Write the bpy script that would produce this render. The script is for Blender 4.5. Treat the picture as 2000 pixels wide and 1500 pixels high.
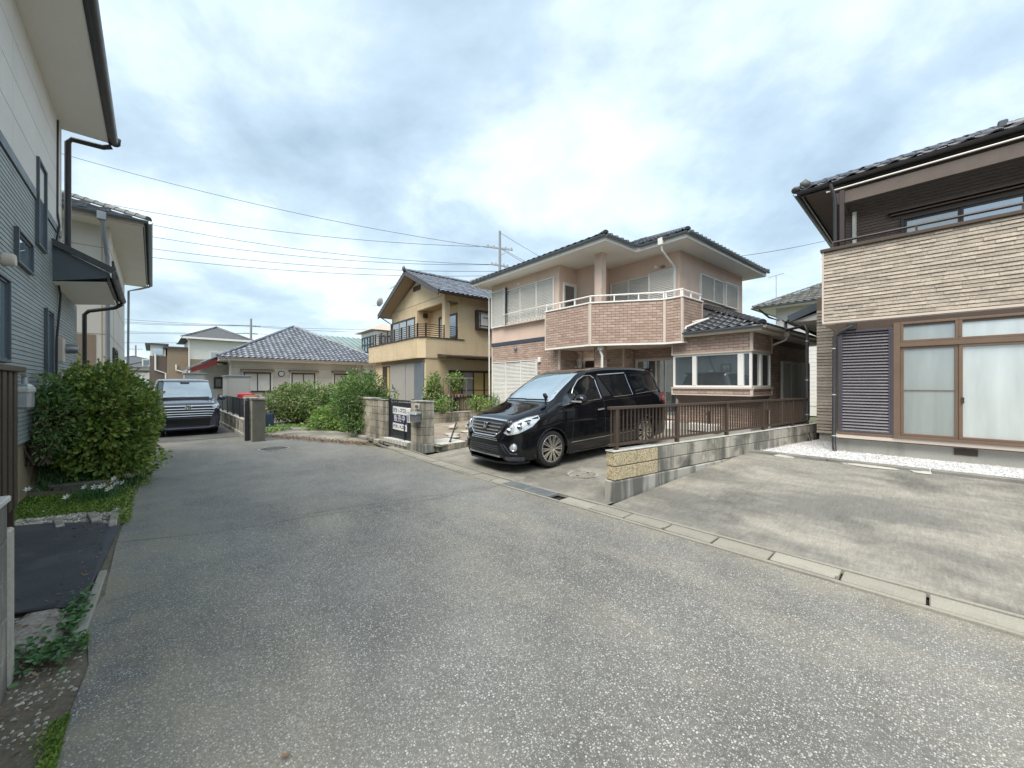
import bpy, bmesh, math, random
from mathutils import Vector, Matrix, noise
from mathutils.bvhtree import BVHTree
from mathutils.geometry import delaunay_2d_cdt
random.seed(11)
rr = random.uniform
sc = bpy.context.scene
for o in list(bpy.data.objects): bpy.data.objects.remove(o)

# ------------------------------------------------------------------ camera
EYE = 1.62
cam = bpy.data.cameras.new('camera'); cam_o = bpy.data.objects.new('camera', cam)
sc.collection.objects.link(cam_o); sc.camera = cam_o
cam.sensor_width = 36; cam.lens = 36 * 755 / 2000; cam.clip_start = .05; cam.clip_end = 3000
cam_o.location = (0, 0, EYE); cam_o.rotation_euler = (math.radians(90), 0, 0)

# ------------------------------------------------------------------ sky, sun, exposure
SUN_EL, SUN_AZ = math.radians(58), math.radians(205)     # azimuth clockwise from +Y
wd = bpy.data.worlds.new('World'); sc.world = wd; wd.use_nodes = True
nt = wd.node_tree; nt.nodes.clear()
def N(t, tree=None, **k):
    n = (tree or nt).nodes.new(t)
    for a, b in k.items(): setattr(n, a, b)
    return n
def L(a, b, tree=None): (tree or nt).links.new(a, b)
sky = N('ShaderNodeTexSky'); sky.sky_type = 'NISHITA'; sky.sun_disc = False
sky.sun_elevation = SUN_EL; sky.sun_rotation = SUN_AZ; sky.air_density = 1.2; sky.dust_density = 2.0
tc = N('ShaderNodeTexCoord'); sep = N('ShaderNodeSeparateXYZ'); L(tc.outputs['Generated'], sep.inputs[0])
za = N('ShaderNodeMath', operation='MAXIMUM'); za.inputs[1].default_value = 0.0; L(sep.outputs[2], za.inputs[0])
zb = N('ShaderNodeMath', operation='ADD'); zb.inputs[1].default_value = .34; L(za.outputs[0], zb.inputs[0])
dx = N('ShaderNodeMath', operation='DIVIDE'); dy = N('ShaderNodeMath', operation='DIVIDE')
L(sep.outputs[0], dx.inputs[0]); L(zb.outputs[0], dx.inputs[1]); L(sep.outputs[1], dy.inputs[0]); L(zb.outputs[0], dy.inputs[1])
cb = N('ShaderNodeCombineXYZ'); L(dx.outputs[0], cb.inputs[0]); L(dy.outputs[0], cb.inputs[1])
n1 = N('ShaderNodeTexNoise'); n1.inputs['Scale'].default_value = 1.7; n1.inputs['Detail'].default_value = 7; n1.inputs['Roughness'].default_value = .56
n1.inputs['Distortion'].default_value = .2
mp = N('ShaderNodeMapping'); mp.inputs['Location'].default_value = (15.2, 2.8, 0); L(cb.outputs[0], mp.inputs[0]); L(mp.outputs[0], n1.inputs[0])
cr = N('ShaderNodeValToRGB'); L(n1.outputs['Fac'], cr.inputs[0])
e = cr.color_ramp.elements
e[0].position = .32; e[0].color = (.29, .385, .465, 1)
e[1].position = .76; e[1].color = (.85, .905, .94, 1)
x = e.new(.46); x.color = (.42, .53, .62, 1)
x = e.new(.57); x.color = (.61, .715, .795, 1)
n2 = N('ShaderNodeTexNoise'); n2.inputs['Scale'].default_value = .55; n2.inputs['Detail'].default_value = 4
mp2 = N('ShaderNodeMapping'); mp2.inputs['Location'].default_value = (1.2, 7.7, 0); L(cb.outputs[0], mp2.inputs[0]); L(mp2.outputs[0], n2.inputs[0])
r2 = N('ShaderNodeMapRange'); r2.inputs[1].default_value = .3; r2.inputs[2].default_value = .7; r2.inputs[3].default_value = .80; r2.inputs[4].default_value = 1.0
L(n2.outputs['Fac'], r2.inputs[0])
sv = N('ShaderNodeVectorMath', operation='SCALE'); sv.inputs['Scale'].default_value = 4.95; L(cr.outputs[0], sv.inputs[0])
mx = N('ShaderNodeMix', data_type='RGBA'); L(r2.outputs[0], mx.inputs['Factor']); L(sky.outputs[0], mx.inputs['A']); L(sv.outputs[0], mx.inputs['B'])
bg = N('ShaderNodeBackground'); bg.inputs[1].default_value = .10; L(mx.outputs['Result'], bg.inputs[0])
wo = N('ShaderNodeOutputWorld'); L(bg.outputs[0], wo.inputs[0])
sl = bpy.data.lights.new('sun', 'SUN'); sl.energy = 1.5; sl.angle = math.radians(48); sl.color = (1, .93, .83)
so = bpy.data.objects.new('sun', sl); sc.collection.objects.link(so)
sd = Vector((math.sin(SUN_AZ) * math.cos(SUN_EL), math.cos(SUN_AZ) * math.cos(SUN_EL), math.sin(SUN_EL)))
so.rotation_euler = sd.to_track_quat('Z', 'Y').to_euler(); so.location = sd * 50
vs = sc.view_settings; vs.view_transform = 'Standard'; vs.look = 'None'; vs.gamma = 1; vs.exposure = 1.72; vs.use_curve_mapping = False
sc.render.engine = 'CYCLES'

# ------------------------------------------------------------------ helpers
class Fr:                                   # a plan direction: p runs along the street to the right, q away from it
    def __init__(s, a): s.sa, s.ca = math.sin(a), math.cos(a); s.rot = a - math.pi / 2
    def W(s, p, q, z=0): return Vector((s.sa * p + s.ca * q, -s.ca * p + s.sa * q, z))
R = Fr(math.radians(42.92)); K = Fr(math.radians(39.39)); WORLD = None

class MB:
    def __init__(s): s.v = []; s.f = []; s.r = []; s.cur = 0.
    def add(s, vs, fs):
        b = len(s.v); s.v += [tuple(x) for x in vs]
        for f in fs: s.f.append([b + i for i in f]); s.r.append(s.cur)
        return s
    def box(s, x0, x1, y0, y1, z0, z1):
        return s.add([(x0,y0,z0),(x1,y0,z0),(x1,y1,z0),(x0,y1,z0),(x0,y0,z1),(x1,y0,z1),(x1,y1,z1),(x0,y1,z1)],
                     [(3,2,1,0),(4,5,6,7),(0,1,5,4),(1,2,6,5),(2,3,7,6),(3,0,4,7)])
    def poly(s, pts): return s.add(pts, [list(range(len(pts)))])
    def prism(s, poly, z0, z1):             # vertical prism over a plan polygon
        n = len(poly); a = sum(poly[i][0]*poly[(i+1)%n][1]-poly[(i+1)%n][0]*poly[i][1] for i in range(n))
        if a < 0: poly = poly[::-1]
        return s.add([(x,y,z0) for x,y in poly]+[(x,y,z1) for x,y in poly],
                     [list(range(n))[::-1], list(range(n,2*n))]+[(i,(i+1)%n,n+(i+1)%n,n+i) for i in range(n)])
    def ext(s, pts, d):                     # extrude any planar polygon by vector d
        n = len(pts); d = Vector(d); P = [Vector(p) for p in pts]
        nn = Vector((0,0,0))
        for i in range(n): nn += P[i].cross(P[(i+1)%n])
        if nn.dot(d) > 0: P = P[::-1]
        return s.add(P+[p+d for p in P], [list(range(n)), list(range(n,2*n))[::-1]]+[((i+1)%n,i,n+i,n+(i+1)%n) for i in range(n)])
    def bar(s, a, b, w, h=None, up=(0,0,1)):
        h = w if h is None else h; a = Vector(a); b = Vector(b); d = (b-a).normalized(); up = Vector(up)
        if abs(d.dot(up)) > .98: up = Vector((0,1,0))
        x = d.cross(up).normalized()*w/2; y = x.cross(d).normalized()*h/2
        return s.add([a-x-y,a+x-y,a+x+y,a-x+y,b-x-y,b+x-y,b+x+y,b-x+y], [(0,1,2,3),(7,6,5,4),(1,0,4,5),(2,1,5,6),(3,2,6,7),(0,3,7,4)])
    def tube(s, pts, r, n=8, cap=True):
        P = [Vector(p) for p in pts]; rs = r if isinstance(r, (list, tuple)) else [r]*len(P); vs = []; fs = []
        ref = None
        for i, p in enumerate(P):
            d = (P[min(i+1, len(P)-1)]-P[max(i-1, 0)]).normalized()
            if ref is None: ref = Vector((0,0,1)) if abs(d.z) < .9 else Vector((1,0,0))
            x = d.cross(ref); x = x.normalized() if x.length > 1e-4 else d.orthogonal().normalized()
            y = x.cross(d).normalized(); ref = y
            for k in range(n):
                t = 2*math.pi*k/n; vs.append(p+(x*math.cos(t)+y*math.sin(t))*rs[i])
        for i in range(len(P)-1):
            for k in range(n): fs.append((i*n+k, i*n+(k+1)%n, (i+1)*n+(k+1)%n, (i+1)*n+k))
        if cap: fs += [list(range(n))[::-1], [(len(P)-1)*n+k for k in range(n)]]
        return s.add(vs, fs)
    def cyl(s, c, ax, r, h, n=20, r2=None):
        c = Vector(c); ax = Vector(ax).normalized(); return s.tube([c, c+ax*h], [r, r if r2 is None else r2], n)
    def lathe(s, prof, c, ax=(0,0,1), n=24):   # prof: (radius, height along axis)
        c = Vector(c); ax = Vector(ax).normalized(); x = ax.orthogonal().normalized(); y = ax.cross(x); vs = []; fs = []
        for r, h in prof:
            for k in range(n):
                t = 2*math.pi*k/n; vs.append(c+ax*h+(x*math.cos(t)+y*math.sin(t))*r)
        for i in range(len(prof)-1):
            for k in range(n): fs.append((i*n+k, i*n+(k+1)%n, (i+1)*n+(k+1)%n, (i+1)*n+k))
        return s.add(vs, fs)
    def blob(s, c, r, seed=0, amp=.2, sub=2):
        bm = bmesh.new(); bmesh.ops.create_icosphere(bm, subdivisions=sub, radius=1)
        vs = []
        for v in bm.verts:
            d = v.co.normalized(); k = 1+amp*noise.noise(d*1.7+Vector((seed*3.1, seed, 0)))
            vs.append((c[0]+d.x*r[0]*k, c[1]+d.y*r[1]*k, c[2]+d.z*r[2]*k))
        fs = [[v.index for v in f.verts] for f in bm.faces]; bm.free(); return s.add(vs, fs)

def mesh(name, mb, mat, off=(0,0,0), smooth=False):
    me = bpy.data.meshes.new(name); o = off
    me.from_pydata([(v[0]-o[0], v[1]-o[1], v[2]-o[2]) for v in mb.v], [], mb.f)
    if mat is not None: me.materials.append(mat)
    if any(mb.r):
        at = me.attributes.new('rnd', 'FLOAT', 'FACE'); at.data.foreach_set('value', mb.r)
    if smooth:
        me.polygons.foreach_set('use_smooth', [True]*len(me.polygons))
        if smooth != 'all':
            try: me.set_sharp_from_angle(angle=math.radians(38))
            except Exception: pass
    me.update(); return me
def link(o, parent=None):
    sc.collection.objects.link(o)
    if parent is not None: o.parent = parent
    return o
def tag(o, label=None, cat=None, group=None, kind=None):
    for k, v in (('label', label), ('category', cat), ('group', group), ('kind', kind)):
        if v: o[k] = v
    return o
def bevel(o, w, seg=1):
    m = o.modifiers.new('bevel', 'BEVEL'); m.width = w; m.segments = seg; m.limit_method = 'ANGLE'; m.angle_limit = math.radians(40)
class Thing:                                 # an Empty at the base, with parts in the thing's own plan frame
    def __init__(s, name, label, cat, fr=WORLD, org=(0,0,0), group=None):
        s.fr = fr; s.off = org; e = bpy.data.objects.new(name, None); e.empty_display_size = .3; s.e = link(e)
        if fr: e.location = fr.W(*org); e.rotation_euler.z = fr.rot
        else: e.location = org
        tag(e, label, cat, group)
    def part(s, name, mb, mat, parent=None, smooth=False, bev=0, kind=None, label=None):
        o = bpy.data.objects.new(name, mesh(name, mb, mat, s.off, smooth)); link(o, parent or s.e)
        if bev: bevel(o, bev)
        tag(o, label, kind=kind); return o
    def piece(s, name, me, loc, rot=None, parent=None):
        o = bpy.data.objects.new(name, me); link(o, parent or s.e)
        l = Vector(loc)-Vector(s.off)
        o.matrix_local = Matrix.Translation(l) @ (rot.to_4x4() if rot else Matrix.Identity(4)); return o
def single(name, label, cat, mb, mat, fr=WORLD, org=(0,0,0), smooth=False, bev=0, group=None, kind=None):
    o = bpy.data.objects.new(name, mesh(name, mb, mat, org, smooth)); link(o)
    if fr: o.location = fr.W(*org); o.rotation_euler.z = fr.rot
    else: o.location = org
    if bev: bevel(o, bev)
    return tag(o, label, cat, group, kind)
def axes(u, v, n): return Matrix((u, v, n)).transposed()

# ------------------------------------------------------------------ materials
def newmat(name):
    m = bpy.data.materials.new(name); m.use_nodes = True; t = m.node_tree; t.nodes.clear()
    b = N('ShaderNodeBsdfPrincipled', t); o = N('ShaderNodeOutputMaterial', t); L(b.outputs[0], o.inputs[0], t)
    return m, t, b
def rndnode(t):
    a = N('ShaderNodeAttribute', t); a.attribute_name = 'rnd'; oi = N('ShaderNodeObjectInfo', t)
    s = N('ShaderNodeMath', t, operation='ADD'); L(a.outputs['Fac'], s.inputs[0], t); L(oi.outputs['Random'], s.inputs[1], t)
    f = N('ShaderNodeMath', t, operation='FRACT'); L(s.outputs[0], f.inputs[0], t); return f.outputs[0]
def scaled(t, vec, k):
    m = N('ShaderNodeMapping', t); m.inputs['Scale'].default_value = k; L(vec, m.inputs[0], t); return m.outputs[0]
def nz(t, vec, scale, detail=5, rough=.6):
    n = N('ShaderNodeTexNoise', t); n.inputs['Scale'].default_value = scale; n.inputs['Detail'].default_value = detail; n.inputs['Roughness'].default_value = rough
    L(vec, n.inputs[0], t); return n.outputs['Fac']
def mr(t, x, a, b, c, d):
    n = N('ShaderNodeMapRange', t)
    for i, k in enumerate((a, b, c, d)): n.inputs[i+1].default_value = k
    L(x, n.inputs[0], t); return n.outputs[0]
def mixc(t, fac, A, B, mode='MIX'):
    n = N('ShaderNodeMix', t, data_type='RGBA', blend_type=mode)
    for key, val in (('Factor', fac), ('A', A), ('B', B)):
        i = n.inputs[key]
        if hasattr(val, 'is_linked'): L(val, i, t)
        else: i.default_value = (*val, 1) if isinstance(val, tuple) else val
    return n.outputs['Result']
def mul(t, c, f):
    n = N('ShaderNodeVectorMath', t, operation='SCALE')
    if hasattr(c, 'is_linked'): L(c, n.inputs[0], t)
    else: n.inputs[0].default_value = c
    L(f, n.inputs['Scale'], t); return n.outputs[0]
def MAT(name, col, rough=.6, var=.1, s=2., fine=.06, fs=45, bump=0., bs=60, metal=0., spec=.5, streak=0., scol=(.05,.05,.045), ss=6., rnd=0., coat=0., col2=None, patch=0., pcol=None, ps=1.2, sthr=.52):
    m, t, b = newmat(name); tcn = N('ShaderNodeTexCoord', t); P = tcn.outputs['Object']
    c = mul(t, col, mr(t, nz(t, P, s), .25, .75, 1-var, 1+var))
    if col2: c = mixc(t, rndnode(t), c, mul(t, col2, mr(t, nz(t, P, s), .25, .75, 1-var, 1+var)))
    if patch: c = mixc(t, mr(t, nz(t, P, ps, 6), .5, .62, 0, patch), c, pcol)
    if streak: c = mixc(t, mr(t, nz(t, scaled(t, P, (1, 1, .13)), ss, 6), sthr, sthr+.13, 0, streak), c, scol)
    if fine: c = mul(t, c, mr(t, nz(t, P, fs, 3), .3, .7, 1-fine, 1+fine))
    if rnd: c = mul(t, c, mr(t, rndnode(t), 0, 1, 1-rnd, 1+rnd))
    L(c, b.inputs['Base Color'], t)
    b.inputs['Metallic'].default_value = metal; b.inputs['Specular IOR Level'].default_value = spec
    L(mr(t, nz(t, P, s*3), .3, .7, max(.02, rough-.06), min(1, rough+.06)), b.inputs['Roughness'], t)
    if coat: b.inputs['Coat Weight'].default_value = coat; b.inputs['Coat Roughness'].default_value = .03
    if bump:
        bn = N('ShaderNodeBump', t); bn.inputs['Strength'].default_value = bump; bn.inputs['Distance'].default_value = .01
        L(nz(t, P, bs, 4), bn.inputs['Height'], t); L(bn.outputs[0], b.inputs['Normal'], t)
    return m
def ASPHALT(name, base, chip, stain):
    m, t, b = newmat(name); P = N('ShaderNodeTexCoord', t).outputs['Object']
    c = mul(t, base, mr(t, nz(t, P, .5, 6, .65), .28, .72, .62, 1.36))
    c = mixc(t, mr(t, nz(t, scaled(t, P, (.5, 1.3, 1)), .9, 5), .47, .66, 0, .8), c, stain)
    c = mul(t, c, mr(t, nz(t, P, 2.2, 5, .7), .3, .7, .86, 1.14))
    c = mul(t, c, mr(t, nz(t, P, 55, 3, .8), .3, .7, .70, 1.30))
    for k, (sc_, th, rad, amt) in enumerate(((78, .64, .36, .8), (130, .5, .38, .6), (52, .93, .26, .85))):
        v = N('ShaderNodeTexVoronoi', t); v.inputs['Scale'].default_value = sc_; L(P, v.inputs[0], t)
        sp = N('ShaderNodeSeparateColor', t); L(v.outputs['Color'], sp.inputs[0], t)
        a = N('ShaderNodeMath', t, operation='GREATER_THAN'); a.inputs[1].default_value = th; L(sp.outputs[0], a.inputs[0], t)
        d = N('ShaderNodeMath', t, operation='LESS_THAN'); d.inputs[1].default_value = rad; L(v.outputs['Distance'], d.inputs[0], t)
        q = N('ShaderNodeMath', t, operation='MULTIPLY'); L(a.outputs[0], q.inputs[0], t); L(d.outputs[0], q.inputs[1], t)
        q2 = N('ShaderNodeMath', t, operation='MULTIPLY'); L(q.outputs[0], q2.inputs[0], t); q2.inputs[1].default_value = amt
        q3 = N('ShaderNodeMath', t, operation='MULTIPLY'); L(q2.outputs[0], q3.inputs[0], t); L(mr(t, nz(t, P, 1.3+k*1.1, 5, .7), .32, .60, .55, 1.15), q3.inputs[1], t)
        c = mixc(t, q3.outputs[0], c, mul(t, chip, mr(t, sp.outputs[1], 0, 1, .55, 1.15)))
    sp = N('ShaderNodeSeparateXYZ', t); L(P, sp.inputs[0], t)           # silt washed to both edges of the carriageway
    e1 = mr(t, sp.outputs[1], .75, -.3, 0, 1); e2 = mr(t, sp.outputs[1], 3.55, 4.1, 0, .8)
    ad = N('ShaderNodeMath', t, operation='ADD'); L(e1, ad.inputs[0], t); L(e2, ad.inputs[1], t)
    ml = N('ShaderNodeMath', t, operation='MULTIPLY'); L(ad.outputs[0], ml.inputs[0], t); L(mr(t, nz(t, P, 2.6, 6, .7), .38, .64, 0, .7), ml.inputs[1], t)
    c = mixc(t, ml.outputs[0], c, (.30, .265, .19))
    L(c, b.inputs['Base Color'], t); b.inputs['Roughness'].default_value = .85; b.inputs['Specular IOR Level'].default_value = .35
    bn = N('ShaderNodeBump', t); bn.inputs['Strength'].default_value = .55; bn.inputs['Distance'].default_value = .006
    L(nz(t, P, 75, 4, .75), bn.inputs['Height'], t); L(bn.outputs[0], b.inputs['Normal'], t)
    return m
def LEAF(name, cols, trans=.25, rough=.45):
    m, t, b = newmat(name); P = N('ShaderNodeTexCoord', t).outputs['Object']
    r = N('ShaderNodeValToRGB', t); L(rndnode(t), r.inputs[0], t); e = r.color_ramp.elements
    e[0].position = 0; e[0].color = (*cols[0], 1); e[1].position = 1; e[1].color = (*cols[-1], 1)
    for i, c in enumerate(cols[1:-1]): x = e.new((i+1)/(len(cols)-1)); x.color = (*c, 1)
    c = mul(t, r.outputs[0], mr(t, nz(t, P, 3), .3, .7, .8, 1.2))
    L(c, b.inputs['Base Color'], t); b.inputs['Roughness'].default_value = rough; b.inputs['Specular IOR Level'].default_value = .55
    tr = N('ShaderNodeBsdfTranslucent', t); L(c, tr.inputs[0], t); mxs = N('ShaderNodeMixShader', t); mxs.inputs[0].default_value = trans
    L(b.outputs[0], mxs.inputs[1], t); L(tr.outputs[0], mxs.inputs[2], t)
    out = [n for n in t.nodes if n.type == 'OUTPUT_MATERIAL'][0]; L(mxs.outputs[0], out.inputs[0], t); return m
def GLASS(name, tint, refl=.5, trans=.0, rough=.02):     # window pane: mirror-like coat over a tinted, partly see-through sheet
    m, t, b = newmat(name); P = N('ShaderNodeTexCoord', t).outputs['Object']
    L(mul(t, tint, mr(t, nz(t, scaled(t, P, (1.6, 1.6, .25)), 2.2, 3), .3, .7, .82, 1.14)), b.inputs['Base Color'], t); b.inputs['Roughness'].default_value = rough; b.inputs['Specular IOR Level'].default_value = .5
    g = N('ShaderNodeBsdfGlossy', t); g.inputs['Color'].default_value = (.9, .95, 1, 1); g.inputs['Roughness'].default_value = rough
    bn = N('ShaderNodeBump', t); bn.inputs['Strength'].default_value = .04; bn.inputs['Distance'].default_value = .02; L(nz(t, P, 1.5, 2), bn.inputs['Height'], t)
    L(bn.outputs[0], g.inputs['Normal'], t)
    base = b.outputs[0]
    if trans:
        tp = N('ShaderNodeBsdfTransparent', t); tp.inputs[0].default_value = (.85, .9, .9, 1); m1 = N('ShaderNodeMixShader', t); m1.inputs[0].default_value = trans
        L(base, m1.inputs[1], t); L(tp.outputs[0], m1.inputs[2], t); base = m1.outputs[0]
    m2 = N('ShaderNodeMixShader', t); m2.inputs[0].default_value = refl; L(base, m2.inputs[1], t); L(g.outputs[0], m2.inputs[2], t)
    out = [n for n in t.nodes if n.type == 'OUTPUT_MATERIAL'][0]; L(m2.outputs[0], out.inputs[0], t); return m

m_asph = ASPHALT('asphalt', (.165, .162, .150), (.60, .59, .55), (.245, .23, .19))
m_asph2 = ASPHALT('asphalt_far', (.175, .174, .163), (.46, .45, .42), (.225, .218, .19))
m_drive = MAT('drive_concrete', (.20, .195, .17), .85, .22, .8, .1, 60, .25, 90, patch=.75, pcol=(.40, .38, .32), ps=.9)
# broom marks and pale bands that run across the slab
def drive_mat(name, base, pale, dark, sx=(1.6, .35, 1)):
    m, t, b = newmat(name); P = N('ShaderNodeTexCoord', t).outputs['Object']
    c = mixc(t, mr(t, nz(t, scaled(t, P, sx), 1.1, 7, .68), .42, .66, 0, 1), base, pale)
    c = mixc(t, mr(t, nz(t, scaled(t, P, (.7, .5, 1)), 1.3, 6, .7), .5, .68, 0, .75), c, dark)
    c = mul(t, c, mr(t, nz(t, scaled(t, P, (1, .12, 1)), 42, 4, .7), .3, .7, .84, 1.16))
    c = mul(t, c, mr(t, nz(t, P, 70, 3, .8), .3, .7, .8, 1.2))
    L(c, b.inputs['Base Color'], t); b.inputs['Roughness'].default_value = .9; b.inputs['Specular IOR Level'].default_value = .3
    bn = N('ShaderNodeBump', t); bn.inputs['Strength'].default_value = .35; bn.inputs['Distance'].default_value = .006
    L(nz(t, P, 90, 4, .75), bn.inputs['Height'], t); L(bn.outputs[0], b.inputs['Normal'], t); return m
m_driveR = drive_mat('drive_broomed', (.165, .16, .144), (.32, .303, .258), (.088, .086, .078), (.55, 1.25, 1))
m_driveP = drive_mat('drive_old', (.195, .187, .163), (.36, .335, .28), (.09, .087, .075), (.8, .8, 1))
m_driveV = drive_mat('drive_dark', (.135, .135, .13), (.22, .215, .20), (.085, .085, .083), (.8, .8, 1))
m_gut = MAT('gutter_concrete', (.31, .295, .245), .88, .16, 1.6, .14, 70, .3, 80, rnd=.12, patch=.5, pcol=(.22,.21,.18), ps=2.5)
m_gutbed = MAT('gutter_channel', (.03, .03, .028), .9)
m_kerb = MAT('kerb_grey', (.20, .195, .175), .9, .2, 2, .15, 60, .3, 60, patch=.5, pcol=(.11,.108,.095), ps=3)
m_earth = MAT('earth', (.15, .125, .09), .95, .3, 2.5, .25, 40, .6, 30)
m_yard = MAT('yard_earth', (.27, .225, .18), .95, .25, 2., .35, 30, .7, 25, patch=.5, pcol=(.13,.14,.07), ps=1.5)
m_farground = MAT('far_ground', (.13, .14, .08), .95, .3, .2)
m_gravel = MAT('white_gravel', (.50, .50, .50), .8, .12, 6, .3, 70, .5, 70, rnd=.35)
m_pebble = MAT('pebbles', (.42, .40, .34), .8, .2, 6, .2, 60, rnd=.45)
m_block = MAT('block_concrete', (.42, .395, .34), .9, .2, 2.2, .14, 60, .35, 55, patch=.85, pcol=(.12,.12,.105), ps=1.9, streak=.85, scol=(.085,.085,.075), ss=3.2, rnd=.14, sthr=.46)
m_block2 = MAT('block_old', (.46, .415, .33), .9, .22, 2.5, .16, 55, .45, 45, streak=.7, sthr=.48, scol=(.10,.10,.085), ss=3.6, rnd=.12, patch=.55, pcol=(.17,.165,.14), ps=3.2)
m_blockY = MAT('block_yellow', (.50, .425, .28), .9, .12, 8, .3, 38, .6, 40, rnd=.05, patch=.8, pcol=(.20,.135,.06), ps=42)
m_foot = MAT('footing_concrete', (.38, .37, .33), .9, .2, 1.5, .12, 60, .25, 60, streak=.85, scol=(.09,.09,.08), ss=3.0, sthr=.46)
m_cap = MAT('wall_cap', (.52, .51, .47), .85, .12, 4, patch=.5, pcol=(.25,.25,.22), ps=3)
m_conc = MAT('pale_concrete', (.40, .39, .35), .88, .14, 1.2, .1, 50, .2, 60, streak=.35, scol=(.16,.155,.13), ss=2)
m_pink = MAT('pink_stucco', (.66, .50, .41), .85, .06, 1.5, .05, 80, .3, 140, streak=.22, scol=(.50,.37,.30), ss=2.2)
m_mortar = MAT('mortar', (.235, .175, .15), .9, .08, 4)
m_brick = MAT('brick_tile', (.395, .28, .22), .8, .1, 5, .15, 60, .35, 70, col2=(.45, .34, .285), rnd=.08, streak=.12, scol=(.27,.2,.165), ss=3)
m_trim = MAT('cream_trim', (.58, .50, .43), .6, .04, 2, .02)
m_white = MAT('white_paint', (.78, .77, .74), .5, .04, 1.5, .02, streak=.15, scol=(.5,.48,.42))
m_soffit = MAT('soffit_board', (.76, .745, .70), .7, .05, .8, .03)
m_shut = MAT('shutter_white', (.70, .69, .65), .45, .06, 1., .03, streak=.2, scol=(.45,.43,.38))
m_navy = MAT('navy_band', (.045, .055, .075), .5, .1)
m_tileK = MAT('roof_tile_black', (.045, .05, .058), .22, .25, 4, .1, 40, .06, 40, spec=.6, rnd=.25)
m_tileG = MAT('roof_tile_grey', (.075, .083, .10), .3, .2, 3, .1, 40, .06, 40, spec=.55, rnd=.25)
m_tileL = MAT('roof_tile_silver', (.15, .17, .205), .30, .2, 3, .1, 40, .06, 40, spec=.6, rnd=.3)
m_tileD = MAT('roof_tile_slate', (.07, .075, .08), .6, .2, 3, .1, 40, rnd=.2)
m_tileGrey2 = MAT('roof_tile_moss', (.10, .105, .095), .55, .3, 3, .1, 40, .1, 40, rnd=.25)
m_gutr = MAT('gutter_bluegrey', (.13, .16, .19), .4, .08)
m_gutd = MAT('gutter_dark', (.035, .033, .035), .35, .15)
m_pipeW = MAT('pipe_white', (.70, .69, .65), .4, .06)
m_pipeG = MAT('pipe_greyblue', (.23, .26, .29), .45, .08)
m_brown = MAT('brown_aluminium', (.085, .06, .046), .42, .08, 2, .03, metal=.25)
m_brownw = MAT('brown_frame', (.15, .10, .07), .45, .1, 3)
m_dkbrown = MAT('dark_brown_metal', (.045, .033, .030), .4, .1)
m_louv = MAT('louvre_purplebrown', (.078, .072, .088), .38, .08, metal=.2)
m_stone = MAT('stacked_siding', (.40, .345, .285), .85, .15, 5, .16, 35, .5, 40, rnd=.16, streak=.12, scol=(.25,.21,.17))
m_stoneb = MAT('siding_joint', (.19, .15, .115), .9)
m_stoneD = MAT('siding_brown', (.145, .115, .102), .8, .12, 4, .1, 50, .3, 50, rnd=.12)
m_yel = MAT('yellow_siding', (.60, .485, .32), .8, .08, 1.5, .06, 60, .2, 60, streak=.22, scol=(.42,.31,.17), ss=3)
m_yelj = MAT('yellow_joint', (.30, .22, .11), .85)
m_beige = MAT('beige_wall', (.64, .615, .555), .85, .06, 1.2, .05, 80, .2, 90, streak=.18, scol=(.40,.37,.31), ss=2.5)
m_cream = MAT('cream_panel', (.66, .645, .605), .85, .05, 1.2, .06, 90, .25, 110)
m_grey = MAT('grey_siding', (.27, .305, .305), .6, .1, 1.5, .06, 70, .15, 80, rnd=.07)
m_greyj = MAT('siding_groove', (.12, .14, .14), .8)
m_band = MAT('grey_band', (.075, .095, .11), .5, .08)
m_black = MAT('black_paint', (.004, .0045, .007), .06, .05, 2, 0, coat=.5, spec=.3)
m_gun = MAT('gunmetal_paint', (.055, .06, .085), .2, .05, 2, 0, metal=.35, coat=1.)
m_plast = MAT('black_plastic', (.016, .016, .018), .5, .1)
m_rub = MAT('tyre_rubber', (.022, .022, .023), .75, .12, 6)
m_chrome = MAT('chrome', (.72, .73, .74), .12, .03, metal=1.)
m_alloy = MAT('alloy_wheel', (.68, .66, .61), .25, .05, metal=.9)
m_lamp = GLASS('lamp_glass', (.55, .57, .58), .35, 0, .05)
m_red = MAT('red_lens', (.32, .012, .02), .15, .05, coat=.6)
m_redp = MAT('red_plastic', (.55, .03, .05), .4, .06)
m_wind = GLASS('windscreen', (.16, .22, .24), .50, 0, .03)
m_wind2 = GLASS('van_windscreen', (.24, .31, .33), .34, 0, .05)
m_tint = GLASS('tinted_glass', (.006, .008, .01), .07, 0, .03)
m_pane = GLASS('pane', (.12, .14, .15), .38, .4, .02)
m_paned = GLASS('pane_dark', (.035, .045, .055), .25)
m_panes = GLASS('pane_sky', (.20, .26, .30), .35)
m_frost = GLASS('pane_frosted', (.50, .54, .53), .22, 0, .18)
m_frost2 = GLASS('pane_frosted_dim', (.27, .30, .29), .22, 0, .2)
m_curt = MAT('curtain', (.66, .66, .62), .9, .08, 3)
m_curtY = MAT('curtain_yellow', (.42, .34, .14), .9, .1, 3)
m_room = MAT('room_wall', (.30, .29, .27), .9, .05)
m_metal = MAT('grey_metal', (.28, .29, .30), .4, .1, metal=.6)
m_galv = MAT('galvanised', (.42, .44, .45), .45, .12, 8, metal=.6)
m_iron = MAT('cast_iron', (.085, .085, .08), .7, .2, 8, .2, 50, .4, 60)
m_blackm = MAT('black_metal', (.02, .024, .032), .45, .1)
m_blue = MAT('sign_navy', (.022, .025, .10), .5, .04)
m_signw = MAT('sign_white', (.80, .80, .79), .5, .03)
m_ink = MAT('ink', (.06, .065, .07), .6, .05)
m_ink2 = MAT('ink_grey', (.22, .24, .23), .6, .05)
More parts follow.
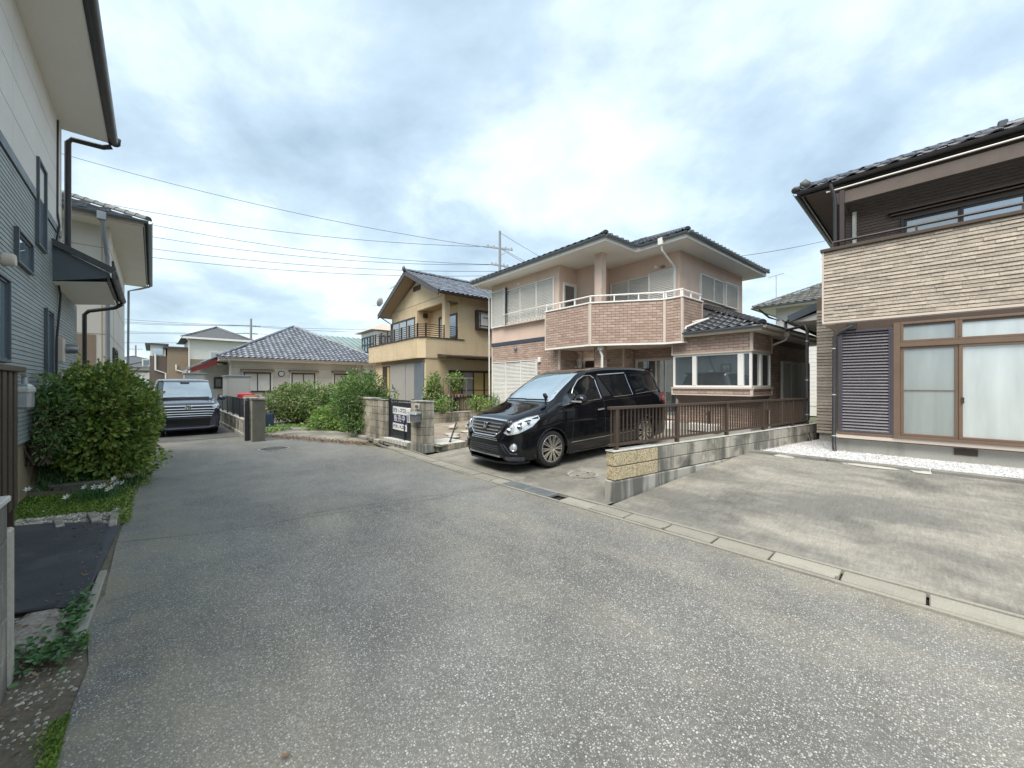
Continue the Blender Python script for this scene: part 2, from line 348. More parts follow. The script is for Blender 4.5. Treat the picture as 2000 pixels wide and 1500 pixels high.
m_tilew = MAT('white_tile', (.66, .65, .60), .5, .08, 4, rnd=.1)
m_timber = MAT('weathered_timber', (.19, .175, .15), .9, .25, 3, .25, 40, .4, 40, streak=.4, scol=(.08,.075,.065))
m_plank = MAT('driftwood_plank', (.34, .30, .26), .9, .3, 4, .3, 30, .4, 30, patch=.5, pcol=(.16,.13,.11), ps=6)
m_mat = MAT('black_rubber_mat', (.045, .049, .055), .8, .2, 2, .15, 60, .35, 50, patch=.6, pcol=(.085,.085,.082), ps=2.6)
m_orange = MAT('orange_reflector', (.85, .32, .01), .3, .04)
m_shed = MAT('shed_steel', (.50, .49, .46), .5, .04, 1)
m_shedb = MAT('shed_roof', (.22, .26, .30), .5, .08)
m_tan = MAT('tan_render', (.26, .205, .15), .85, .06)
m_redb = MAT('red_board', (.22, .03, .03), .6, .1)
m_greenr = MAT('green_sheet_roof', (.21, .28, .27), .6, .12, 1)
m_pole = MAT('pole_concrete', (.25, .255, .26), .85, .08)
m_wire = MAT('wire', (.06, .07, .08), .6, .05)
m_bark = MAT('bark', (.09, .07, .05), .9, .2, 10)
m_stone2 = MAT('garden_stone', (.40, .38, .34), .85, .2, 5, .2, 40, .4, 30)
m_leaf1 = LEAF('hedge_leaf', [(.075,.145,.03), (.17,.28,.055), (.31,.41,.085), (.48,.49,.14)], .42, .32)
m_leaf2 = LEAF('nandina_leaf', [(.05,.115,.04), (.09,.19,.05), (.15,.27,.07), (.23,.25,.09)], .3)
m_leaf3 = LEAF('garden_leaf', [(.08,.165,.04), (.16,.285,.06), (.24,.39,.09), (.32,.41,.13)], .35)
m_leaf4 = LEAF('bush_leaf', [(.08,.15,.045), (.14,.24,.065), (.22,.33,.09), (.28,.28,.11)], .25)
m_moss = LEAF('ground_cover', [(.10,.18,.025), (.18,.30,.04), (.26,.38,.06)], .35)
m_ivy = LEAF('ivy_leaf', [(.05,.13,.04), (.08,.19,.06), (.12,.25,.08)], .3)
m_dry = LEAF('dry_leaf', [(.16,.09,.05), (.25,.15,.08), (.30,.22,.12)], .2)
m_petal = MAT('white_petal', (.82, .82, .80), .6, .03)
m_terra = MAT('terracotta', (.35, .16, .09), .8, .15, 6)
# ------------------------------------------------------------------ ground, road, drives
def resample(poly, d):
    out = []
    for i, a in enumerate(poly):
        b = poly[(i+1) % len(poly)]; n = max(1, int(math.dist(a, b)/d))
        out += [(a[0]+(b[0]-a[0])*k/n, a[1]+(b[1]-a[1])*k/n) for k in range(n)]
    return out
def cdt(poly, step, bstep=None):
    ring = resample(poly, bstep or step); vs = [Vector(p) for p in ring]; n = len(ring)
    x0, x1 = min(p[0] for p in ring), max(p[0] for p in ring); y0, y1 = min(p[1] for p in ring), max(p[1] for p in ring)
    i = x0+step/2
    while i < x1:
        j = y0+step/2
        while j < y1: vs.append(Vector((i, j))); j += step
        i += step
    r = delaunay_2d_cdt(vs, [], [list(range(n))], 1, 1e-5)
    return [tuple(v) for v in r[0]], [list(f) for f in r[2]]
def sheet(name, poly, zf, mat, step=.5, bstep=None, fr=R, kind='structure', parent=None):
    v, f = cdt(poly, step, bstep); mb = MB(); f2 = []
    for t in f:
        a, b, c = (v[i] for i in t[:3])
        f2.append(t if (b[0]-a[0])*(c[1]-a[1])-(b[1]-a[1])*(c[0]-a[0]) > 0 else t[::-1])
    mb.add([(x, y, zf(x, y) if callable(zf) else zf) for x, y in v], f2)
    o = bpy.data.objects.new(name, mesh(name, mb, mat, smooth='all')); link(o, parent)
    if parent is None: o.rotation_euler.z = fr.rot if fr else 0; tag(o, kind=kind)
    return o
g = MB(); S = 1400; g.poly([(-S,-S,-.06),(S,-S,-.06),(S,S,-.06),(-S,S,-.06)])
tag(link(bpy.data.objects.new('ground', mesh('ground', g, m_farground))), kind='structure')
seam = [(-5.64,-.27),(-5.45,.1),(-5.30,.5),(-5.20,.96),(-5.16,1.25),(-5.08,1.48),(-4.93,2.0),(-4.83,2.57),(-4.74,2.9),(-4.70,3.32),(-4.62,3.7),(-4.66,4.07)]
wav = lambda a, b: .012*noise.noise(Vector((a*.8, b*.8, 3)))
road = sheet('road', [(5,-.38),(-2.53,-.32),(-3.3,-.27),(-3.9,-.33),(-4.32,-.27)] + seam + [(5,4.07)], wav, m_asph, .5)
sheet('road.001', [(-7.95,-.2),(-10.76,.02),(-14.4,.1),(-14.44,2.26),(-12.73,3.41),(-10.4,4.1),(-9.2,4.34),(-7.6,4.17),(-4.66,4.07)] + seam[::-1][1:], wav, m_asph2, .5)
# hairline crack that follows the seam between the two asphalt lays
ck = MB()
pts = [Vector((p, q, 0)) for p, q in resample(seam, .05)][:-30]
pts = [p+Vector((.02*noise.noise(p*5), 0, 0)) for p in pts]
for a, b in zip(pts, pts[1:]):
    w = .0015+.005*abs(noise.noise(a*3)); w2 = .0015+.005*abs(noise.noise(b*3))
    ck.poly([(a.x-w, a.y, wav(a.x,a.y)+.005), (a.x+w, a.y, wav(a.x,a.y)+.005), (b.x+w2, b.y, wav(b.x,b.y)+.005), (b.x-w2, b.y, wav(b.x,b.y)+.005)])
link(bpy.data.objects.new('crack', mesh('crack', ck, m_gutbed)), road)
sheet('van_driveway', [(-14.44,.1),(-14.5,2.05),(-42,2.05),(-42,-.2)], .0, m_driveV, 1)
sheet('garden_path', [(-14.44,2.26),(-12.73,3.41),(-10.4,4.1),(-10.9,4.62),(-12.6,4.66),(-19.5,4.66),(-19.5,2.2)], lambda p, q: .006, m_driveP, .8)
sheet('garden_soil', [(-14.0,2.15),(-12.4,4.9),(-12.4,12.5),(-26,12.5),(-26,2.15)], -.02, m_earth, 2)
sheet('far_lane', [(-42,-.2),(-42,3.2),(-120,4),(-120,-1)], -.01, m_driveV, 8)
zP = lambda p, q: max(.0, .037*(q-4.5))
sheet('pink_house_driveway', [(-7.72,4.42),(-2.93,4.42),(-2.9,4.8),(-1.2,14.5),(-13.5,14.5),(-11.4,9.6),(-8.9,7.0),(-7.85,5.9)], zP, m_driveP, .6)
zR = lambda p, q: .32*min(1, max(0, (q-4.5)/3.7))**.9
sheet('concrete_forecourt', [(-2.88,4.42),(7,4.42),(7,8.3),(-2.33,8.3)], zR, m_driveR, .4)
sheet('yellow_house_yard', [(-7.75,4.9),(-7.9,5.9),(-9.0,7.0),(-11.5,9.6),(-13.6,14.4),(-26,14.4),(-26,4.9)], lambda p, q: .15+.03*noise.noise(Vector((p, q, 0))), m_yard, .35)
sheet('gravel_bed', [(-2.33,8.42),(7,8.42),(7,12),(-2.0,12)], .308, m_gravel, 1)
def zL(p, q):
    a = min(1, max(0, (-.35-q)/.85)); s = min(1, max(0, (-8.45-p)/.6)); near = min(1, max(0, (p+6.6)/.6))*0
    return -.006+.05*a*(p < -4.6)+.50*a*s+.02*noise.noise(Vector((p*2, q*2, 1)))
sheet('left_verge', [(5,-.38),(-2.53,-.32),(-3.3,-.27),(-3.9,-.33),(-4.32,-.27),(-5.64,-.27),(-7.95,-.2),(-10.76,.02),(-14.4,.1),(-24,.0),(-24,-3.2),(5,-3.2)], zL, m_earth, .3)

# gutter along the right edge: kerb rails, a dark channel and one lid after another
def gq(p): return 4.07 if p > -5 else 4.07+.10*min(1, (-5-p)/2.6) if p > -7.6 else 4.17+.17*(-7.6-p)/1.6
gt = MB(); ps = [4-.5*i for i in range(30)]
gut = bpy.data.objects.new('gutter', None); link(gut); tag(gut, kind='structure'); gut.rotation_euler.z = R.rot
bed = MB()
for a, b in zip(ps, ps[1:]):
    bed.poly([(a,gq(a)+.005,-.052),(a,gq(a)+.36,-.052),(b,gq(b)+.36,-.052),(b,gq(b)+.005,-.052)])
    for o, w in ((.006,.044),(.320,.040)):
        gt.add([(a,gq(a)+o,-.03),(a,gq(a)+o+w,-.03),(b,gq(b)+o+w,-.03),(b,gq(b)+o,-.03),(a,gq(a)+o,.012),(a,gq(a)+o+w,.012),(b,gq(b)+o+w,.012),(b,gq(b)+o,.012)],
               [(4,5,6,7),(0,4,7,3),(1,2,6,5)])
link(bpy.data.objects.new('channel', mesh('channel', bed, m_gutbed)), gut); link(bpy.data.objects.new('rail', mesh('rail', gt, m_gut)), gut)
lid = MB(); lid.ext([(-.241,-.104,0),(.241,-.104,0),(.241,.110,0),(-.241,.110,0)], (0,0,-.05)); lm = mesh('lid', lid, m_gut)
lid2 = MB(); lid2.ext([(-.241,-.104,0),(.222,-.104,0),(.222,-.03,0),(.241,-.03,0),(.241,.110,0),(-.241,.110,0)], (0,0,-.05)); lm2 = mesh('lid', lid2, m_gut)
for i, p in enumerate(ps[:-3]):
    c = p-.25
    if -4.7 < c < -3.7: continue
    o = bpy.data.objects.new('lid', lm if i % 3 else lm2); link(o, gut); bevel(o, .007)
    o.location = (c, (gq(p)+gq(p-.5))/2+.190, .008+rr(-.004,.005)); o.rotation_euler = (rr(-.006,.006), rr(-.006,.006), rr(-.006,.006)+math.atan2(gq(p)-gq(p-.5), .5))
gr = Thing('drain_grate', 'steel grid drain cover set in the gutter in front of the black van', 'grate', R, (-4.2,4.26,.0))
for k in range(2):
    a = -4.69+k*.5; f = MB(); f.box(a, a+.485, 4.14, 4.16, -.02, .014); f.box(a, a+.485, 4.358, 4.378, -.02, .014); f.box(a, a+.02, 4.16, 4.358, -.02, .014); f.box(a+.465, a+.485, 4.16, 4.358, -.02, .014)
    gr.part('grate_frame', f, m_galv)
    for j in range(7): b = MB(); b.box(a+.02, a+.465, 4.176+j*.026, 4.185+j*.026, -.015, .012); gr.part('grate_bar', b, m_galv)
    for j in range(9): b = MB(); b.box(a+.06+j*.045, a+.066+j*.045, 4.165, 4.355, -.016, .006); gr.part('cross_bar', b, m_galv)
def manhole(p, q, z, r, label):
    t = Thing('manhole_cover', label, 'manhole cover', R, (p, q, z))
    a = MB(); a.lathe([(r+.05,-.02),(r+.05,.012),(r+.008,.014),(r+.004,-.01)], (p,q,z), n=36); t.part('ring', a, m_foot, smooth=True)
    b = MB(); b.lathe([(0,.004),(r*.18,.006),(r*.2,.012),(r*.55,.012),(r*.57,.005),(r*.8,.005),(r*.82,.013),(r,.013),(r+.002,-.01)], (p,q,z), n=36); t.part('lid', b, m_iron, smooth=True) if r > .25 else t.part('lid', b, m_driveP, smooth=True)
    for k in range(2): b = MB(); b.box(p-.02,p+.02,q+(-1)**k*r*.68-.01,q+(-1)**k*r*.68+.01,z+.008,z+.016); t.part('lift_slot', b, m_gutbed)
manhole(-11.09, 2.22, .0, .3, 'round iron manhole cover in the asphalt by the block pillar and the old garden entrance')
manhole(-4.10, 5.50, .035, .22, 'small round inspection cover in the concrete beside the black van front wheel')

# kerb of the gravel bed with old mortar patches
kb = Thing('gravel_kerb', 'low concrete kerb holding back the white gravel in front of the beige house', 'kerb', R, (2,8.36,.2))
for i in range(8):
    a = -2.33+i*1.18; b = MB(); b.box(a, a+1.172, 8.29, 8.41, .1, .37+rr(-.004,.004)); kb.part('kerb_block', b, m_kerb, bev=.012)
for p, w in ((-1.75,.16),(-.62,.34),(-.05,.13),(1.15,.30),(2.6,.3)):
    b = MB(); b.blob((p, 8.27, .325), (w, .10, .022), seed=p, amp=.5); kb.part('mortar_patch', b, m_conc, smooth=True)
st = MB()
for i in range(20000):
    p, q = rr(-2.3, 4.2), rr(8.43, 11.3)
    if q > 9.78 and p > -1.18: continue
    r = rr(.010, .018); z = .305+rr(0,.025); st.cur = random.random(); a = rr(0,6.28); ca, sa = math.cos(a)*r, math.sin(a)*r; h = r*rr(.5,.9)
    st.add([(p+ca,q+sa,z),(p-sa*.8,q+ca*.8,z),(p-ca,q-sa,z),(p+sa*.8,q-ca*.8,z),(p+rr(-.3,.3)*r,q+rr(-.3,.3)*r,z+h)], [(0,1,4),(1,2,4),(2,3,4),(3,0,4)])
o = single('white_gravel', 'white crushed stone spread in front of the beige house', 'gravel', st, m_gravel, R, (0,0,0), kind='stuff')

# ------------------------------------------------------------------ block walls and fences
class Line(Fr):
    pass
def walk(fr_dir, org):                       # frame with x along a wall
    d = Vector(fr_dir).normalized(); f = Fr(0); f.sa, f.ca = d.x, -d.y; f.rot = math.atan2(d.y, d.x)
    f.W = lambda x, y, z=0: Vector((org[0]+d.x*x-d.y*y, org[1]+d.y*x+d.x*y, z)); return f
m_joint = MAT('old_mortar', (.15,.14,.115), .95, .2, 5)
def blockwall(t, x0, x1, y0, y1, z0, courses, bh, bl, mat, gap=.011, objs=True, mats=None, stagger=False):
    core = MB(); core.box(x0+.012, x1-.012, y0+.012, y1-.012, z0, z0+courses*bh-.004); par = t.part('mortar_core', core, m_joint)
    for c in range(courses):
        x = x0-(bl/2 if stagger and c % 2 else 0)
        while x < x1-.03:
            a, b = max(x, x0), min(x+bl, x1)
            if b-a > .05:
                m = MB(); d = rr(0,.005); m.box(a+gap/2, b-gap/2, y0-d, y1+d, z0+c*bh+gap/2, z0+(c+1)*bh-gap/2)
                t.part('block', m, (mats(a, c) if mats else mat), par, bev=.006)
            x += bl
w = R.W(-2.99, 4.62); LW = walk((.8347,.5509), (w.x, w.y))
t = Thing('block_wall', 'low stained concrete block wall with two yellow split blocks at its street end', 'wall', LW, (0,0,0))
# footing in two pours, the second stepped up with the ground
f = MB(); f.box(0,1.0,-.085,.095,-.05,.285); t.part('footing', f, m_foot, bev=.012)
f = MB(); f.box(1.004,7.3,-.08,.09,-.05,.283); t.part('footing', f, m_foot, bev=.01)
blockwall(t, .01, .965, -.075, .075, .29, 2, .195, .478, m_blockY, gap=.016)
blockwall(t, .97, 7.2, -.06, .06, .29, 2, .193, .40, m_block)
c = MB(); c.box(0,.97,-.08,.08,.683,.70); t.part('cap', c, m_cap, bev=.004)
c = MB(); c.box(.975,7.2,-.064,.064,.68,.694); t.part('cap', c, m_cap, bev=.004)
t = Thing('aluminium_fence', 'brown aluminium railing of thin upright bars on top of the low block wall', 'fence', LW, (3,0,.69))
for a in (.13, 1.55, 3.05, 4.45, 5.8):
    m = MB(); m.box(a-.028,a+.028,-.028,.028,.66,1.285); t.part('post', m, m_brown, bev=.004)
for z0, z1, hw in ((1.265,1.305,.032),(.755,.79,.022)):
    m = MB(); m.box(-.02,6.6,-hw,hw,z0,z1); t.part('rail', m, m_brown, bev=.004)
m = MB(); m.box(-.0055,.0055,-.010,.010,.79,1.265); bm_ = mesh('bar', m, m_brown)
x = .03
while x < 6.5:
    t.piece('bar', bm_, (x,0,0)) if min(abs(x-a) for a in (.13,1.55,3.05,4.45,5.8)) > .035 else None
    x += .083

# block wall, pillar, gate of the yellow house (along the street)
t = Thing('block_wall', 'weathered grey block wall with a dark coping between the bushes and the black gate', 'wall', R, (-11,4.7,0))
blockwall(t, -12.25, -9.96, 4.64, 4.76, .0, 6, .195, .39, m_block2)
c = MB(); c.box(-12.3,-10.55,4.61,4.79,1.172,1.23); t.part('coping', c, m_foot, bev=.01)
c = MB(); c.box(-10.545,-9.95,4.625,4.775,1.172,1.20); t.part('coping', c, m_foot, bev=.008)
m = MB(); m.prism([(-12.3,4.5),(-9.95,4.5),(-9.95,4.638),(-12.3,4.638)], 0, .10); t.part('footing', m, m_foot, bev=.02)
for k in range(9):                            # dark round lichen blots on single blocks: carved hollows of split-face stone
    pass
t2 = Thing('decorative_block', 'pierced dark concrete block standing at the bush end of the grey wall', 'block', R, (-12.42,4.7,0))
for k in range(4): m = MB(); m.box(-12.52,-12.33,4.65,4.75,.02+k*.2,.06+k*.2); m.box(-12.52,-12.48,4.65,4.75,.06+k*.2,.22+k*.2); m.box(-12.37,-12.33,4.65,4.75,.06+k*.2,.22+k*.2); t2.part('ring_block', m, m_block)
t3 = Thing('garden_ornament', 'small white ceramic bird ornament perched at the bush end of the grey wall', 'ornament', R, (-12.42,4.62,.83))
t3.part('body', MB().blob((-12.42,4.62,.92), (.09,.06,.07), 3, .2), m_white, smooth='all'); t3.part('head', MB().blob((-12.36,4.60,1.06), (.04,.035,.045), 4, .1), m_white, smooth='all'); t3.part('neck', MB().tube([(-12.40,4.61,.95),(-12.37,4.60,1.04)], .022, 8), m_white, smooth=True); t3.part('beak', MB().tube([(-12.34,4.58,1.06),(-12.30,4.55,1.05)], [.014,.003], 6), m_orange); t3.part('stand', MB().box(-12.47,-12.37,4.58,4.68,.82,.87), m_timber)
t = Thing('gate_pillar', 'broad weathered block pillar with a grey mailbox between black gate and driveway', 'pillar', R, (-8.35,4.8,0))
blockwall(t, -8.63, -8.06, 4.64, 4.95, .2, 5, .195, .285, m_block2)
m = MB(); m.box(-8.645,-8.045,4.625,4.965,-.02,.198); t.part('base', m, m_foot, bev=.015)
m = MB(); m.box(-8.64,-8.05,4.63,4.96,1.178,1.215); t.part('coping', m, m_foot, bev=.008)
pl = Thing('name_plate', 'small house shaped stone name plate above the mailbox', 'name plate', R, (-8.3,4.63,1.05))
m = MB(); m.ext([(-8.39,4.634,1.02),(-8.21,4.634,1.02),(-8.19,4.634,1.12),(-8.23,4.634,1.165),(-8.27,4.634,1.15),(-8.33,4.634,1.15),(-8.37,4.634,1.165),(-8.41,4.634,1.12)], (0,-.015,0)); pl.part('plate', m, m_cap)
m = MB(); m.box(-8.37,-8.23,4.612,4.619,1.045,1.12); pl.part('inlay', m, m_ink2)
for k in range(3): m = MB(); m.box(-8.355+k*.045,-8.33+k*.045,4.608,4.612,1.055,1.11); pl.part('mark', m, m_ink)
mb_ = Thing('mailbox', 'grey metal mailbox with a pale lid fixed on the block pillar', 'mailbox', R, (-8.3,4.6,.8))
m = MB(); m.box(-8.44,-8.13,4.50,4.632,.72,.90); mb_.part('box', m, m_metal, bev=.008)
m = MB(); m.ext([(-8.46,4.47,.895),(-8.46,4.632,.905),(-8.46,4.632,.96),(-8.46,4.50,.945)], (.35,0,0)); mb_.part('lid', m, m_galv, bev=.006)
gt_ = Thing('gate', 'black sheet metal gate with a for sale sign between wall and pillar', 'gate', R, (-9.3,4.72,.18))
m = MB(); m.box(-9.93,-8.65,4.70,4.72,.20,1.14); gt_.part('panel', m, m_blackm)
for a, b in ((-9.945,-9.90),(-8.69,-8.645)): m = MB(); m.box(a,b,4.68,4.74,.16,1.24); gt_.part('stile', m, m_blackm, bev=.004)
m = MB(); m.box(-9.9,-8.69,4.685,4.735,1.17,1.205); gt_.part('top_rail', m, m_blackm)
for k in range(9): m = MB(); m.box(-9.78+k*.125,-9.755+k*.125,4.70,4.715,1.10,1.17); gt_.part('finial_bar', m, m_cap)
m = MB(); m.box(-9.06,-9.03,4.67,4.70,.17,.62); gt_.part('drop_bolt', m, m_blackm)
sg = Thing('for_sale_sign', 'white and navy for sale sign board hung on the black gate', 'sign', R, (-9.3,4.68,.7))
y = 4.694; X0, X1 = -9.70, -8.93
def tilt(pts): return [(a, b, c-.02*(a-X0)) for a, b, c in pts]
def plate(t, name, a, b, z0, z1, yy, mat, th=.006): m = MB(); m.ext(tilt([(a,yy,z0),(b,yy,z0),(b,yy,z1),(a,yy,z1)]), (0,-th,0)); return t.part(name, m, mat)
plate(sg, 'board', X0, X1, .43, 1.035, y, m_signw); plate(sg, 'navy_panel', X0, X1, .605, .84, y-.007, m_blue, .003)
def text(t, body, x, z, size, yy, mat, parent=None, name='lettering'):
    cu = bpy.data.curves.new('txt', 'FONT'); cu.body = body; cu.size = size; cu.extrude = .0015; cu.align_x = 'CENTER'
    o = bpy.data.objects.new('txt', cu); sc.collection.objects.link(o); dg = bpy.context.evaluated_depsgraph_get(); dg.update()
    me = bpy.data.meshes.new_from_object(o.evaluated_get(dg)); bpy.data.objects.remove(o); me.materials.clear(); me.materials.append(mat); me.name = name
    q = bpy.data.objects.new(name, me); link(q, parent or t.e)
    q.matrix_local = Matrix.Translation(Vector((x, yy, z))-Vector(t.off)) @ Matrix.Rotation(math.pi/2, 4, 'X'); return q
for k, chh in enumerate('販売中'): text(sg, chh, -9.53+k*.215, .655, .20, y-.0125, m_signw)
# strokes of the upper and lower lines, unreadable in the photograph
def strokes(z, h, x0, cells, mat2):
    for i, (a, b, c, d) in enumerate(cells): plate(sg, 'stroke', x0+a, x0+b, z+c*h, z+d*h, y-.007, m_ink if i % 3 else mat2, .002)
strokes(.885, .11, -9.66, [(0,.17,.86,1),(0,.025,0,.86),(.05,.13,.55,.72),(.05,.11,.25,.38),(.16,.19,0,.86),(.04,.12,.0,.10),(.26,.30,.45,.6),(.28,.33,.2,.32),(.37,.46,.8,.95),(.43,.47,.35,.78),(.37,.44,.2,.34),(.50,.56,.7,1),(.58,.68,.82,.95),(.62,.66,.3,.8),(.52,.60,.15,.35),(.64,.69,.0,.25)], m_ink2)
strokes(.475, .085, -9.66, [(0,.20,.85,1),(0,.03,.1,.85),(.05,.17,.5,.65),(.06,.20,.05,.2),(.18,.22,.3,.85),(.24,.30,.1,.25),(.34,.44,.75,.9),(.36,.40,.3,.7),(.42,.50,.1,.3),(.48,.66,.8,.95),(.52,.55,.0,.8),(.58,.61,.2,.8),(.64,.67,.0,.9)], m_ink2)
bx_ = Thing('leaflet_holder', 'white plastic leaflet holder hanging at the gate edge', 'leaflet box', R, (-8.75,4.67,.9))
m = MB(); m.box(-8.80,-8.66,4.62,4.675,.66,1.0); bx_.part('tube', m, m_signw, bev=.012)
m = MB(); m.box(-8.81,-8.65,4.61,4.68,.92,1.02); bx_.part('cap', m, m_signw, bev=.008)
m = MB(); m.box(-8.76,-8.70,4.614,4.62,.70,.86); bx_.part('print', m, m_ink2)
st_ = Thing('gate_step', 'white tiled doorstep with a band of upright edge tiles below the gate', 'step', R, (-9.3,4.6,0))
m = MB(); m.box(-10.02,-8.65,4.56,5.3,0,.175); st_.part('slab', m, m_foot)
for i in range(4):
    for j in range(2): m = MB(); m.box(-10.015+i*.34,-9.68+i*.34,4.57+j*.36,4.92+j*.36,.175,.187); st_.part('tile', m, m_tilew, bev=.003)
for i in range(17): m = MB(); m.box(-10.015+i*.08,-9.945+i*.08,4.545,4.56,.085,.172); st_.part('edge_tile', m, m_tilew if i % 2 else m_cap, bev=.003)
# tiled yard step right of the pillar, edging of the yard, fallen brown pole and stepping slabs
t = Thing('yard_step', 'white tiled slab with grey edge tiles beside the gate pillar', 'step', R, (-7.9,5.2,0))
m = MB(); m.prism([(-8.04,4.97),(-7.80,4.99),(-7.84,5.75),(-8.7,5.8),(-8.62,4.98)], 0, .18); t.part('slab', m, m_foot)
m = MB(); m.prism([(-8.02,4.99),(-7.81,5.0),(-7.85,5.72),(-8.68,5.77),(-8.60,5.0)], .182, .192); t.part('tile', m, m_tilew)
for i in range(9): m = MB(); m.box(-7.815-.005*i,-7.795-.005*i,5.0+i*.082,5.072+i*.082,.06,.176); t.part('edge_tile', m, m_block2, bev=.003)
t = Thing('yard_edging', 'low row of concrete edging blocks between the bare yard and the driveway', 'kerb', R, (-8.5,6.5,0))
for a, b in zip([(-7.87,5.78),(-8.1,6.2),(-8.55,6.65),(-9.0,7.1),(-9.6,7.75),(-10.2,8.4),(-10.8,9.0)], [(-8.1,6.2),(-8.55,6.65),(-9.0,7.1),(-9.6,7.75),(-10.2,8.4),(-10.8,9.0),(-11.4,9.6)]):
    m = MB(); m.bar((*a,.10), (*b,.10), .12, .24); t.part('block', m, m_block2, bev=.01)
m = MB(); m.tube([(-8.30,5.75,.62),(-7.98,5.35,.22)], .022, 8); m.tube([(-7.98,5.35,.22),(-7.96,5.325,.195)], .028, 8)
single('brown_pole', 'dark brown pole leaning down onto the white tiled slab', 'pole', m, m_dkbrown, R, (-8,5.4,.2))
for k, (p, q, r) in enumerate(((-9.3,6.3,.28),(-8.85,6.05,.22),(-9.5,7.0,.25),(-8.9,6.7,.2),(-10.6,7.2,.3),(-10.9,7.5,.2),(-10.3,7.6,.22))):
    m = MB()
    if k < 4: m.blob((p,q,.18), (r,r*.75,.035), k, .25)
    else: m.blob((p,q,.2), (r*.6,r*.45,.08), k, .5)
    single('stepping_stone' if k < 4 else 'garden_rock', ('flat grey stepping slab in the middle of the bare yard','small flat stepping slab next to the white tiled yard step','flat stepping slab nearest the low mossy wall','small flat stepping slab beside the black van nose','large pale garden rock at the foot of the low mossy wall','small round garden rock beside the large pale one','garden rock below the black railing near the van')[k], 'stone', m, m_stone2, R, (p,q,.15), smooth='all', group='yard slabs' if k < 4 else 'yard rocks')
# low wall with black railing between the yellow and the pink lot
w0 = K.W(-13.2, 6.55); w1 = K.W(-13.2, 10.4); LY = walk((w1.x-w0.x, w1.y-w0.y), (w0.x, w0.y))
t = Thing('block_wall', 'low mossy block wall at the back of the bare yard under the black railing', 'wall', LY, (1,0,.1))
blockwall(t, 0, 3.6, -.06, .06, .1, 2, .2, .4, m_block2); m = MB(); m.box(-.01,3.6,-.075,.075,.502,.53); t.part('cap', m, m_cap)
t = Thing('railing', 'black iron railing on the low wall in front of the yellow house', 'railing', LY, (1,0,.53))
for a in (.03,1.2,2.4,3.55): m = MB(); m.box(a-.018,a+.018,-.018,.018,.5,1.1); t.part('post', m, m_blackm)
for z0, z1 in ((1.07,1.10),(.58,.60)): m = MB(); m.box(0,3.6,-.015,.015,z0,z1); t.part('rail', m, m_blackm)
m = MB(); m.box(-.006,.006,-.008,.008,.60,1.07); me_ = mesh('bar', m, m_blackm)
for i in range(35): t.piece('bar', me_, (.08+i*.1,0,0))

# wall with dark panels right of the parked grey van, and its two pillars
t = Thing('panel_fence_wall', 'mossy low block wall carrying four dark panels beside the grey van', 'wall', R, (-17,2.1,0))
blockwall(t, -21.5, -13.9, 2.04, 2.16, .1, 2, .2, .4, m_block, objs=False); m = MB(); m.box(-21.5,-13.5,2.0,2.2,-.02,.12); t.part('footing', m, m_foot, bev=.02)
m = MB(); m.box(-21.5,-13.9,2.03,2.17,.505,.535); t.part('cap', m, m_cap)
t = Thing('panel_fence', 'dark blue black sheet panels between slim posts on the mossy low wall', 'fence', R, (-17,2.1,.55))
for i in range(5):
    a = -21.0+i*1.42
    m = MB(); m.box(a,a+1.34,2.09,2.11,.60,1.13); t.part('panel', m, m_blackm)
    m = MB(); m.box(a-.05,a-.005,2.075,2.125,.53,1.17); t.part('post', m, m_blackm)
m = MB(); m.box(-21.0,-13.9,2.08,2.12,1.135,1.17); t.part('rail', m, m_blackm)
for (a, b, c, d, lab) in ((-13.88,-13.4,2.0,2.24,'block pillar with dark cap at the end of the panel fence'), (-13.12,-12.85,2.05,2.36,'narrow block pillar at the corner of the old garden entrance')):
    t = Thing('gate_pillar', lab, 'pillar', R, ((a+b)/2,(c+d)/2,0)); blockwall(t, a, b, c, d, .0, 6, .195, .24, m_block2)
    m = MB(); m.box(a-.02,b+.02,c-.02,d+.02,1.172,1.23); t.part('coping', m, m_foot, bev=.008)
m = MB(); m.box(-13.34,-13.2,1.93,2.03,0,1.16); single('gate_post', 'dark blue steel gate post standing between two block pillars', 'post', m, m_blackm, R, (-13.26,1.98,0), bev=.008)
# ------------------------------------------------------------------ building kit
class Face:                                  # a wall plane: x runs to the right seen from outside, d outwards
    def __init__(s, o, u):
        l = math.hypot(*u); s.o = o; s.u = (u[0]/l, u[1]/l); s.n = (s.u[1], -s.u[0])
    def pt(s, x, z, d=0): return (s.o[0]+s.u[0]*x+s.n[0]*d, s.o[1]+s.u[1]*x+s.n[1]*d, z)
    def box(s, mb, x0, x1, z0, z1, d0, d1):
        P = [s.pt(x0,z0,d1), s.pt(x1,z0,d1), s.pt(x1,z0,d0), s.pt(x0,z0,d0), s.pt(x0,z1,d1), s.pt(x1,z1,d1), s.pt(x1,z1,d0), s.pt(x0,z1,d0)]
        return mb.add(P, [(3,2,1,0),(4,5,6,7),(0,1,5,4),(1,2,6,5),(2,3,7,6),(3,0,4,7)])
def front(q): return Face((0, q), (1, 0))
def side(p): return Face((p, 0), (0, 1))
def road_side(q): return Face((0, q), (-1, 0))
def inpoly(pt, poly):
    x, y = pt; c = False; n = len(poly); j = n-1
    for i in range(n):
        if (poly[i][1] > y) != (poly[j][1] > y) and x < (poly[j][0]-poly[i][0])*(y-poly[i][1])/(poly[j][1]-poly[i][1])+poly[i][0]: c = not c
        j = i
    return c
def fpart(t, name, F, x0, x1, z0, z1, d0, d1, mat, parent=None, bev=0): m = MB(); F.box(m, x0, x1, z0, z1, d0, d1); return t.part(name, m, mat, parent, bev=bev)
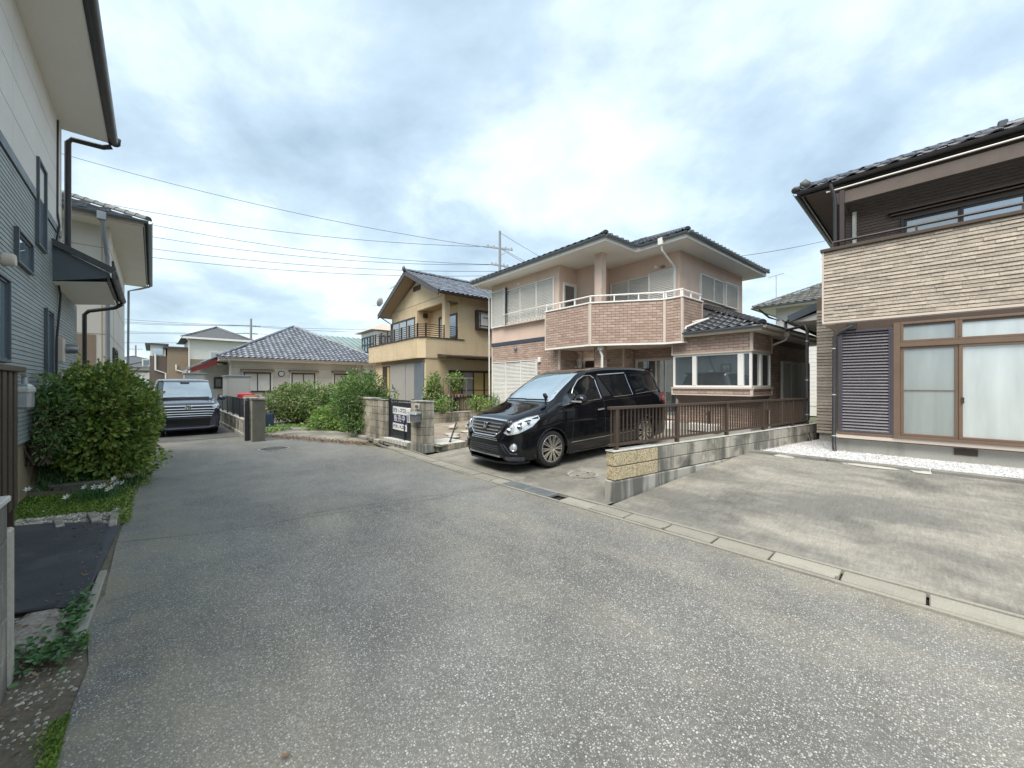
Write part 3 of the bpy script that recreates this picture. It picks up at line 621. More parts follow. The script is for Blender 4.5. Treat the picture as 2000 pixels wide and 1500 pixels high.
def frame_mb(F, x0, x1, z0, z1, d0, d1, w):
    m = MB(); F.box(m, x0, x1, z0, z0+w, d0, d1); F.box(m, x0, x1, z1-w, z1, d0, d1); F.box(m, x0, x0+w, z0+w, z1-w, d0, d1); F.box(m, x1-w, x1, z0+w, z1-w, d0, d1); return m
def window(t, F, x0, x1, z0, z1, fm, pm, n=2, w=.045, proud=.05, sub=None, sill=True):
    o = t.part('window', frame_mb(F, x0, x1, z0, z1, 0, proud, w), fm, bev=.004)
    dx = (x1-x0-2*w)/n
    for i in range(n):
        a, b = x0+w+i*dx, x0+w+(i+1)*dx; dd = proud*(.55 if i % 2 else .3)
        t.part('sash', frame_mb(F, a, b, z0+w, z1-w, dd-.015, dd+.012, w*.7), fm, o)
        p = MB(); F.box(p, a+w*.65, b-w*.65, z0+w*1.6, z1-w*1.6, dd-.008, dd-.003); t.part('pane', p, pm[i % len(pm)] if isinstance(pm, list) else pm, o)
        if sub:
            for zz in sub: t.part('mid_rail', F.box(MB(), a+w*.65, b-w*.65, zz-.02, zz+.02, dd-.01, dd+.01), fm, o)
    if sill: t.part('sill', F.box(MB(), x0-.02, x1+.02, z0-.03, z0-.002, 0, proud+.03), fm, o)
    return o
def shutter(t, F, x0, x1, z0, z1, cuts, mat, pitch=.054, d=.06, slats=False, frame=True):
    o = t.part('shutter', frame_mb(F, x0, x1, z0, z1, 0, d+.012, .035), mat, bev=.003); xs = [x0+.035]+cuts+[x1-.035]
    for i in range(len(xs)-1):
        a, b = xs[i], xs[i+1]; dd = d-.015*(i % 2)
        t.part('stile', F.box(F.box(MB(), a+.001, a+.028, z0+.036, z1-.036, 0, dd+.008), b-.028, b-.001, z0+.036, z1-.036, 0, dd+.008), mat, o)
        m = MB(); z = z0+.04
        while z < z1-.04-pitch*.6:
            P = [F.pt(a+.028,z,dd), F.pt(b-.028,z,dd), F.pt(b-.028,z+pitch*.74,dd-.03), F.pt(a+.028,z+pitch*.74,dd-.03), F.pt(a+.028,z+.012,dd-.034), F.pt(b-.028,z+.012,dd-.034)]
            if slats: t.part('slat', MB().add(P, [(0,1,2,3),(4,5,1,0)]), mat, o)
            else: m.add(P, [(0,1,2,3),(4,5,1,0)])
            z += pitch
        if not slats: t.part('louvre', m, mat, o, kind='stuff')
        t.part('backing', F.box(MB(), a+.01, b-.01, z0+.036, z1-.036, .002, dd-.036), m_greyj if slats else mat, o)
    return o
BW, BH, GAP = .235, .080, .013
brick_left = [300]
def bricks(t, parent, F, x0, x1, z0, z1, objs=False, keep=None):
    mb = MB(); r = 0; z = z0
    shared = None
    if objs:
        m = MB(); m.box(GAP/2, BW-GAP/2, -.011, .004, GAP/2, BH-GAP/2); shared = mesh('brick', m, m_brick)
    while z < z1-.02:
        zt = min(z+BH, z1); x = x0-(BW/2 if r % 2 else 0)
        while x < x1-.012:
            a, b = max(x, x0), min(x+BW, x1)
            if b-a > .02 and (keep is None or keep((a+b)/2, (z+zt)/2)):
                if objs and brick_left[0] > 0 and b-a > BW-.002 and zt-z > BH-.002:
                    brick_left[0] -= 1
                    t.piece('brick', shared, F.pt(x, z, 0), Matrix(((F.u[0],-F.n[0],0),(F.u[1],-F.n[1],0),(0,0,1))), parent)
                else:
                    mb.cur = random.random(); d = .010+rr(-.001,.002)
                    P = [F.pt(a+GAP/2,z+GAP/2,-.002), F.pt(b-GAP/2,z+GAP/2,-.002), F.pt(b-GAP/2,zt-GAP/2,-.002), F.pt(a+GAP/2,zt-GAP/2,-.002), F.pt(a+GAP/2,z+GAP/2,d), F.pt(b-GAP/2,z+GAP/2,d), F.pt(b-GAP/2,zt-GAP/2,d), F.pt(a+GAP/2,zt-GAP/2,d)]
                    mb.add(P, [(4,5,6,7),(0,1,5,4),(1,2,6,5),(2,3,7,6),(3,0,4,7)])
            x += BW
        z += BH; r += 1
    if mb.f: t.part('brick_field', mb, m_brick, parent, kind='stuff')
def strips(t, parent, F, x0, x1, z0, z1, pitch, mat, objs=False, lo=.25, hi=.7, keep=None, name='siding_stone'):
    mb = MB(); z = z0
    while z < z1-.01:
        zt = min(z+pitch, z1); x = x0
        while x < x1-.001:
            b = min(x+rr(lo, hi), x1)
            if x1-b < .1: b = x1
            if keep is None or keep((x+b)/2, (z+zt)/2):
                d = rr(.012,.026); m = MB() if objs else mb; mb.cur = random.random(); k = rr(.002,.009); g = .004
                P = [F.pt(x+.001,z+g,0), F.pt(b-.001,z+g,0), F.pt(b-.001,zt-.001,0), F.pt(x+.001,zt-.001,0), F.pt(x+.001,z+g+k,d), F.pt(b-.001,z+g+rr(.002,.009),d+rr(-.004,.004)), F.pt(b-.001,zt-rr(.006,.016),d*.55), F.pt(x+.001,zt-rr(.006,.016),d*.55)]
                m.add(P, [(4,5,6,7),(0,1,5,4),(1,2,6,5),(2,3,7,6),(3,0,4,7)])
                if objs: t.part(name, m, mat, parent)
            x = b
        z = zt
    if not objs: t.part('cladding', mb, mat, parent, kind='stuff')
def ribs(t, parent, F, x0, x1, z0, z1, pitch, mat, depth=.008):     # fine horizontal siding relief
    mb = MB(); z = z0
    while z < z1-.01:
        zt = min(z+pitch, z1)
        mb.add([F.pt(x0,z+.004,0), F.pt(x1,z+.004,0), F.pt(x1,z+.008,depth), F.pt(x0,z+.008,depth), F.pt(x1,zt-.004,depth*.8), F.pt(x0,zt-.004,depth*.8), F.pt(x1,zt,0), F.pt(x0,zt,0)], [(0,1,2,3),(3,2,4,5),(5,4,6,7)])
        z = zt
    t.part('siding_relief', mb, mat, parent, kind='stuff')
TPROF = [.012,.002,-.004,.0,.016,.036,.040,.026]
def tile_mesh(w, l, mat, amp=1.):
    m = MB(); n = len(TPROF); V = []
    for k, h in enumerate(TPROF):
        x = k*w/(n-1); V += [(x, 0, h*amp+.034), (x, l+.02, h*amp+.004), (x, .004, h*amp+.008)]
    m.add(V, [(3*k,3*k+3,3*k+4,3*k+1) for k in range(n-1)]+[(3*k+2,3*k+5,3*k+3,3*k) for k in range(n-1)]); return m
def tile_field(t, parent, A, B, poly, mat, w=.27, l=.24, objs=False, inset=.02, smooth=True, name='roof_tile'):
    A, B = Vector(A), Vector(B); U = (B-A).normalized(); P = [Vector(p) for p in poly]; nn = Vector((0,0,0))
    for i in range(len(P)): nn += P[i].cross(P[(i+1) % len(P)])
    nn.normalize(); nn = nn if nn.z > 0 else -nn; V = nn.cross(U).normalized()
    q = [((p-A).dot(U), (p-A).dot(V)) for p in P]; umin, umax = min(a for a, b in q), max(a for a, b in q); vmax = max(b for a, b in q)
    base = tile_mesh(w, l, mat); me = mesh(name, base, mat, smooth='all') if objs else None; big = MB(); rot = Matrix((U, V, nn)).transposed()
    j = 0
    while j*l < vmax:
        i = math.floor(umin/w)
        while i*w < umax:
            if inpoly((i*w+w/2, j*l+l*.55), q):
                o = A+U*(i*w)+V*(j*l-.05)
                if objs and (objs is True or j < objs): t.piece(name, me, o, rot, parent)
                else:
                    big.cur = random.random(); big.add([o+rot @ Vector(v) for v in base.v], base.f)
            i += 1
        j += 1
    if big.f: t.part('tile_field', big, mat, parent, smooth='all', kind='stuff')
def caps(t, parent, A, B, mat, r=.10, l=.27, name='ridge_tile', end=True):
    A, B = Vector(A), Vector(B); d = (B-A); n = max(1, round(d.length/l)); l = d.length/n; d.normalize()
    x = d.cross(Vector((0,0,1))).normalized(); up = x.cross(d).normalized(); m = MB(); k = 8; V = []
    for f, rad in ((-.02, r*1.06), (.04, r*1.08), (.045, r), (l, r*.93)):
        for i in range(k+1): a = math.pi*i/k; V.append((f, math.cos(a)*rad, math.sin(a)*rad*.95))
    m.add(V, [(s*(k+1)+i, s*(k+1)+i+1, (s+1)*(k+1)+i+1, (s+1)*(k+1)+i) for s in range(3) for i in range(k)]+[list(range(k+1))[::-1]])
    me = mesh(name, m, mat, smooth=True); rot = Matrix((d, x, up)).transposed()
    for i in range(n): t.piece(name, me, A+d*(l*i), rot, parent)
def hip_roof(t, p0, p1, q0, q1, ze, slope, mat, tiled, w=.27, l=.24, objs=None, capmat=None, noeave=()):
    dp, dq = p1-p0, q1-q0; h = min(dp, dq)/2; zr = ze+h*slope
    if dp >= dq: r0, r1 = (p0+h, q0+h, zr), (p1-h, q0+h, zr)
    else: r0, r1 = (p0+h, q0+h, zr), (p0+h, q1-h, zr)
    c = {'a': (p0,q0,ze), 'b': (p1,q0,ze), 'c': (p1,q1,ze), 'd': (p0,q1,ze)}
    if dp >= dq: S = {'f': [c['a'],c['b'],r1,r0], 'r': [c['b'],c['c'],r1], 'k': [c['c'],c['d'],r0,r1], 'l': [c['d'],c['a'],r0]}
    else: S = {'f': [c['a'],c['b'],r0], 'r': [c['b'],c['c'],r1,r0], 'k': [c['c'],c['d'],r1], 'l': [c['d'],c['a'],r0,r1]}
    m = MB(); 
    for k in 'frkl': m.poly(S[k])
    m.poly([c['d'],c['c'],c['b'],c['a']])
    roof = t.part('roof', m, m_tileD)
    for k in tiled: tile_field(t, roof, S[k][0], S[k][1], S[k], mat, w, l, objs.get(k, False) if objs else False)
    up = Vector((0,0,.03)); V = Vector
    hips = [(c['a'], r0), (c['b'], r0 if dp < dq else r1), (c['c'], r1), (c['d'], r1 if dp < dq else r0)]
    for (a, b), nm in zip(hips, 'abcd'):
        if nm in noeave: continue
        caps(t, roof, V(a)+up, V(b)+up, capmat or mat, .085)
    if (V(r0)-V(r1)).length > .3: caps(t, roof, V(r0)+up, V(r1)+up, capmat or mat, .11)
    return roof
def eaves(t, ring, z0, z1, mat, name='soffit'): return t.part(name, MB().prism(ring, z0, z1), mat)
def pipe(t, pts, r, mat, name='downpipe', n=10, parent=None):
    o = t.part(name, MB().tube(pts, r, n), mat, parent, smooth=True); return o
def half_gutter(t, a, b, mat, r=.055, name='gutter'):
    a, b = Vector(a), Vector(b); d = (b-a).normalized(); x = d.cross(Vector((0,0,1))).normalized(); m = MB(); V = []; k = 8
    for p in (a, b):
        for rad in (r, r*.86):
            for i in range(k+1): an = math.pi+math.pi*i/k; V.append(p+x*math.cos(an)*rad+Vector((0,0,math.sin(an)*rad*.95)))
    n = k+1
    m.add(V, [(i,i+1,2*n+i+1,2*n+i) for i in range(k)]+[(n+i+1,n+i,3*n+i,3*n+i+1) for i in range(k)]+[(0,2*n,3*n,n),(k,n+k,3*n+k,2*n+k)]+[(i+1,i,n+i,n+i+1) for i in range(k)]+[(2*n+i,2*n+i+1,3*n+i+1,3*n+i) for i in range(k)])
    return t.part(name, m, mat, smooth=True)
V = Vector

# ------------------------------------------------------------------ pink two-storey house
t = Thing('pink_house', 'two storey pink stucco house with brown brick tile ground floor and white shutters', 'house', K, (-9,13,0))
up = MB(); up.prism([(-13.3,9.82),(-9.35,9.82),(-9.35,10.7),(-8.55,10.7),(-8.55,11.6),(-5.95,11.6),(-5.95,16.5),(-13.3,16.5)], 3.2, 5.77); t.part('upper_wall', up, m_pink)
lo = MB(); lo.prism([(-13.3,9.82),(-9.35,9.82),(-9.35,11.05),(-7.58,11.05),(-7.58,11.62),(-5.95,11.62),(-5.95,16.48),(-13.3,16.48)], .45, 3.2); wall = t.part('lower_wall', lo, m_mortar)
fo = MB(); fo.prism([(-13.32,9.80),(-9.33,9.80),(-9.33,11.0),(-7.56,11.0),(-7.56,11.6),(-5.9,11.6),(-5.9,11.32),(-3.88,11.32),(-3.88,16.46),(-13.32,16.46)], -.05, .46); t.part('foundation', fo, m_conc)
an = MB(); an.prism([(-5.95,11.62),(-5.84,11.62),(-5.84,11.35),(-3.9,11.35),(-3.9,16.45),(-5.95,16.45)], .46, 2.98); anx = t.part('annex_wall', an, m_mortar)
F0, F1, F2, F3 = front(9.82), front(10.7), front(11.05), front(11.62); SR = side(-9.35)
bricks(t, wall, F0, -13.28, -9.36, .47, 3.19, keep=lambda x, z: not (x < -10.42 and z < 2.53))
bricks(t, wall, SR, 9.84, 11.04, .47, 2.8); bricks(t, wall, F2, -9.33, -7.6, .47, 2.85, keep=lambda x, z: x > -8.2 or z > 2.5)
bricks(t, wall, side(-7.58), 11.07, 11.61, .47, 2.85); bricks(t, wall, F3, -7.55, -5.86, 2.44, 2.85)
bricks(t, anx, front(11.35), -5.8, -3.95, .47, 1.30); bricks(t, anx, side(-3.9), 11.4, 16.4, .47, 2.78, keep=lambda x, z: not (x > 13.7 and z < 2.33))
for F, x in ((F0,-13.28),(F0,-9.37),(F2,-7.61)): fpart(t, 'corner_trim', F, x-.02, x+.045, .46, 3.19 if F is F0 else 2.86, 0, .022, m_trim)
fpart(t, 'corner_trim', SR, 9.80, 9.86, .46, 2.86, 0, .024, m_trim)
fpart(t, 'band', F0, -13.31, -9.7, 3.20, 3.34, 0, .03, m_navy); 
for x in (-13.29,-9.39): fpart(t, 'corner_trim', F0, x-.01, x+.035, 3.35, 5.75, 0, .012, m_trim)
fpart(t, 'joint', F0, -10.5, -10.487, 3.36, 4.0, 0, .006, m_trim)
shutter(t, F0, -13.2, -9.57, 4.0, 5.40, [-12.3,-11.4,-10.48], m_shut); shutter(t, F0, -13.22, -10.44, .66, 2.53, [-12.3,-11.37], m_shut)
shutter(t, front(9.755), -13.24, -12.28, 3.97, 5.5, [], m_shut, d=.035); fpart(t, 'shutter_rail', F0, -12.28, -12.2, 3.95, 5.52, .06, .12, m_gutd)
FR = front(11.6); shutter(t, FR, -8.5, -6.05, 4.15, 5.2, [-7.75,-6.95], m_shut)
shutter(t, front(11.535), -6.97, -6.03, 4.12, 5.24, [], m_shut, d=.035)
SP = side(-5.95); shutter(t, SP, 12.87, 15.8, 4.43, 5.27, [13.9,14.7], m_shut); shutter(t, side(-5.885), 14.75, 15.85, 4.40, 5.30, [], m_shut, d=.035)
SA = side(-3.9); shutter(t, SA, 13.75, 16.35, .42, 2.31, [14.6,15.42], m_shut); shutter(t, side(-3.835), 15.5, 16.42, .38, 2.33, [], m_shut, d=.035)
fpart(t, 'window', SA, 12.55, 12.75, 1.2, 2.3, 0, .03, m_paned)
# window guard with bracket teeth under the upper left shutter
gd = t.part('guard_rail', MB().tube([F0.pt(-12.45,4.42,.16), F0.pt(-9.75,4.42,.16)], .014), m_pipeW, smooth=True)
for i in range(15): fpart(t, 'bracket', F0, -12.3+i*.165, -12.24+i*.165, 4.02, 4.06, 0, .14, m_shut, gd)
for i in range(26): t.part('baluster', MB().tube([F0.pt(-12.4+i*.1,4.04,.16), F0.pt(-12.4+i*.1,4.42,.16)], .006, 5), m_pipeW, gd)
fpart(t, 'ledge', F0, -12.45, -9.7, 3.95, 3.985, 0, .17, m_trim)
# balcony door in the recess
window(t, SR, 9.98, 10.66, 3.4, 5.2, m_white, m_paned, 1, .06)
window(t, F3, -7.5, -5.98, .55, 2.46, m_trim, [m_pane, m_pane], 2, .05)
fpart(t, 'room_back', F3, -7.5, -5.98, .5, 2.46, .002, .006, m_room)
dr = fpart(t, 'front_door', F2, -9.28, -8.35, .47, 2.55, 0, .05, m_trim); fpart(t, 'door_panel', F2, -9.18, -8.5, .55, 2.45, .052, .065, m_dkbrown, dr)
# roofs
eaves(t, [(-13.85,9.22),(-6.97,9.22),(-6.97,10.8),(-5.35,10.8),(-5.35,17.1),(-13.85,17.1)], 5.77, 5.81, m_soffit)
for a, b in (((-13.86,9.20),(-6.95,9.20)),((-6.95,9.20),(-6.95,10.78)),((-6.95,10.78),(-5.33,10.78)),((-5.33,10.78),(-5.33,17.1))):
    t.part('fascia', MB().bar((a[0],a[1],5.85),(b[0],b[1],5.85),.03,.15), m_white)
hip_roof(t, -13.9, -6.9, 9.15, 17.15, 5.95, .44, m_tileK, 'fr', objs={'f': 4}); hip_roof(t, -13.88, -5.28, 10.73, 17.16, 5.952, .44, m_tileK, 'fr', objs={'r': 4}, noeave=('a','d'))
for a, b in (((-13.9,9.12),(-6.86,9.12)),((-6.86,9.14),(-6.86,10.66)),((-6.8,10.70),(-5.25,10.70)),((-5.24,10.72),(-5.24,17.1))): half_gutter(t, (*a,5.93), (*b,5.93), m_gutr, .06)
pipe(t, [(-13.6,9.14,5.9),(-13.55,9.3,5.7),(-13.38,9.72,5.35),(-13.38,9.74,.3)], .03, m_pipeW)
t.part('rain_head', MB().box(-6.14,-5.99,10.64,10.80,5.74,5.95), m_pipeW, bev=.01)
pipe(t, [(-6.06,10.72,5.75),(-6.06,10.75,5.6),(-6.08,11.5,5.28),(-6.08,11.53,5.2),(-6.08,11.53,4.1)], .036, m_pipeW)
for F, x, z in ((F0,-11.55,5.53),(FR,-6.75,5.42)): t.part('vent_cap', MB().lathe([(.0,.03),(.05,.03),(.062,.0)], F.pt(x,z,0), (F.n[0],F.n[1],0), 16), m_white, smooth=True)
fpart(t, 'wall_light', FR, -6.55, -6.43, 5.34, 5.4, 0, .12, m_metal)
# pillar under and above the balcony corner
t.part('column', MB().box(-7.87,-7.62,9.9,10.14,2.86,5.78), m_pink); t.part('column_trim', MB().box(-7.66,-7.605,9.885,9.93,4.1,5.77), m_trim); t.part('column_trim', MB().box(-7.88,-7.84,9.887,9.93,4.1,5.77), m_trim)
col = t.part('column', MB().box(-7.89,-7.60,9.88,10.16,.1,2.82), m_mortar); bricks(t, col, front(9.88), -7.86, -7.64, .15, 2.8); bricks(t, col, side(-7.60), 9.92, 10.14, .15, 2.8)
t.part('column_trim', MB().box(-7.635,-7.585,9.865,9.915,.1,2.81), m_trim)
pipe(t, [(-7.52,9.72,2.8),(-7.52,9.72,2.62),(-7.47,9.74,2.5),(-7.47,9.74,.2)], .036, m_pipeW); t.part('rain_head', MB().box(-7.59,-7.45,9.65,9.79,2.66,2.8), m_pipeW, bev=.01)
# balcony with a slanted middle face
ring = [(-9.63,9.4),(-7.67,9.4),(-5.94,10.69),(-5.40,10.69),(-5.40,11.9)]
bal = t.part('balcony', MB().prism(ring+[(-5.96,11.58),(-8.52,11.58),(-8.52,10.69),(-9.33,10.69),(-9.33,9.81),(-9.63,9.81)], 2.80, 2.86), m_trim)
for i, (a, b) in enumerate(zip(ring, ring[1:])):
    Lg = math.dist(a, b); F = Face(a, (b[0]-a[0], b[1]-a[1])); n = F.n
    t.part('parapet', MB().prism([a, b, (b[0]-n[0]*.12, b[1]-n[1]*.12), (a[0]-n[0]*.12, a[1]-n[1]*.12)], 2.86, 4.09), m_mortar, bal)
    bricks(t, bal, F, .05, Lg-.05, 2.86, 4.09, objs=i in (0, 1))
    fpart(t, 'corner_trim', F, -.004, .045, 2.82, 4.09, -.01, .02, m_trim, bal); fpart(t, 'corner_trim', F, Lg-.045, Lg+.004, 2.82, 4.09, -.01, .021, m_trim, bal)
    fpart(t, 'base_trim', F, 0, Lg, 2.79, 2.835, 0, .022, m_white, bal); fpart(t, 'coping', F, -.03, Lg+.03, 4.09, 4.135, -.15, .035, m_white, bal, bev=.006)
    m = MB(); m.tube([F.pt(0,4.33,-.05), F.pt(Lg,4.33,-.05)], .024, 10); t.part('handrail', m, m_white, bal, smooth=True)
    k = max(1, round(Lg/.75))
    for j in range(k+1): fpart(t, 'rail_post', F, j*(Lg-.04)/k, j*(Lg-.04)/k+.035, 4.13, 4.32, -.075, -.035, m_white, bal)
half = [(-9.62,9.78),(-9.63,9.42)]
t.part('handrail', MB().tube([(-9.9,9.78,4.33),(-9.62,9.45,4.33)], .022, 8), m_white, bal, smooth=True)
# corner bay window
bw = t.part('bay', MB().prism([(-5.84,10.95),(-3.72,10.95),(-3.72,12.37),(-3.89,12.37),(-3.89,11.34),(-5.84,11.34)], 2.46, 2.95), m_mortar)
FB, SB = front(10.95), side(-3.72)
bricks(t, bw, FB, -5.80, -3.77, 2.50, 2.94, objs=True); bricks(t, bw, SB, 11.0, 12.34, 2.50, 2.94, objs=True)
t.part('sill_band', MB().prism([(-5.84,10.95),(-3.72,10.95),(-3.72,12.37),(-3.89,12.37),(-3.89,11.34),(-5.84,11.34)], 1.32, 1.50), m_mortar, bw)
bricks(t, bw, FB, -5.80, -3.77, 1.35, 1.48); bricks(t, bw, SB, 11.0, 12.34, 1.35, 1.48)
for z0, z1, d in ((2.455,2.50,.03),(1.485,1.53,.045),(1.305,1.34,.02)):
    fpart(t, 'bay_trim', FB, -5.86, -3.70, z0, z1, 0, d, m_trim, bw); fpart(t, 'bay_trim', SB, 10.95, 12.39, z0, z1, .001, d, m_trim, bw)
for F, x in ((FB,-5.86),(FB,-3.765),(SB,10.93),(SB,12.34)): fpart(t, 'corner_trim', F, x, x+.05, 2.5, 2.95, 0, .024, m_trim, bw); fpart(t, 'corner_trim', F, x, x+.05, 1.34, 1.485, 0, .024, m_trim, bw)
sk = MB(); sk.add([(-5.84,10.96,1.31),(-3.73,10.96,1.31),(-3.73,12.36,1.31),(-3.89,12.3,.98),(-3.89,11.34,.98),(-5.7,11.34,.98),(-5.84,11.34,1.31)], [(5,4,1,0),(4,3,2,1),(6,5,0)]); t.part('bay_underside', sk, m_stoneD, bw)
fw = t.part('bay_window', frame_mb(FB, -5.82, -3.74, 1.53, 2.455, -.07, -.01, .05), m_white, bw)
for a, b in ((-5.77,-5.25),(-5.14,-4.06),(-3.92,-3.79)):
    fpart(t, 'pane', FB, a, b, 1.58, 2.405, -.045, -.04, m_pane, bw)
for a, b in ((-5.25,-5.14),(-4.06,-3.92)): fpart(t, 'mullion', FB, a, b, 1.58, 2.405, -.08, 0, m_white, bw)
t.part('bay_window', frame_mb(SB, 10.97, 12.35, 1.53, 2.455, -.07, -.01, .05), m_white, bw)
for a, b in ((11.02,11.55),(11.68,12.3)): fpart(t, 'pane', SB, a, b, 1.58, 2.405, -.045, -.04, m_pane, bw)
fpart(t, 'mullion', SB, 11.55, 11.68, 1.58, 2.405, -.08, 0, m_white, bw)
t.part('bay_room', MB().box(-5.8,-3.95,11.30,11.345,1.5,2.45), m_room, bw)
for a, b in ((-5.6,-5.45),(-4.45,-4.12),(-5.1,-5.0)): t.part('curtain', MB().box(a,b,11.12,11.15,1.53,2.3), m_curt, bw)
t.part('curtain', MB().box(-3.88,-3.86,11.7,12.0,1.53,2.4), m_curt, bw)
# annex roof: single tiles on the near slope
ze = 3.08; A_, B_, C_ = (-5.52,10.70,ze), (-3.42,10.70,ze), (-3.42,16.9,ze); ap = (-5.94,13.22,ze+.44*2.52); ap2 = (-5.94,16.9,ze+.44*2.52)
rf = t.part('roof', MB().add([(-5.94,10.70,ze-.02),B_,ap,C_,ap2,(-5.94,16.9,ze-.02)], [(0,1,2),(1,3,4,2),(5,3,1,0)]), m_tileD)
tile_field(t, rf, (-5.36,10.70,ze), B_, [(-5.36,10.70,ze),B_,(-5.36,12.64,ze+.44*1.94)], m_tileK, .25, .24, objs=True)
tile_field(t, rf, B_, C_, [B_,C_,ap2,ap], m_tileK, .27, .24, objs=False); caps(t, rf, V(B_)+V((0,0,.03)), V(ap)+V((0,0,.03)), m_tileK, .10, .24)
eaves(t, [(-5.94,10.72),(-3.45,10.72),(-3.45,16.9),(-5.94,16.9)], 2.955, 3.0, m_soffit)
for a, b in (((-5.37,10.70),(-3.43,10.70)),((-3.43,10.70),(-3.43,16.9))): t.part('fascia', MB().bar((*a,3.02),(*b,3.02),.03,.14), m_trim)
half_gutter(t, (-5.37,10.63,3.06), (-3.36,10.63,3.06), m_gutr, .05); half_gutter(t, (-3.36,10.65,3.05), (-3.36,16.9,3.05), m_pipeW, .055)
t.part('rain_head', MB().box(-3.42,-3.30,12.35,12.48,2.90,3.08), m_pipeW, bev=.01); pipe(t, [(-3.36,12.42,2.92),(-3.40,12.42,2.82),(-3.72,12.44,2.70),(-3.80,12.46,2.62),(-3.80,12.46,.3)], .03, m_pipeW)
pipe(t, [(-5.45,11.25,3.42),(-5.0,11.4,3.5),(-5.38,10.85,3.25),(-5.34,10.72,3.16)], .03, m_pipeW)
fpart(t, 'gas_box', SA, 12.28, 12.5, .9, 1.28, 0, .12, m_galv); fpart(t, 'porch_vent', F0, -10.38, -10.25, 2.42, 2.6, 0, .09, m_white, bev=.01)
t.part('hood_vent', MB().lathe([(.0,.11),(.05,.10),(.085,.05),(.09,0)], F0.pt(-11.7,3.02,0), (0,-1,0), 16), m_metal, smooth=True)
# porch lantern
ln = Thing('wall_lantern', 'white carriage lantern on the brick wall beside the porch', 'lantern', K, (-9.3,10.66,2.2)); lx, ly = -9.16, 10.66
ln.part('arm', MB().tube([(-9.34,ly,2.16),(-9.22,ly,2.12),(lx,ly,2.20)], .016), m_white, smooth=True); ln.part('backplate', MB().box(-9.345,-9.325,ly-.05,ly+.05,2.08,2.26), m_white, bev=.01)
ln.part('base', MB().lathe([(.0,2.2),(.05,2.2),(.07,2.24),(.06,2.25)], (lx,ly,0), n=6), m_white)
ln.part('glass', MB().lathe([(.062,2.25),(.10,2.45)], (lx,ly,0), n=6), m_frost); ln.part('cap', MB().lathe([(.125,2.45),(.12,2.47),(.06,2.53),(.015,2.55),(.02,2.58),(0,2.6)], (lx,ly,0), n=6), m_white)
for k in range(6):
    a = k*math.pi/3; bx = ln.fr; ln.part('glazing_bar', MB().tube([(lx+.064*math.cos(a),ly+.064*math.sin(a),2.25),(lx+.102*math.cos(a),ly+.102*math.sin(a),2.45)], .007, 5), m_white)
# things seen behind the fence at the annex wall
m = MB(); m.box(-5.4,-4.6,11.0,11.3,.28,.5); single('step_block', 'pale concrete step block at the foot of the brick annex behind the fence', 'step', m, m_cap, K, (-5,11.1,.25), bev=.02)
m = MB(); m.tube([(-4.9,11.2,.5),(-4.9,11.2,.85)], .04); m.tube([(-4.9,11.2,.8),(-4.9,11.05,.78)], .02); single('garden_tap', 'black garden tap post before the brick annex wall', 'tap', m, m_blackm, K, (-4.9,11.2,.3))
m = MB(); m.box(-7.3,-6.0,11.15,11.58,.2,.48); single('terrace_step', 'white terrace step below the sliding window behind the black van', 'step', m, m_white, K, (-6.6,11.3,.2), bev=.02)
# ------------------------------------------------------------------ beige house on the right
t = Thing('beige_house', 'beige stacked stone house with dark louvred shutter and brown framed glass doors', 'house', R, (1,11,.3))
PB = 6.5
m = MB(); m.prism([(-1.24,9.86),(PB,9.86),(PB,11.3),(-1.24,11.3)], .72, 2.80); t.part('bay_wall', m, m_stoneb)
m = MB(); m.prism([(-1.74,11.2),(PB,11.2),(PB,18),(-1.74,18)], .5, 3.6); w1_ = t.part('lower_wall', m, m_stoneb)
m = MB(); m.prism([(-1.26,9.9),(PB,9.9),(PB,11.18),(-1.26,11.18)], .2, .58); t.part('foundation', m, m_conc)
m = MB(); m.prism([(-1.70,11.24),(PB,11.24),(PB,17.9),(-1.70,17.9)], .2, .5); t.part('foundation', m, m_conc)
strips(t, w1_, front(11.2), -1.74, -1.2, .5, 3.3, .07, m_stone, objs=True, lo=.3, hi=.6)
strips(t, w1_, side(-1.74), 11.2, 11.3, .5, 3.3, .07, m_stone)
m = MB(); m.prism([(-1.19,10.8),(PB,10.8),(PB,17.9),(-1.19,17.9)], 3.0, 5.66); w2_ = t.part('upper_wall', m, m_stoneD)
FU = front(10.8); ribs(t, w2_, FU, -1.19, PB, 4.0, 5.6, .062, m_stoneD, .012)
# balcony
b_ = t.part('balcony', MB().box(-1.43,PB,9.84,11.2,2.80,2.86), m_trim)
t.part('parapet', MB().box(-1.43,PB,9.86,9.98,2.86,4.25), m_stoneb, b_); t.part('parapet', MB().box(-1.41,-1.29,9.985,11.2,2.86,4.25), m_stoneb, b_)
FBc = front(9.86); strips(t, b_, FBc, -1.43, 1.5, 2.87, 4.25, .066, m_stone, objs=True, lo=.14, hi=.42); strips(t, b_, FBc, 1.5, PB, 2.87, 4.25, .069, m_stone)
Face_l = Face((-1.43, 11.2), (0,-1)); strips(t, b_, Face_l, 0, 1.33, 2.87, 4.25, .069, m_stone)
fpart(t, 'corner_strip', FBc, -1.445, -1.415, 2.86, 4.25, -.01, .028, m_trim, b_)
t.part('coping', MB().box(-1.47,PB,9.80,10.02,4.25,4.31), m_brown, b_, bev=.008); t.part('coping', MB().box(-1.47,-1.25,10.022,11.2,4.25,4.31), m_brown, b_)
t.part('handrail', MB().tube([(-1.30,9.92,4.43),(PB,9.92,4.43)], .022, 10), m_dkbrown, b_, smooth=True)
for i in range(7): t.part('rail_post', MB().box(-1.30+i*1.15,-1.27+i*1.15,9.9,9.94,4.31,4.43), m_dkbrown, b_)
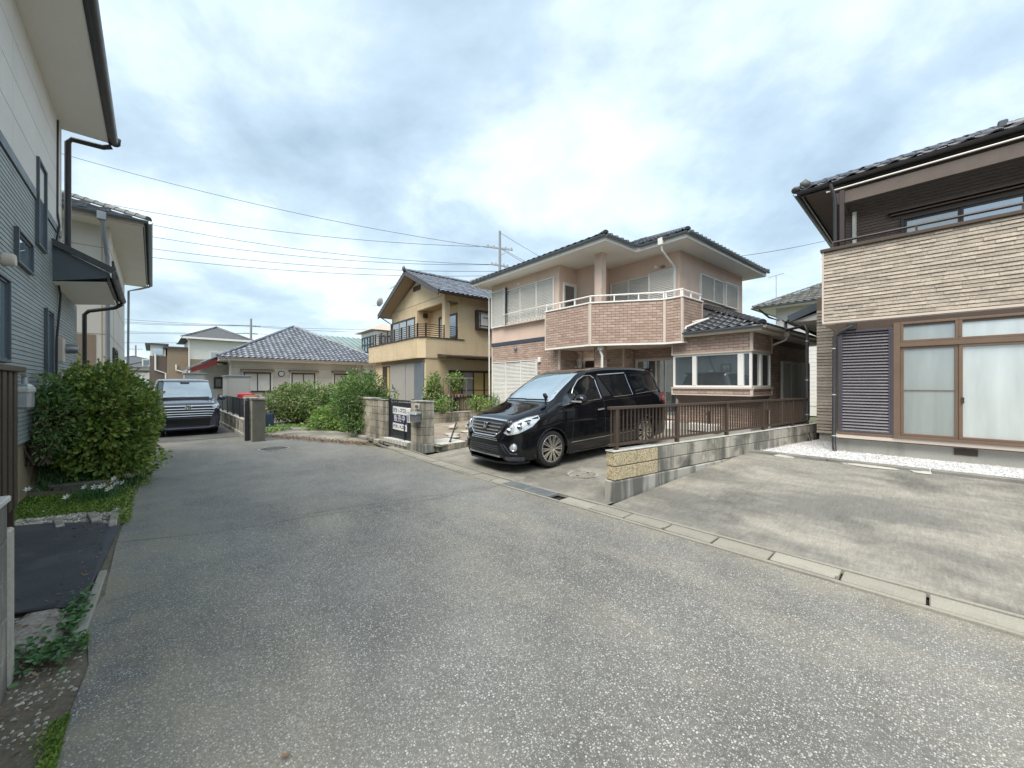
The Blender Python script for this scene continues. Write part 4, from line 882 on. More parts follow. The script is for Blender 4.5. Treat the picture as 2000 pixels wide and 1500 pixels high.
fpart(t, 'drip_edge', FBc, -1.44, PB, 2.82, 2.862, -.02, .035, m_trim, b_)
# posts and beam carrying the eave
t.part('post', MB().box(-1.19,-1.12,9.98,10.05,4.31,5.45), m_dkbrown); t.part('beam', MB().box(-1.30,PB,10.04,10.16,5.21,5.44), m_stoneD); t.part('beam', MB().box(-1.25,-1.14,10.162,10.8,5.21,5.44), m_stoneD)
pipe(t, [(-1.33,9.95,5.62),(-1.28,9.98,5.42),(-1.26,10.0,5.3),(-1.26,10.0,4.33)], .032, m_gutd); pipe(t, [(-1.04,10.72,5.2),(-1.04,10.72,4.2)], .036, m_pipeW)
win = window(t, FU, -.36, 1.9, 4.2, 4.88, m_dkbrown, [m_frost2, m_panes], 3, .05, .06)
fpart(t, 'rail_hood', FU, -.55, 2.2, 4.995, 5.03, 0, .12, m_brown); fpart(t, 'rail_hood', FU, -.5, 2.2, 4.94, 4.97, 0, .09, m_brown)
# ground floor: shutter, glass doors with transoms
FD = front(9.86); fpart(t, 'lintel', FD, -1.22, PB, 2.64, 2.80, 0, .05, m_brown)
shutter(t, FD, -1.19, -.42, .70, 2.64, [], m_louv, .057, .07, slats=True)
fpart(t, 'door_jamb', FD, -.42, -.335, .66, 2.72, 0, .09, m_brownw)
for a, b, pm, pm2 in ((-.335,.35,m_frost2,m_frost2),(.35,1.30,m_frost,m_frost),(1.30,2.3,m_frost,m_frost),(2.3,3.3,m_frost,m_frost2)):
    fr_ = t.part('transom_window', frame_mb(FD, a, b, 2.36, 2.72, 0, .07, .04), m_brownw, bev=.004); fpart(t, 'pane', FD, a+.038, b-.038, 2.4, 2.68, .02, .028, pm2, fr_)
    dr = t.part('sliding_door', frame_mb(FD, a, b, .70, 2.28, 0, .06 if a < .3 else .075, .045), m_brownw, bev=.004); fpart(t, 'pane', FD, a+.044, b-.044, .745, 2.235, .02, .03, pm, dr)
    if a < 0: fpart(t, 'mid_rail', FD, a+.04, b-.04, 1.50, 1.515, .03, .045, m_brownw, dr)
    else: fpart(t, 'latch', FD, a+.03, a+.06, 1.3, 1.4, .07, .10, m_dkbrown, dr)
fpart(t, 'door_head', FD, -.335, PB, 2.28, 2.36, 0, .085, m_brownw); fpart(t, 'door_sill', FD, -.42, PB, .655, .70, 0, .12, m_brownw)
fpart(t, 'shutter_sill', FD, -1.2, -.42, .655, .70, 0, .1, m_brownw)
t.part('floor_edge', MB().box(-1.26,PB,9.77,9.9,.582,.65), m_trim); t.part('drip_edge', MB().box(-1.27,PB,9.755,9.9,.57,.582), m_dkbrown)
FF = front(9.9); vt = fpart(t, 'vent', FF, .30, .56, .43, .54, 0, .02, m_brown)
for i in range(14): fpart(t, 'vent_bar', FF, .315+i*.017, .321+i*.017, .445, .525, .02, .026, m_dkbrown, vt)
# downpipes at the left corner
pipe(t, [(-.98,9.80,2.78),(-.98,9.76,2.72),(-1.17,9.76,2.62),(-1.24,9.76,2.55),(-1.25,9.76,.55),(-1.24,9.70,.42),(-1.22,9.66,.30)], .033, m_gutd)
for z in (2.3,1.4,.6): t.part('pipe_clip', MB().lathe([(.036,z),(.04,z+.01),(.036,z+.02)], (-1.25,9.76,0), n=12), m_galv)
t.part('rain_head', MB().box(-1.05,-.92,9.74,9.86,2.66,2.79), m_gutd, bev=.01)
# lower side roof with its gutter and pipe
sr = t.part('side_roof', MB().ext([(-2.45,11.95,3.32),(-1.30,11.95,3.80),(-1.30,11.95,3.70),(-2.45,11.95,3.22)], (0,6,0)), m_gutd)
t.part('verge_board', MB().ext([(-2.45,11.93,3.36),(-1.30,11.93,3.84),(-1.30,11.93,3.66),(-2.40,11.93,3.20)], (0,-.04,0)), m_band, sr)
t.part('soffit', MB().ext([(-2.35,11.99,3.2),(-1.74,11.99,3.2),(-1.74,11.99,3.42),(-2.35,11.99,3.22)], (0,5.8,0)), m_soffit, sr)
half_gutter(t, (-2.50,11.9,3.28), (-2.50,18,3.28), m_gutd, .07)
pipe(t, [(-2.5,12.0,3.2),(-2.48,11.9,3.08),(-2.42,11.7,2.98),(-1.95,11.15,2.98),(-1.90,11.1,2.9),(-1.90,11.1,.6),(-1.87,11.02,.45),(-1.82,10.95,.3)], .033, m_gutd)
for z in (2.6,1.7,.9): t.part('pipe_clip', MB().lathe([(.036,z),(.04,z+.01),(.036,z+.02)], (-1.90,11.1,0), n=12), m_galv)
# main roof
hip_roof(t, -1.86, PB+3, 10.15, 19.0, 5.74, .42, m_tileG, 'fl', .30, .27, objs={'f': 8})
eaves(t, [(-1.80,10.2),(PB+3,10.2),(PB+3,18.9),(-1.80,18.9)], 5.66, 5.70, m_stoneD)
t.part('fascia', MB().bar((-1.85,10.18,5.68),(PB+3,10.18,5.68),.03,.12), m_gutd); t.part('fascia', MB().bar((-1.83,10.2,5.68),(-1.83,18.9,5.68),.03,.12), m_gutd)
half_gutter(t, (-1.9,10.10,5.70), (PB+3,10.10,5.70), m_gutd, .065); half_gutter(t, (-1.92,10.1,5.70), (-1.92,18.9,5.70), m_gutd, .06)
pipe(t, [(-1.4,10.0,5.50),(PB,10.0,5.50)], .016, m_pipeW, 'rod')
t.part('verge_tile', MB().blob((-1.78,10.2,5.86), (.10,.14,.10), 3, .3), m_tileGrey2, smooth='all'); t.part('verge_tile', MB().blob((-1.92,10.12,5.78), (.09,.11,.07), 5, .3), m_tileGrey2, smooth='all')
t.part('ridge_end', MB().box(.86,.98,11.15,11.3,6.22,6.36), m_tileG, bev=.02)
caps(t, None, (.98,11.22,6.24), (6.5,11.22,6.24), m_tileG, .07)

# ------------------------------------------------------------------ grey and cream house on the left
t = Thing('grey_house', 'tall house of grey lap siding below and cream panels above with dark gutter', 'house', R, (-8,-1.5,.4))
m = MB(); m.prism([(-12.8,-1.235),(-1,-1.235),(-1,-9),(-12.8,-9)], .84, 3.3); wl = t.part('lower_wall', m, m_greyj)
m = MB(); m.prism([(-10.62,-1.24),(-1,-1.24),(-1,-9),(-10.62,-9)], 3.3, 6.25); wu = t.part('upper_wall', m, m_greyj)
m = MB(); m.prism([(-12.78,-1.27),(-1,-1.27),(-1,-8.9),(-12.78,-8.9)], .0, .85); t.part('foundation', m, MAT('foundation_ochre', (.36,.30,.20), .9, .15, 2, .1, 40, .3, 40))
FL = road_side(-1.235)
wins = [(7.5,8.33,3.10,3.53),(6.2,7.16,1.86,2.82),(9.27,9.82,1.75,2.80),(8.66,9.25,3.62,4.88)]
z = .86; lap = .0565
while z < 4.22:
    x1 = 12.8 if z < 3.3 else 10.62
    m = MB(); m.add([FL.pt(4.5,z,.002), FL.pt(x1,z,.002), FL.pt(x1,z+.003,.012), FL.pt(4.5,z+.003,.012), FL.pt(x1,z+lap-.005,.008), FL.pt(4.5,z+lap-.005,.008), FL.pt(x1,z+lap-.005,.0), FL.pt(4.5,z+lap-.005,.0)], [(0,1,2,3),(3,2,4,5),(5,4,6,7),(1,6,4,2)])
    t.part('siding_board', m, m_grey, wl); z += lap
for a, b in ((4.5,8.64),(9.27,10.66)): fpart(t, 'band', FL, a, b, 4.25, 4.37, 0, .03, m_band)
for z0, z1 in ((4.37,4.83),(4.835,5.30),(5.305,5.77),(5.775,6.25)):
    for a, b in ((4.5,7.4),(7.406,10.2),(10.206,10.64)): fpart(t, 'panel', FL, a, b, z0, z1-.005, 0, .02, m_cream, wu)
fpart(t, 'corner_post', FL, 10.64, 10.70, 3.3, 6.25, -.05, .026, m_cream)
for i, (a, b, c, d) in enumerate(wins): window(t, FL, a, b, c, d, m_band, m_panes, 1, .035, .052, sill=False)
t.part('soffit', MB().box(-10.72,-1,-1.25,-.60,6.25,6.29), m_soffit)
half_gutter(t, (-10.75,-.56,6.31), (-1,-.56,6.31), m_gutd, .075); t.part('fascia', MB().box(-10.74,-1,-.62,-.59,6.24,6.42), m_gutd)
t.part('roof', MB().ext([(-10.76,-.55,6.43),(-10.76,-5.0,8.3),(-10.76,-9.5,6.43)], (10,0,0)), m_tileD)
t.part('eave_end', MB().blob((-10.78,-.55,6.34), (.07,.10,.11), 2, .4), m_gutd, smooth='all')
pipe(t, [(-10.78,-.58,6.22),(-10.80,-.70,6.17),(-10.84,-1.10,6.17),(-10.86,-1.15,6.1),(-10.86,-1.15,4.0),(-10.9,-1.12,3.9),(-11.0,-1.08,3.86)], .045, m_gutd)
cb_ = t.part('cable_duct', MB().tube([FL.pt(10.28,6.2,.03), FL.pt(10.24,4.6,.03), FL.pt(10.28,4.36,.05), FL.pt(10.2,4.1,.03), FL.pt(10.15,3.5,.03), FL.pt(10.5,3.2,.04), FL.pt(10.2,2.4,.03), FL.pt(10.15,1.6,.03)], .016, 6), m_gutd, smooth=True)
# lean-to roof above the side door
lr = t.part('lean_to_roof', MB().ext([(-9.98,-1.24,3.95),(-9.98,-.56,3.60),(-9.98,-.56,3.52),(-9.98,-1.24,3.35)], (-2.45,0,0)), m_band)
m = MB(); m.add([(-9.95,-1.24,3.36),(-9.95,-.66,3.50),(-12.45,-.66,3.50),(-12.45,-1.24,3.36)], [(0,1,2,3)])
tile_field(t, lr, (-12.46,-.52,3.62), (-9.94,-.52,3.62), [(-12.46,-.52,3.62),(-9.94,-.52,3.62),(-9.94,-1.3,4.02),(-12.46,-1.3,4.02)], m_tileGrey2, .26, .22, objs=True)
t.part('verge', MB().bar((-9.94,-1.28,4.02),(-9.94,-.50,3.64),.06,.10), m_tileD, lr); half_gutter(t, (-9.92,-.50,3.55), (-12.5,-.50,3.50), m_gutd, .06)
t.part('fascia', MB().bar((-9.96,-.575,3.50),(-12.44,-.575,3.46),.03,.12), m_gutd, lr); t.part('soffit', MB().add([(-9.97,-1.23,3.34),(-9.97,-.60,3.44),(-12.44,-.60,3.40),(-12.44,-1.23,3.32)], [(0,1,2,3)]), m_soffit, lr)
pipe(t, [(-12.42,-.50,3.43),(-12.5,-.62,3.34),(-12.85,-1.05,3.26),(-12.9,-1.12,3.18),(-12.9,-1.12,.9)], .04, m_gutd)
t.part('vent_hood', MB().lathe([(.0,.10),(.06,.10),(.075,.08),(.075,0)], FL.pt(7.05,3.02,0), (0,1,0), 18), m_trim, smooth=True)
el = fpart(t, 'meter_box', FL, 10.25, 10.45, 2.0, 2.42, 0, .10, m_trim, bev=.01); t.part('meter', MB().lathe([(0,.26),(.07,.25),(.085,.2),(.085,.1)], FL.pt(10.5,2.25,0), (0,1,0), 16), m_metal, el, smooth=True)
m = MB(); m.tube([(-6.28,-1.12,.5),(-6.3,-1.12,1.72)], .035, 10)
single('white_pipe', 'upright white plastic pipe in front of the grey siding behind the brown fence', 'pipe', m, m_pipeW, R, (-6.3,-1.12,.5), smooth=True)
t = Thing('gas_meter', 'pale grey gas meter with pipe elbow half hidden by the hedge', 'gas meter', R, (-7.3,-1.12,1.2))
t.part('body', MB().box(-7.42,-7.2,-1.2,-1.05,1.32,1.62), m_galv, bev=.03); t.part('cover', MB().box(-7.44,-7.18,-1.21,-1.04,1.50,1.60), m_shed, bev=.03)
t.part('pipe', MB().tube([(-7.36,-1.12,1.6),(-7.36,-1.12,1.72),(-7.2,-1.12,1.76),(-6.95,-1.14,1.75)], .028, 8), m_galv, smooth=True)

# ------------------------------------------------------------------ cream house behind it
t = Thing('cream_house', 'cream rendered two storey house with wavy tiled eaves behind the grey house', 'house', R, (-19,-3,0))
m = MB(); m.prism([(-23.2,-.87),(-15.4,-.87),(-15.4,-8),(-23.2,-8)], .2, 5.95); t.part('wall', m, m_beige)
FN = side(-15.4); FRd = road_side(-.87)
for z in (2.98,4.05,5.35): fpart(t, 'joint', FN, -8, -.88, z, z+.014, 0, .004, m_yelj); fpart(t, 'joint', FRd, 15.42, 23.2, z, z+.014, 0, .004, m_yelj)
for F, x in ((FN,-1.02),(FN,-2.0),(FRd,16.9)): fpart(t, 'joint', F, x, x+.012, .3, 5.9, 0, .005, m_yelj)
fpart(t, 'entrance', FN, -2.2, -1.13, .5, 2.96, -.3, .012, m_tan); window(t, FRd, 16.15, 17.9, 4.4, 5.2, m_dkbrown, m_paned, 2, .06); window(t, FRd, 16.4, 18.0, 1.2, 2.7, m_dkbrown, m_paned, 2, .06)
eaves(t, [(-23.9,-.20),(-14.75,-.20),(-14.75,-8.7),(-23.9,-8.7)], 5.95, 6.0, m_soffit)
rf = t.part('roof', MB().add([(-14.65,-.1,6.1),(-14.65,-8.8,6.1),(-24,-8.8,6.1),(-24,-.1,6.1),(-18.9,-4.45,8.0),(-19.8,-4.45,8.0)], [(0,4,1),(1,4,5,2),(2,5,3),(3,5,4,0)]), m_tileD)
tile_field(t, rf, (-14.65,-8.8,6.1), (-14.65,-.1,6.1), [(-14.65,-8.8,6.1),(-14.65,-.1,6.1),(-18.9,-4.45,8.0)], m_tileG, .42, .26, objs=True); caps(t, rf, (-14.65,-.1,6.14), (-18.9,-4.45,8.04), m_tileGrey2, .10, .3)
t.part('fascia', MB().bar((-14.72,-8.8,6.03),(-14.72,-.18,6.03),.03,.14), m_trim); t.part('fascia', MB().bar((-14.72,-.17,6.03),(-24,-.17,6.03),.03,.14), m_gutr)
half_gutter(t, (-14.60,-8.8,6.09), (-14.60,-.08,6.09), m_gutr, .065); half_gutter(t, (-14.6,-.06,6.08), (-24,-.06,6.08), m_gutr, .065)
t.part('rain_head', MB().box(-14.66,-14.52,-1.05,-.88,5.88,6.08), m_pipeG, bev=.01); pipe(t, [(-14.6,-.96,5.9),(-14.62,-.95,5.8),(-15.28,-.92,5.2),(-15.33,-.90,5.1),(-15.33,-.90,.3)], .045, m_pipeG)
pipe(t, [(-23.9,-.1,6.0),(-23.6,-.4,5.8),(-23.3,-.75,5.6),(-23.3,-.78,.3)], .04, m_pipeG)

# ------------------------------------------------------------------ yellow house
t = Thing('yellow_house', 'two storey ochre yellow gabled house with balcony and brown slatted railing', 'house', K, (-19.8,10,.1))
m = MB(); m.ext([(-23.1,9.4,3.0),(-16.6,9.4,3.0),(-16.6,9.4,6.05),(-19.6,9.4,7.3),(-23.1,9.4,6.05)], (0,8,0))
# upper block with a cut-out loggia at the right corner: three solid pieces
m = MB(); m.ext([(-23.1,9.4,3.0),(-19.6,9.4,3.0),(-19.6,9.4,7.25),(-23.1,9.4,5.95)], (0,8.5,0)); uw = t.part('upper_wall', m, m_yel)
m = MB(); m.prism([(-19.6,10.2),(-16.6,10.2),(-16.6,17.9),(-19.6,17.9)], 3.0, 6.0); t.part('upper_wall', m, m_yel)
m = MB(); m.ext([(-19.6,9.4,5.62),(-16.6,9.4,5.62),(-16.6,9.4,5.97),(-19.6,9.4,7.25)], (0,.12,0)); t.part('gable_wall', m, m_yel)
m = MB(); m.box(-19.6,-16.6,9.52,10.2,5.62,5.70); t.part('loggia_ceiling', m, m_tan)
t.part('column', MB().box(-16.88,-16.6,9.41,9.68,3.0,5.62), m_yel); t.part('corner_board', MB().box(-16.62,-16.585,10.16,10.23,3.0,5.95), m_yel)
FG, FLg, SY = front(9.4), front(10.2), side(-16.6)
ribs(t, uw, FG, -23.1, -19.62, 3.9, 5.9, .075, m_yel); ribs(t, uw, SY, 10.25, 14, 3.0, 5.9, .075, m_yel)
for z in (5.95,): fpart(t, 'joint', FG, -22.9, -16.8, z, z+.02, 0, .01, m_yelj)
fpart(t, 'gable_vent', FG, -20.05, -19.2, 6.72, 6.98, 0, .04, m_dkbrown); window(t, FG, -23.05, -19.85, 4.1, 5.33, m_dkbrown, m_frost2, 3, .06)
window(t, FLg, -18.6, -16.75, 3.95, 5.2, m_dkbrown, [m_frost2, m_paned], 2, .06); fpart(t, 'wall_lamp', side(-19.6), 9.75, 9.95, 5.25, 5.5, 0, .14, m_dkbrown)
t.part('gable_wall', MB().box(-16.74,-16.6,9.53,10.2,5.62,5.98), m_yel)
# roof
sl_ = (7.62-5.92)/3.65
def gz(p): return 7.62-abs(p+19.55)*sl_
for nm, pts in (('r', [(-15.9,gz(-15.9)),(-19.55,7.62)]), ('l', [(-23.5,gz(-23.5)),(-19.55,7.62)])):
    (pa, za_), (pb, zb_) = pts
    ro = t.part('roof', MB().ext([(pa,8.72,za_),(pb,8.72,zb_),(pb,8.72,zb_-.12),(pa,8.72,za_-.12)], (0,10,0)), m_tan)
    if nm == 'r': tile_field(t, ro, (pa,8.66,za_+.02), (pa,18.7,za_+.02), [(pa,8.66,za_+.02),(pa,18.7,za_+.02),(pb,18.7,zb_+.02),(pb,8.66,zb_+.02)], m_tileL, .27, .235)
    t.part('bargeboard', MB().ext([(pa,8.70,za_+.03),(pb,8.70,zb_+.03),(pb,8.70,zb_-.20),(pa,8.70,za_-.20)], (0,-.05,0)), m_dkbrown if nm == 'r' else m_dkbrown, ro)
    caps(t, ro, (pa,8.70,za_+.05), (pb,8.70,zb_+.05), m_tileG, .06, .3, 'verge_tile')
caps(t, None, (-19.55,8.62,7.68), (-19.55,18.7,7.68), m_tileL, .12, .3); t.part('ridge_end', MB().blob((-19.55,8.60,7.74), (.14,.08,.16), 4, .3), m_tileG, smooth='all')
half_gutter(t, (-15.86,8.7,gz(-15.86)-.02), (-15.86,18.7,gz(-15.86)-.02), m_dkbrown, .06); pipe(t, [(-23.5,8.9,gz(-23.5)-.1),(-23.2,9.2,5.4),(-23.15,9.36,5.3),(-23.15,9.36,3.9)], .03, m_dkbrown)
# balcony
by = t.part('balcony', MB().prism([(-23.45,8.1),(-16.95,8.1),(-16.6,8.38),(-16.6,10.46),(-17,10.46),(-17,9.4),(-23.45,9.4)], 2.86, 3.82), m_yel)
ribs(t, by, front(8.1), -23.4, -17.0, 2.9, 3.8, .075, m_yel); ribs(t, by, SY, 8.42, 10.42, 2.9, 3.8, .075, m_yel)
for F, x in ((front(8.1),-17.0),(SY,8.38),(SY,10.42)): fpart(t, 'corner_strip', F, x, x+.05, 2.87, 3.82, 0, .015, m_yel, by)
t.part('coping', MB().prism([(-23.5,8.04),(-16.93,8.04),(-16.54,8.35),(-16.54,10.5),(-16.7,10.5),(-16.7,8.42),(-17.0,8.2),(-23.5,8.2)], 3.82, 3.86), m_dkbrown, by)
rail = [((-23.4,8.15),(-16.97,8.15)),((-16.97,8.15),(-16.65,8.42)),((-16.65,8.42),(-16.65,10.4))]
for a, b in rail:
    for k in range(6): t.part('rail', MB().bar((*a,3.95+k*.10),(*b,3.95+k*.10),.03,.035), m_dkbrown, by)
    n = max(1, round(math.dist(a, b)/.9))
    for k in range(n+1): c = (a[0]+(b[0]-a[0])*k/n, a[1]+(b[1]-a[1])*k/n); t.part('rail_post', MB().box(c[0]-.03,c[0]+.03,c[1]-.03,c[1]+.03,3.86,4.50), m_dkbrown, by)
# ground floor
m = MB(); m.prism([(-23.15,8.42),(-16.66,8.42),(-16.66,17.8),(-23.15,17.8)], .1, 2.86); lw = t.part('lower_wall', m, m_yel); ribs(t, lw, side(-16.66), 8.5, 9.6, .6, 2.75, .075, m_yel)
FY = front(8.42); fpart(t, 'entrance', FY, -22.0, -20.9, .4, 2.62, 0, .03, m_dkbrown); fpart(t, 'curtain', FY, -21.25, -20.95, .45, 2.55, .03, .05, m_curtY)
for i in range(4): fpart(t, 'storm_shutter', FY, -20.85+i*1.02, -19.86+i*1.02, .35, 2.68, 0, .05+.012*(i % 2), m_room if i < 3 else m_gutr, bev=.006)
fpart(t, 'lintel', FY, -22.1, -16.7, 2.7, 2.85, 0, .04, m_tan)
ca = t.part('canopy', MB().ext([(-16.66,9.0,3.08),(-15.75,9.0,2.95),(-15.75,9.0,2.86),(-16.66,9.0,2.90)], (0,5.5,0)), m_dkbrown)
SL = side(-16.66); o = window(t, SL, 9.65, 13.2, .92, 2.3, m_dkbrown, [m_curtY, m_frost2, m_curtY], 5, .06, .06, sub=[1.3])
# framed box window on the side wall
bo = t.part('box_window', frame_mb(SY, 11.15, 12.35, 4.42, 5.42, 0, .30, .09), m_dkbrown, bev=.01); fpart(t, 'pane', SY, 11.24, 12.26, 4.51, 5.33, .1, .12, m_curt, bo)
for a, b, c, d in ((11.4,11.43,4.55,5.3),(11.43,11.9,4.62,4.66),(11.9,11.93,4.6,5.0),(11.6,12.1,5.05,5.08),(12.0,12.04,4.55,5.25),(11.3,11.42,4.9,4.93)): fpart(t, 'lattice', SY, a, b, c, d, .12, .15, m_dkbrown, bo)
# aerials on the yellow roof
def aerial(name, label, P, h, fr, n=6, s=.5):
    t = Thing(name, label, 'antenna', fr, P); p, q, z = P
    t.part('mast', MB().tube([(p,q,z),(p,q,z+h)], .018, 6), m_galv)
    t.part('boom', MB().tube([(p-s*.7,q,z+h-.03),(p+s*.7,q,z+h+.06)], .012, 5), m_galv)
    for k in range(n): x = -s*.65+k*s*1.3/(n-1); t.part('element', MB().tube([(p+x,q-.16,z+h+x*.064+.015),(p+x,q+.16,z+h+x*.064+.015)], .007, 4), m_galv)
    return t
aerial('tv_aerial', 'thin television aerial on the left eave of the yellow house', (-22.6,9.3,6.30), 1.2, K, 5, .8)
t = Thing('satellite_dish', 'white satellite dish on the left eave of the yellow house', 'dish', K, (-23.3,9.0,5.95))
t.part('mast', MB().tube([(-23.3,9.0,5.95),(-23.3,9.0,6.5),(-23.45,8.9,6.62)], .02, 6), m_galv); t.part('reflector', MB().lathe([(0,.10),(.16,.075),(.28,.0),(.285,-.01),(.16,.06),(0,.085)], (-23.5,8.8,6.65), (.75,.5,-.35), 20), m_shed, smooth=True); t.part('feed_arm', MB().tube([(-23.5,8.8,6.4),(-23.95,8.45,6.5)], .012, 5), m_galv)

# ------------------------------------------------------------------ hip-roofed bungalow
t = Thing('bungalow', 'single storey cream house under a broad grey pyramid tiled roof', 'house', R, (-29,6.9,0))
m = MB(); m.prism([(-33,3.05),(-25.1,3.05),(-25.1,10.9),(-33,10.9)], 0, 2.95); t.part('wall', m, m_beige); FP = side(-25.1)
for z in (1.4,2.0,2.5): fpart(t, 'joint', FP, 3.05, 10.9, z, z+.01, 0, .003, m_yelj)
for a, b in ((3.6,4.85),(5.9,7.15),(8.25,9.5)):
    window(t, FP, a, b, 1.2, 2.24, m_dkbrown, m_curt, 2, .03); fpart(t, 'window_trim', FP, a-.1, a-.02, 1.15, 2.3, 0, .04, m_white); fpart(t, 'window_trim', FP, b+.02, b+.1, 1.15, 2.3, 0, .04, m_white)
    t.part('awning', MB().ext([(-25.1,a-.15,2.44),(-24.75,a-.15,2.36),(-24.75,a-.15,2.28),(-25.1,a-.15,2.32)], (0,b-a+.3,0)), m_tan)
t.part('wall_clock', MB().lathe([(0,.03),(.13,.03),(.15,.05),(.17,.04),(.17,0)], FP.pt(5.38,2.2,0), (1,0,0), 20), m_blackm, smooth=True); t.part('clock_face', MB().lathe([(0,.045),(.13,.045),(.13,.03)], FP.pt(5.38,2.2,0), (1,0,0), 20), m_curt)
hip_roof(t, -33.5, -24.45, 2.42, 11.45, 3.02, .54, m_tileL, 'r', .27, .25)
t.part('fascia', MB().bar((-24.48,2.42,2.93),(-24.48,11.4,2.93),.04,.14), m_white); t.part('soffit', MB().box(-33.4,-24.5,2.5,11.4,2.84,2.88), m_soffit)
half_gutter(t, (-24.38,2.4,2.99), (-24.38,11.4,2.99), m_trim, .055)
for q in (3.0,9.6): pipe(t, [(-24.4,q-.2,2.95),(-24.45,q-.15,2.85),(-25.02,q,2.7),(-25.04,q,2.6),(-25.04,q,.2)], .04, m_pipeW)
pr = t.part('porch_roof', MB().ext([(-25.6,2.5,3.0),(-25.6,1.3,2.38),(-25.6,1.3,2.28),(-25.6,2.5,2.88)], (-3.5,0,0)), m_tileL); t.part('bargeboard', MB().ext([(-25.58,2.5,2.96),(-25.58,1.42,2.40),(-25.58,1.46,2.22),(-25.58,2.5,2.66)], (.04,0,0)), m_redb, pr)
caps(t, pr, (-25.56,1.3,2.42), (-25.56,2.5,3.05), m_tileG, .05, .28, 'verge_tile'); t.part('porch_wall', MB().box(-29,-26.6,2.0,3.04,0,2.7), m_beige); window(t, Face((-26.6,0),(0,1)), 2.45, 2.85, 1.4, 2.0, m_dkbrown, m_paned, 1, .05)
for (p, q, w_, d_, h, lab, mr_) in ((-22.2,2.85,1.35,1.0,1.95,'tall pale grey garden shed with flat lid beside the panel fence',m_shedb), (-25.3,1.5,1.0,.9,2.1,'pale storage locker with a blue grey lid behind the grey van',m_shedb)):
    t = Thing('garden_shed', lab, 'shed', R, (p,q,0)); t.part('body', MB().box(p-w_/2,p+w_/2,q-d_/2+.1,q+d_/2,0,h), m_shed); t.part('lid', MB().box(p-w_/2-.04,p+w_/2+.05,q-d_/2+.05,q+d_/2+.04,h,h+.07), mr_, bev=.01)
    t.part('door', MB().box(p+w_/2,p+w_/2+.02,q-d_/2+.15,q+d_/2-.05,.1,h-.08), m_shed); t.part('door_handle', MB().box(p+w_/2+.02,p+w_/2+.04,q,q+.03,h*.4,h*.6), m_metal)
t = Thing('red_bin', 'red plastic bin with a rounded lid behind the dark panel fence', 'bin', R, (-17.75,2.62,0))
t.part('tub', MB().lathe([(.0,0),(.22,0),(.26,1.1),(.27,1.12)], (-17.75,2.62,0), n=20), m_redp, smooth=True); t.part('lid', MB().lathe([(.29,1.10),(.29,1.16),(.27,1.24),(.12,1.28),(0,1.29)], (-17.75,2.62,0), n=20), m_redp, smooth=True)
m = MB(); m.box(-14.6,-13.95,2.125,2.16,.54,.60); single('red_board', 'short red strip lying on the panel fence wall', 'board', m, m_redp, R, (-14.1,2.18,.54))
m = MB(); m.lathe([(0,.85),(.27,.85),(.27,1.13),(.24,1.2),(0,1.22)], (-17.0,2.66,0), n=18); m.lathe([(0,0),(.22,0),(.25,.85)], (-17.0,2.66,0), n=18); single('brown_bin', 'brown tub with rounded lid beside the red bin', 'bin', m, m_terra, R, (-17.0,2.66,0), smooth=True)
m = MB(); m.box(-17.3,-17.0,3.1,3.4,0,.5); single('blue_tub', 'dark blue plastic tub under the garden bush behind the pillar', 'tub', m, MAT('blue_plastic', (.02,.045,.085), .5), R, (-17.1,3.2,0), bev=.03)
# ------------------------------------------------------------------ vehicles
def herm(xs, ys, x):
    n = len(xs)
    if x <= xs[0]: return ys[0]
    if x >= xs[-1]: return ys[-1]
    i = max(k for k in range(n-1) if xs[k] <= x); h = xs[i+1]-xs[i]; s = (x-xs[i])/h
    def tan(k):
        if k == 0 or k == n-1: 
            j = min(k, n-2); return (ys[j+1]-ys[j])/(xs[j+1]-xs[j])
        a = (ys[k]-ys[k-1])/(xs[k]-xs[k-1]); b = (ys[k+1]-ys[k])/(xs[k+1]-xs[k])
        return 0 if a*b <= 0 else 2*a*b/(a+b)
    a, b = tan(i)*h, tan(i+1)*h
    return (2*s**3-3*s*s+1)*ys[i]+(s**3-2*s*s+s)*a+(-2*s**3+3*s*s)*ys[i+1]+(s**3-s*s)*b
def crom(P, m):
    out = []
    for i in range(len(P)-1):
        p0, p1, p2, p3 = P[max(i-1,0)], P[i], P[i+1], P[min(i+2,len(P)-1)]
        for k in range(m):
            s = k/m
            out.append(tuple(.5*((2*b)+(-a+c)*s+(2*a-5*b+4*c-d)*s*s+(-a+3*b-3*c+d)*s**3) for a, b, c, d in zip(p0,p1,p2,p3)))
    out.append(P[-1]); return out
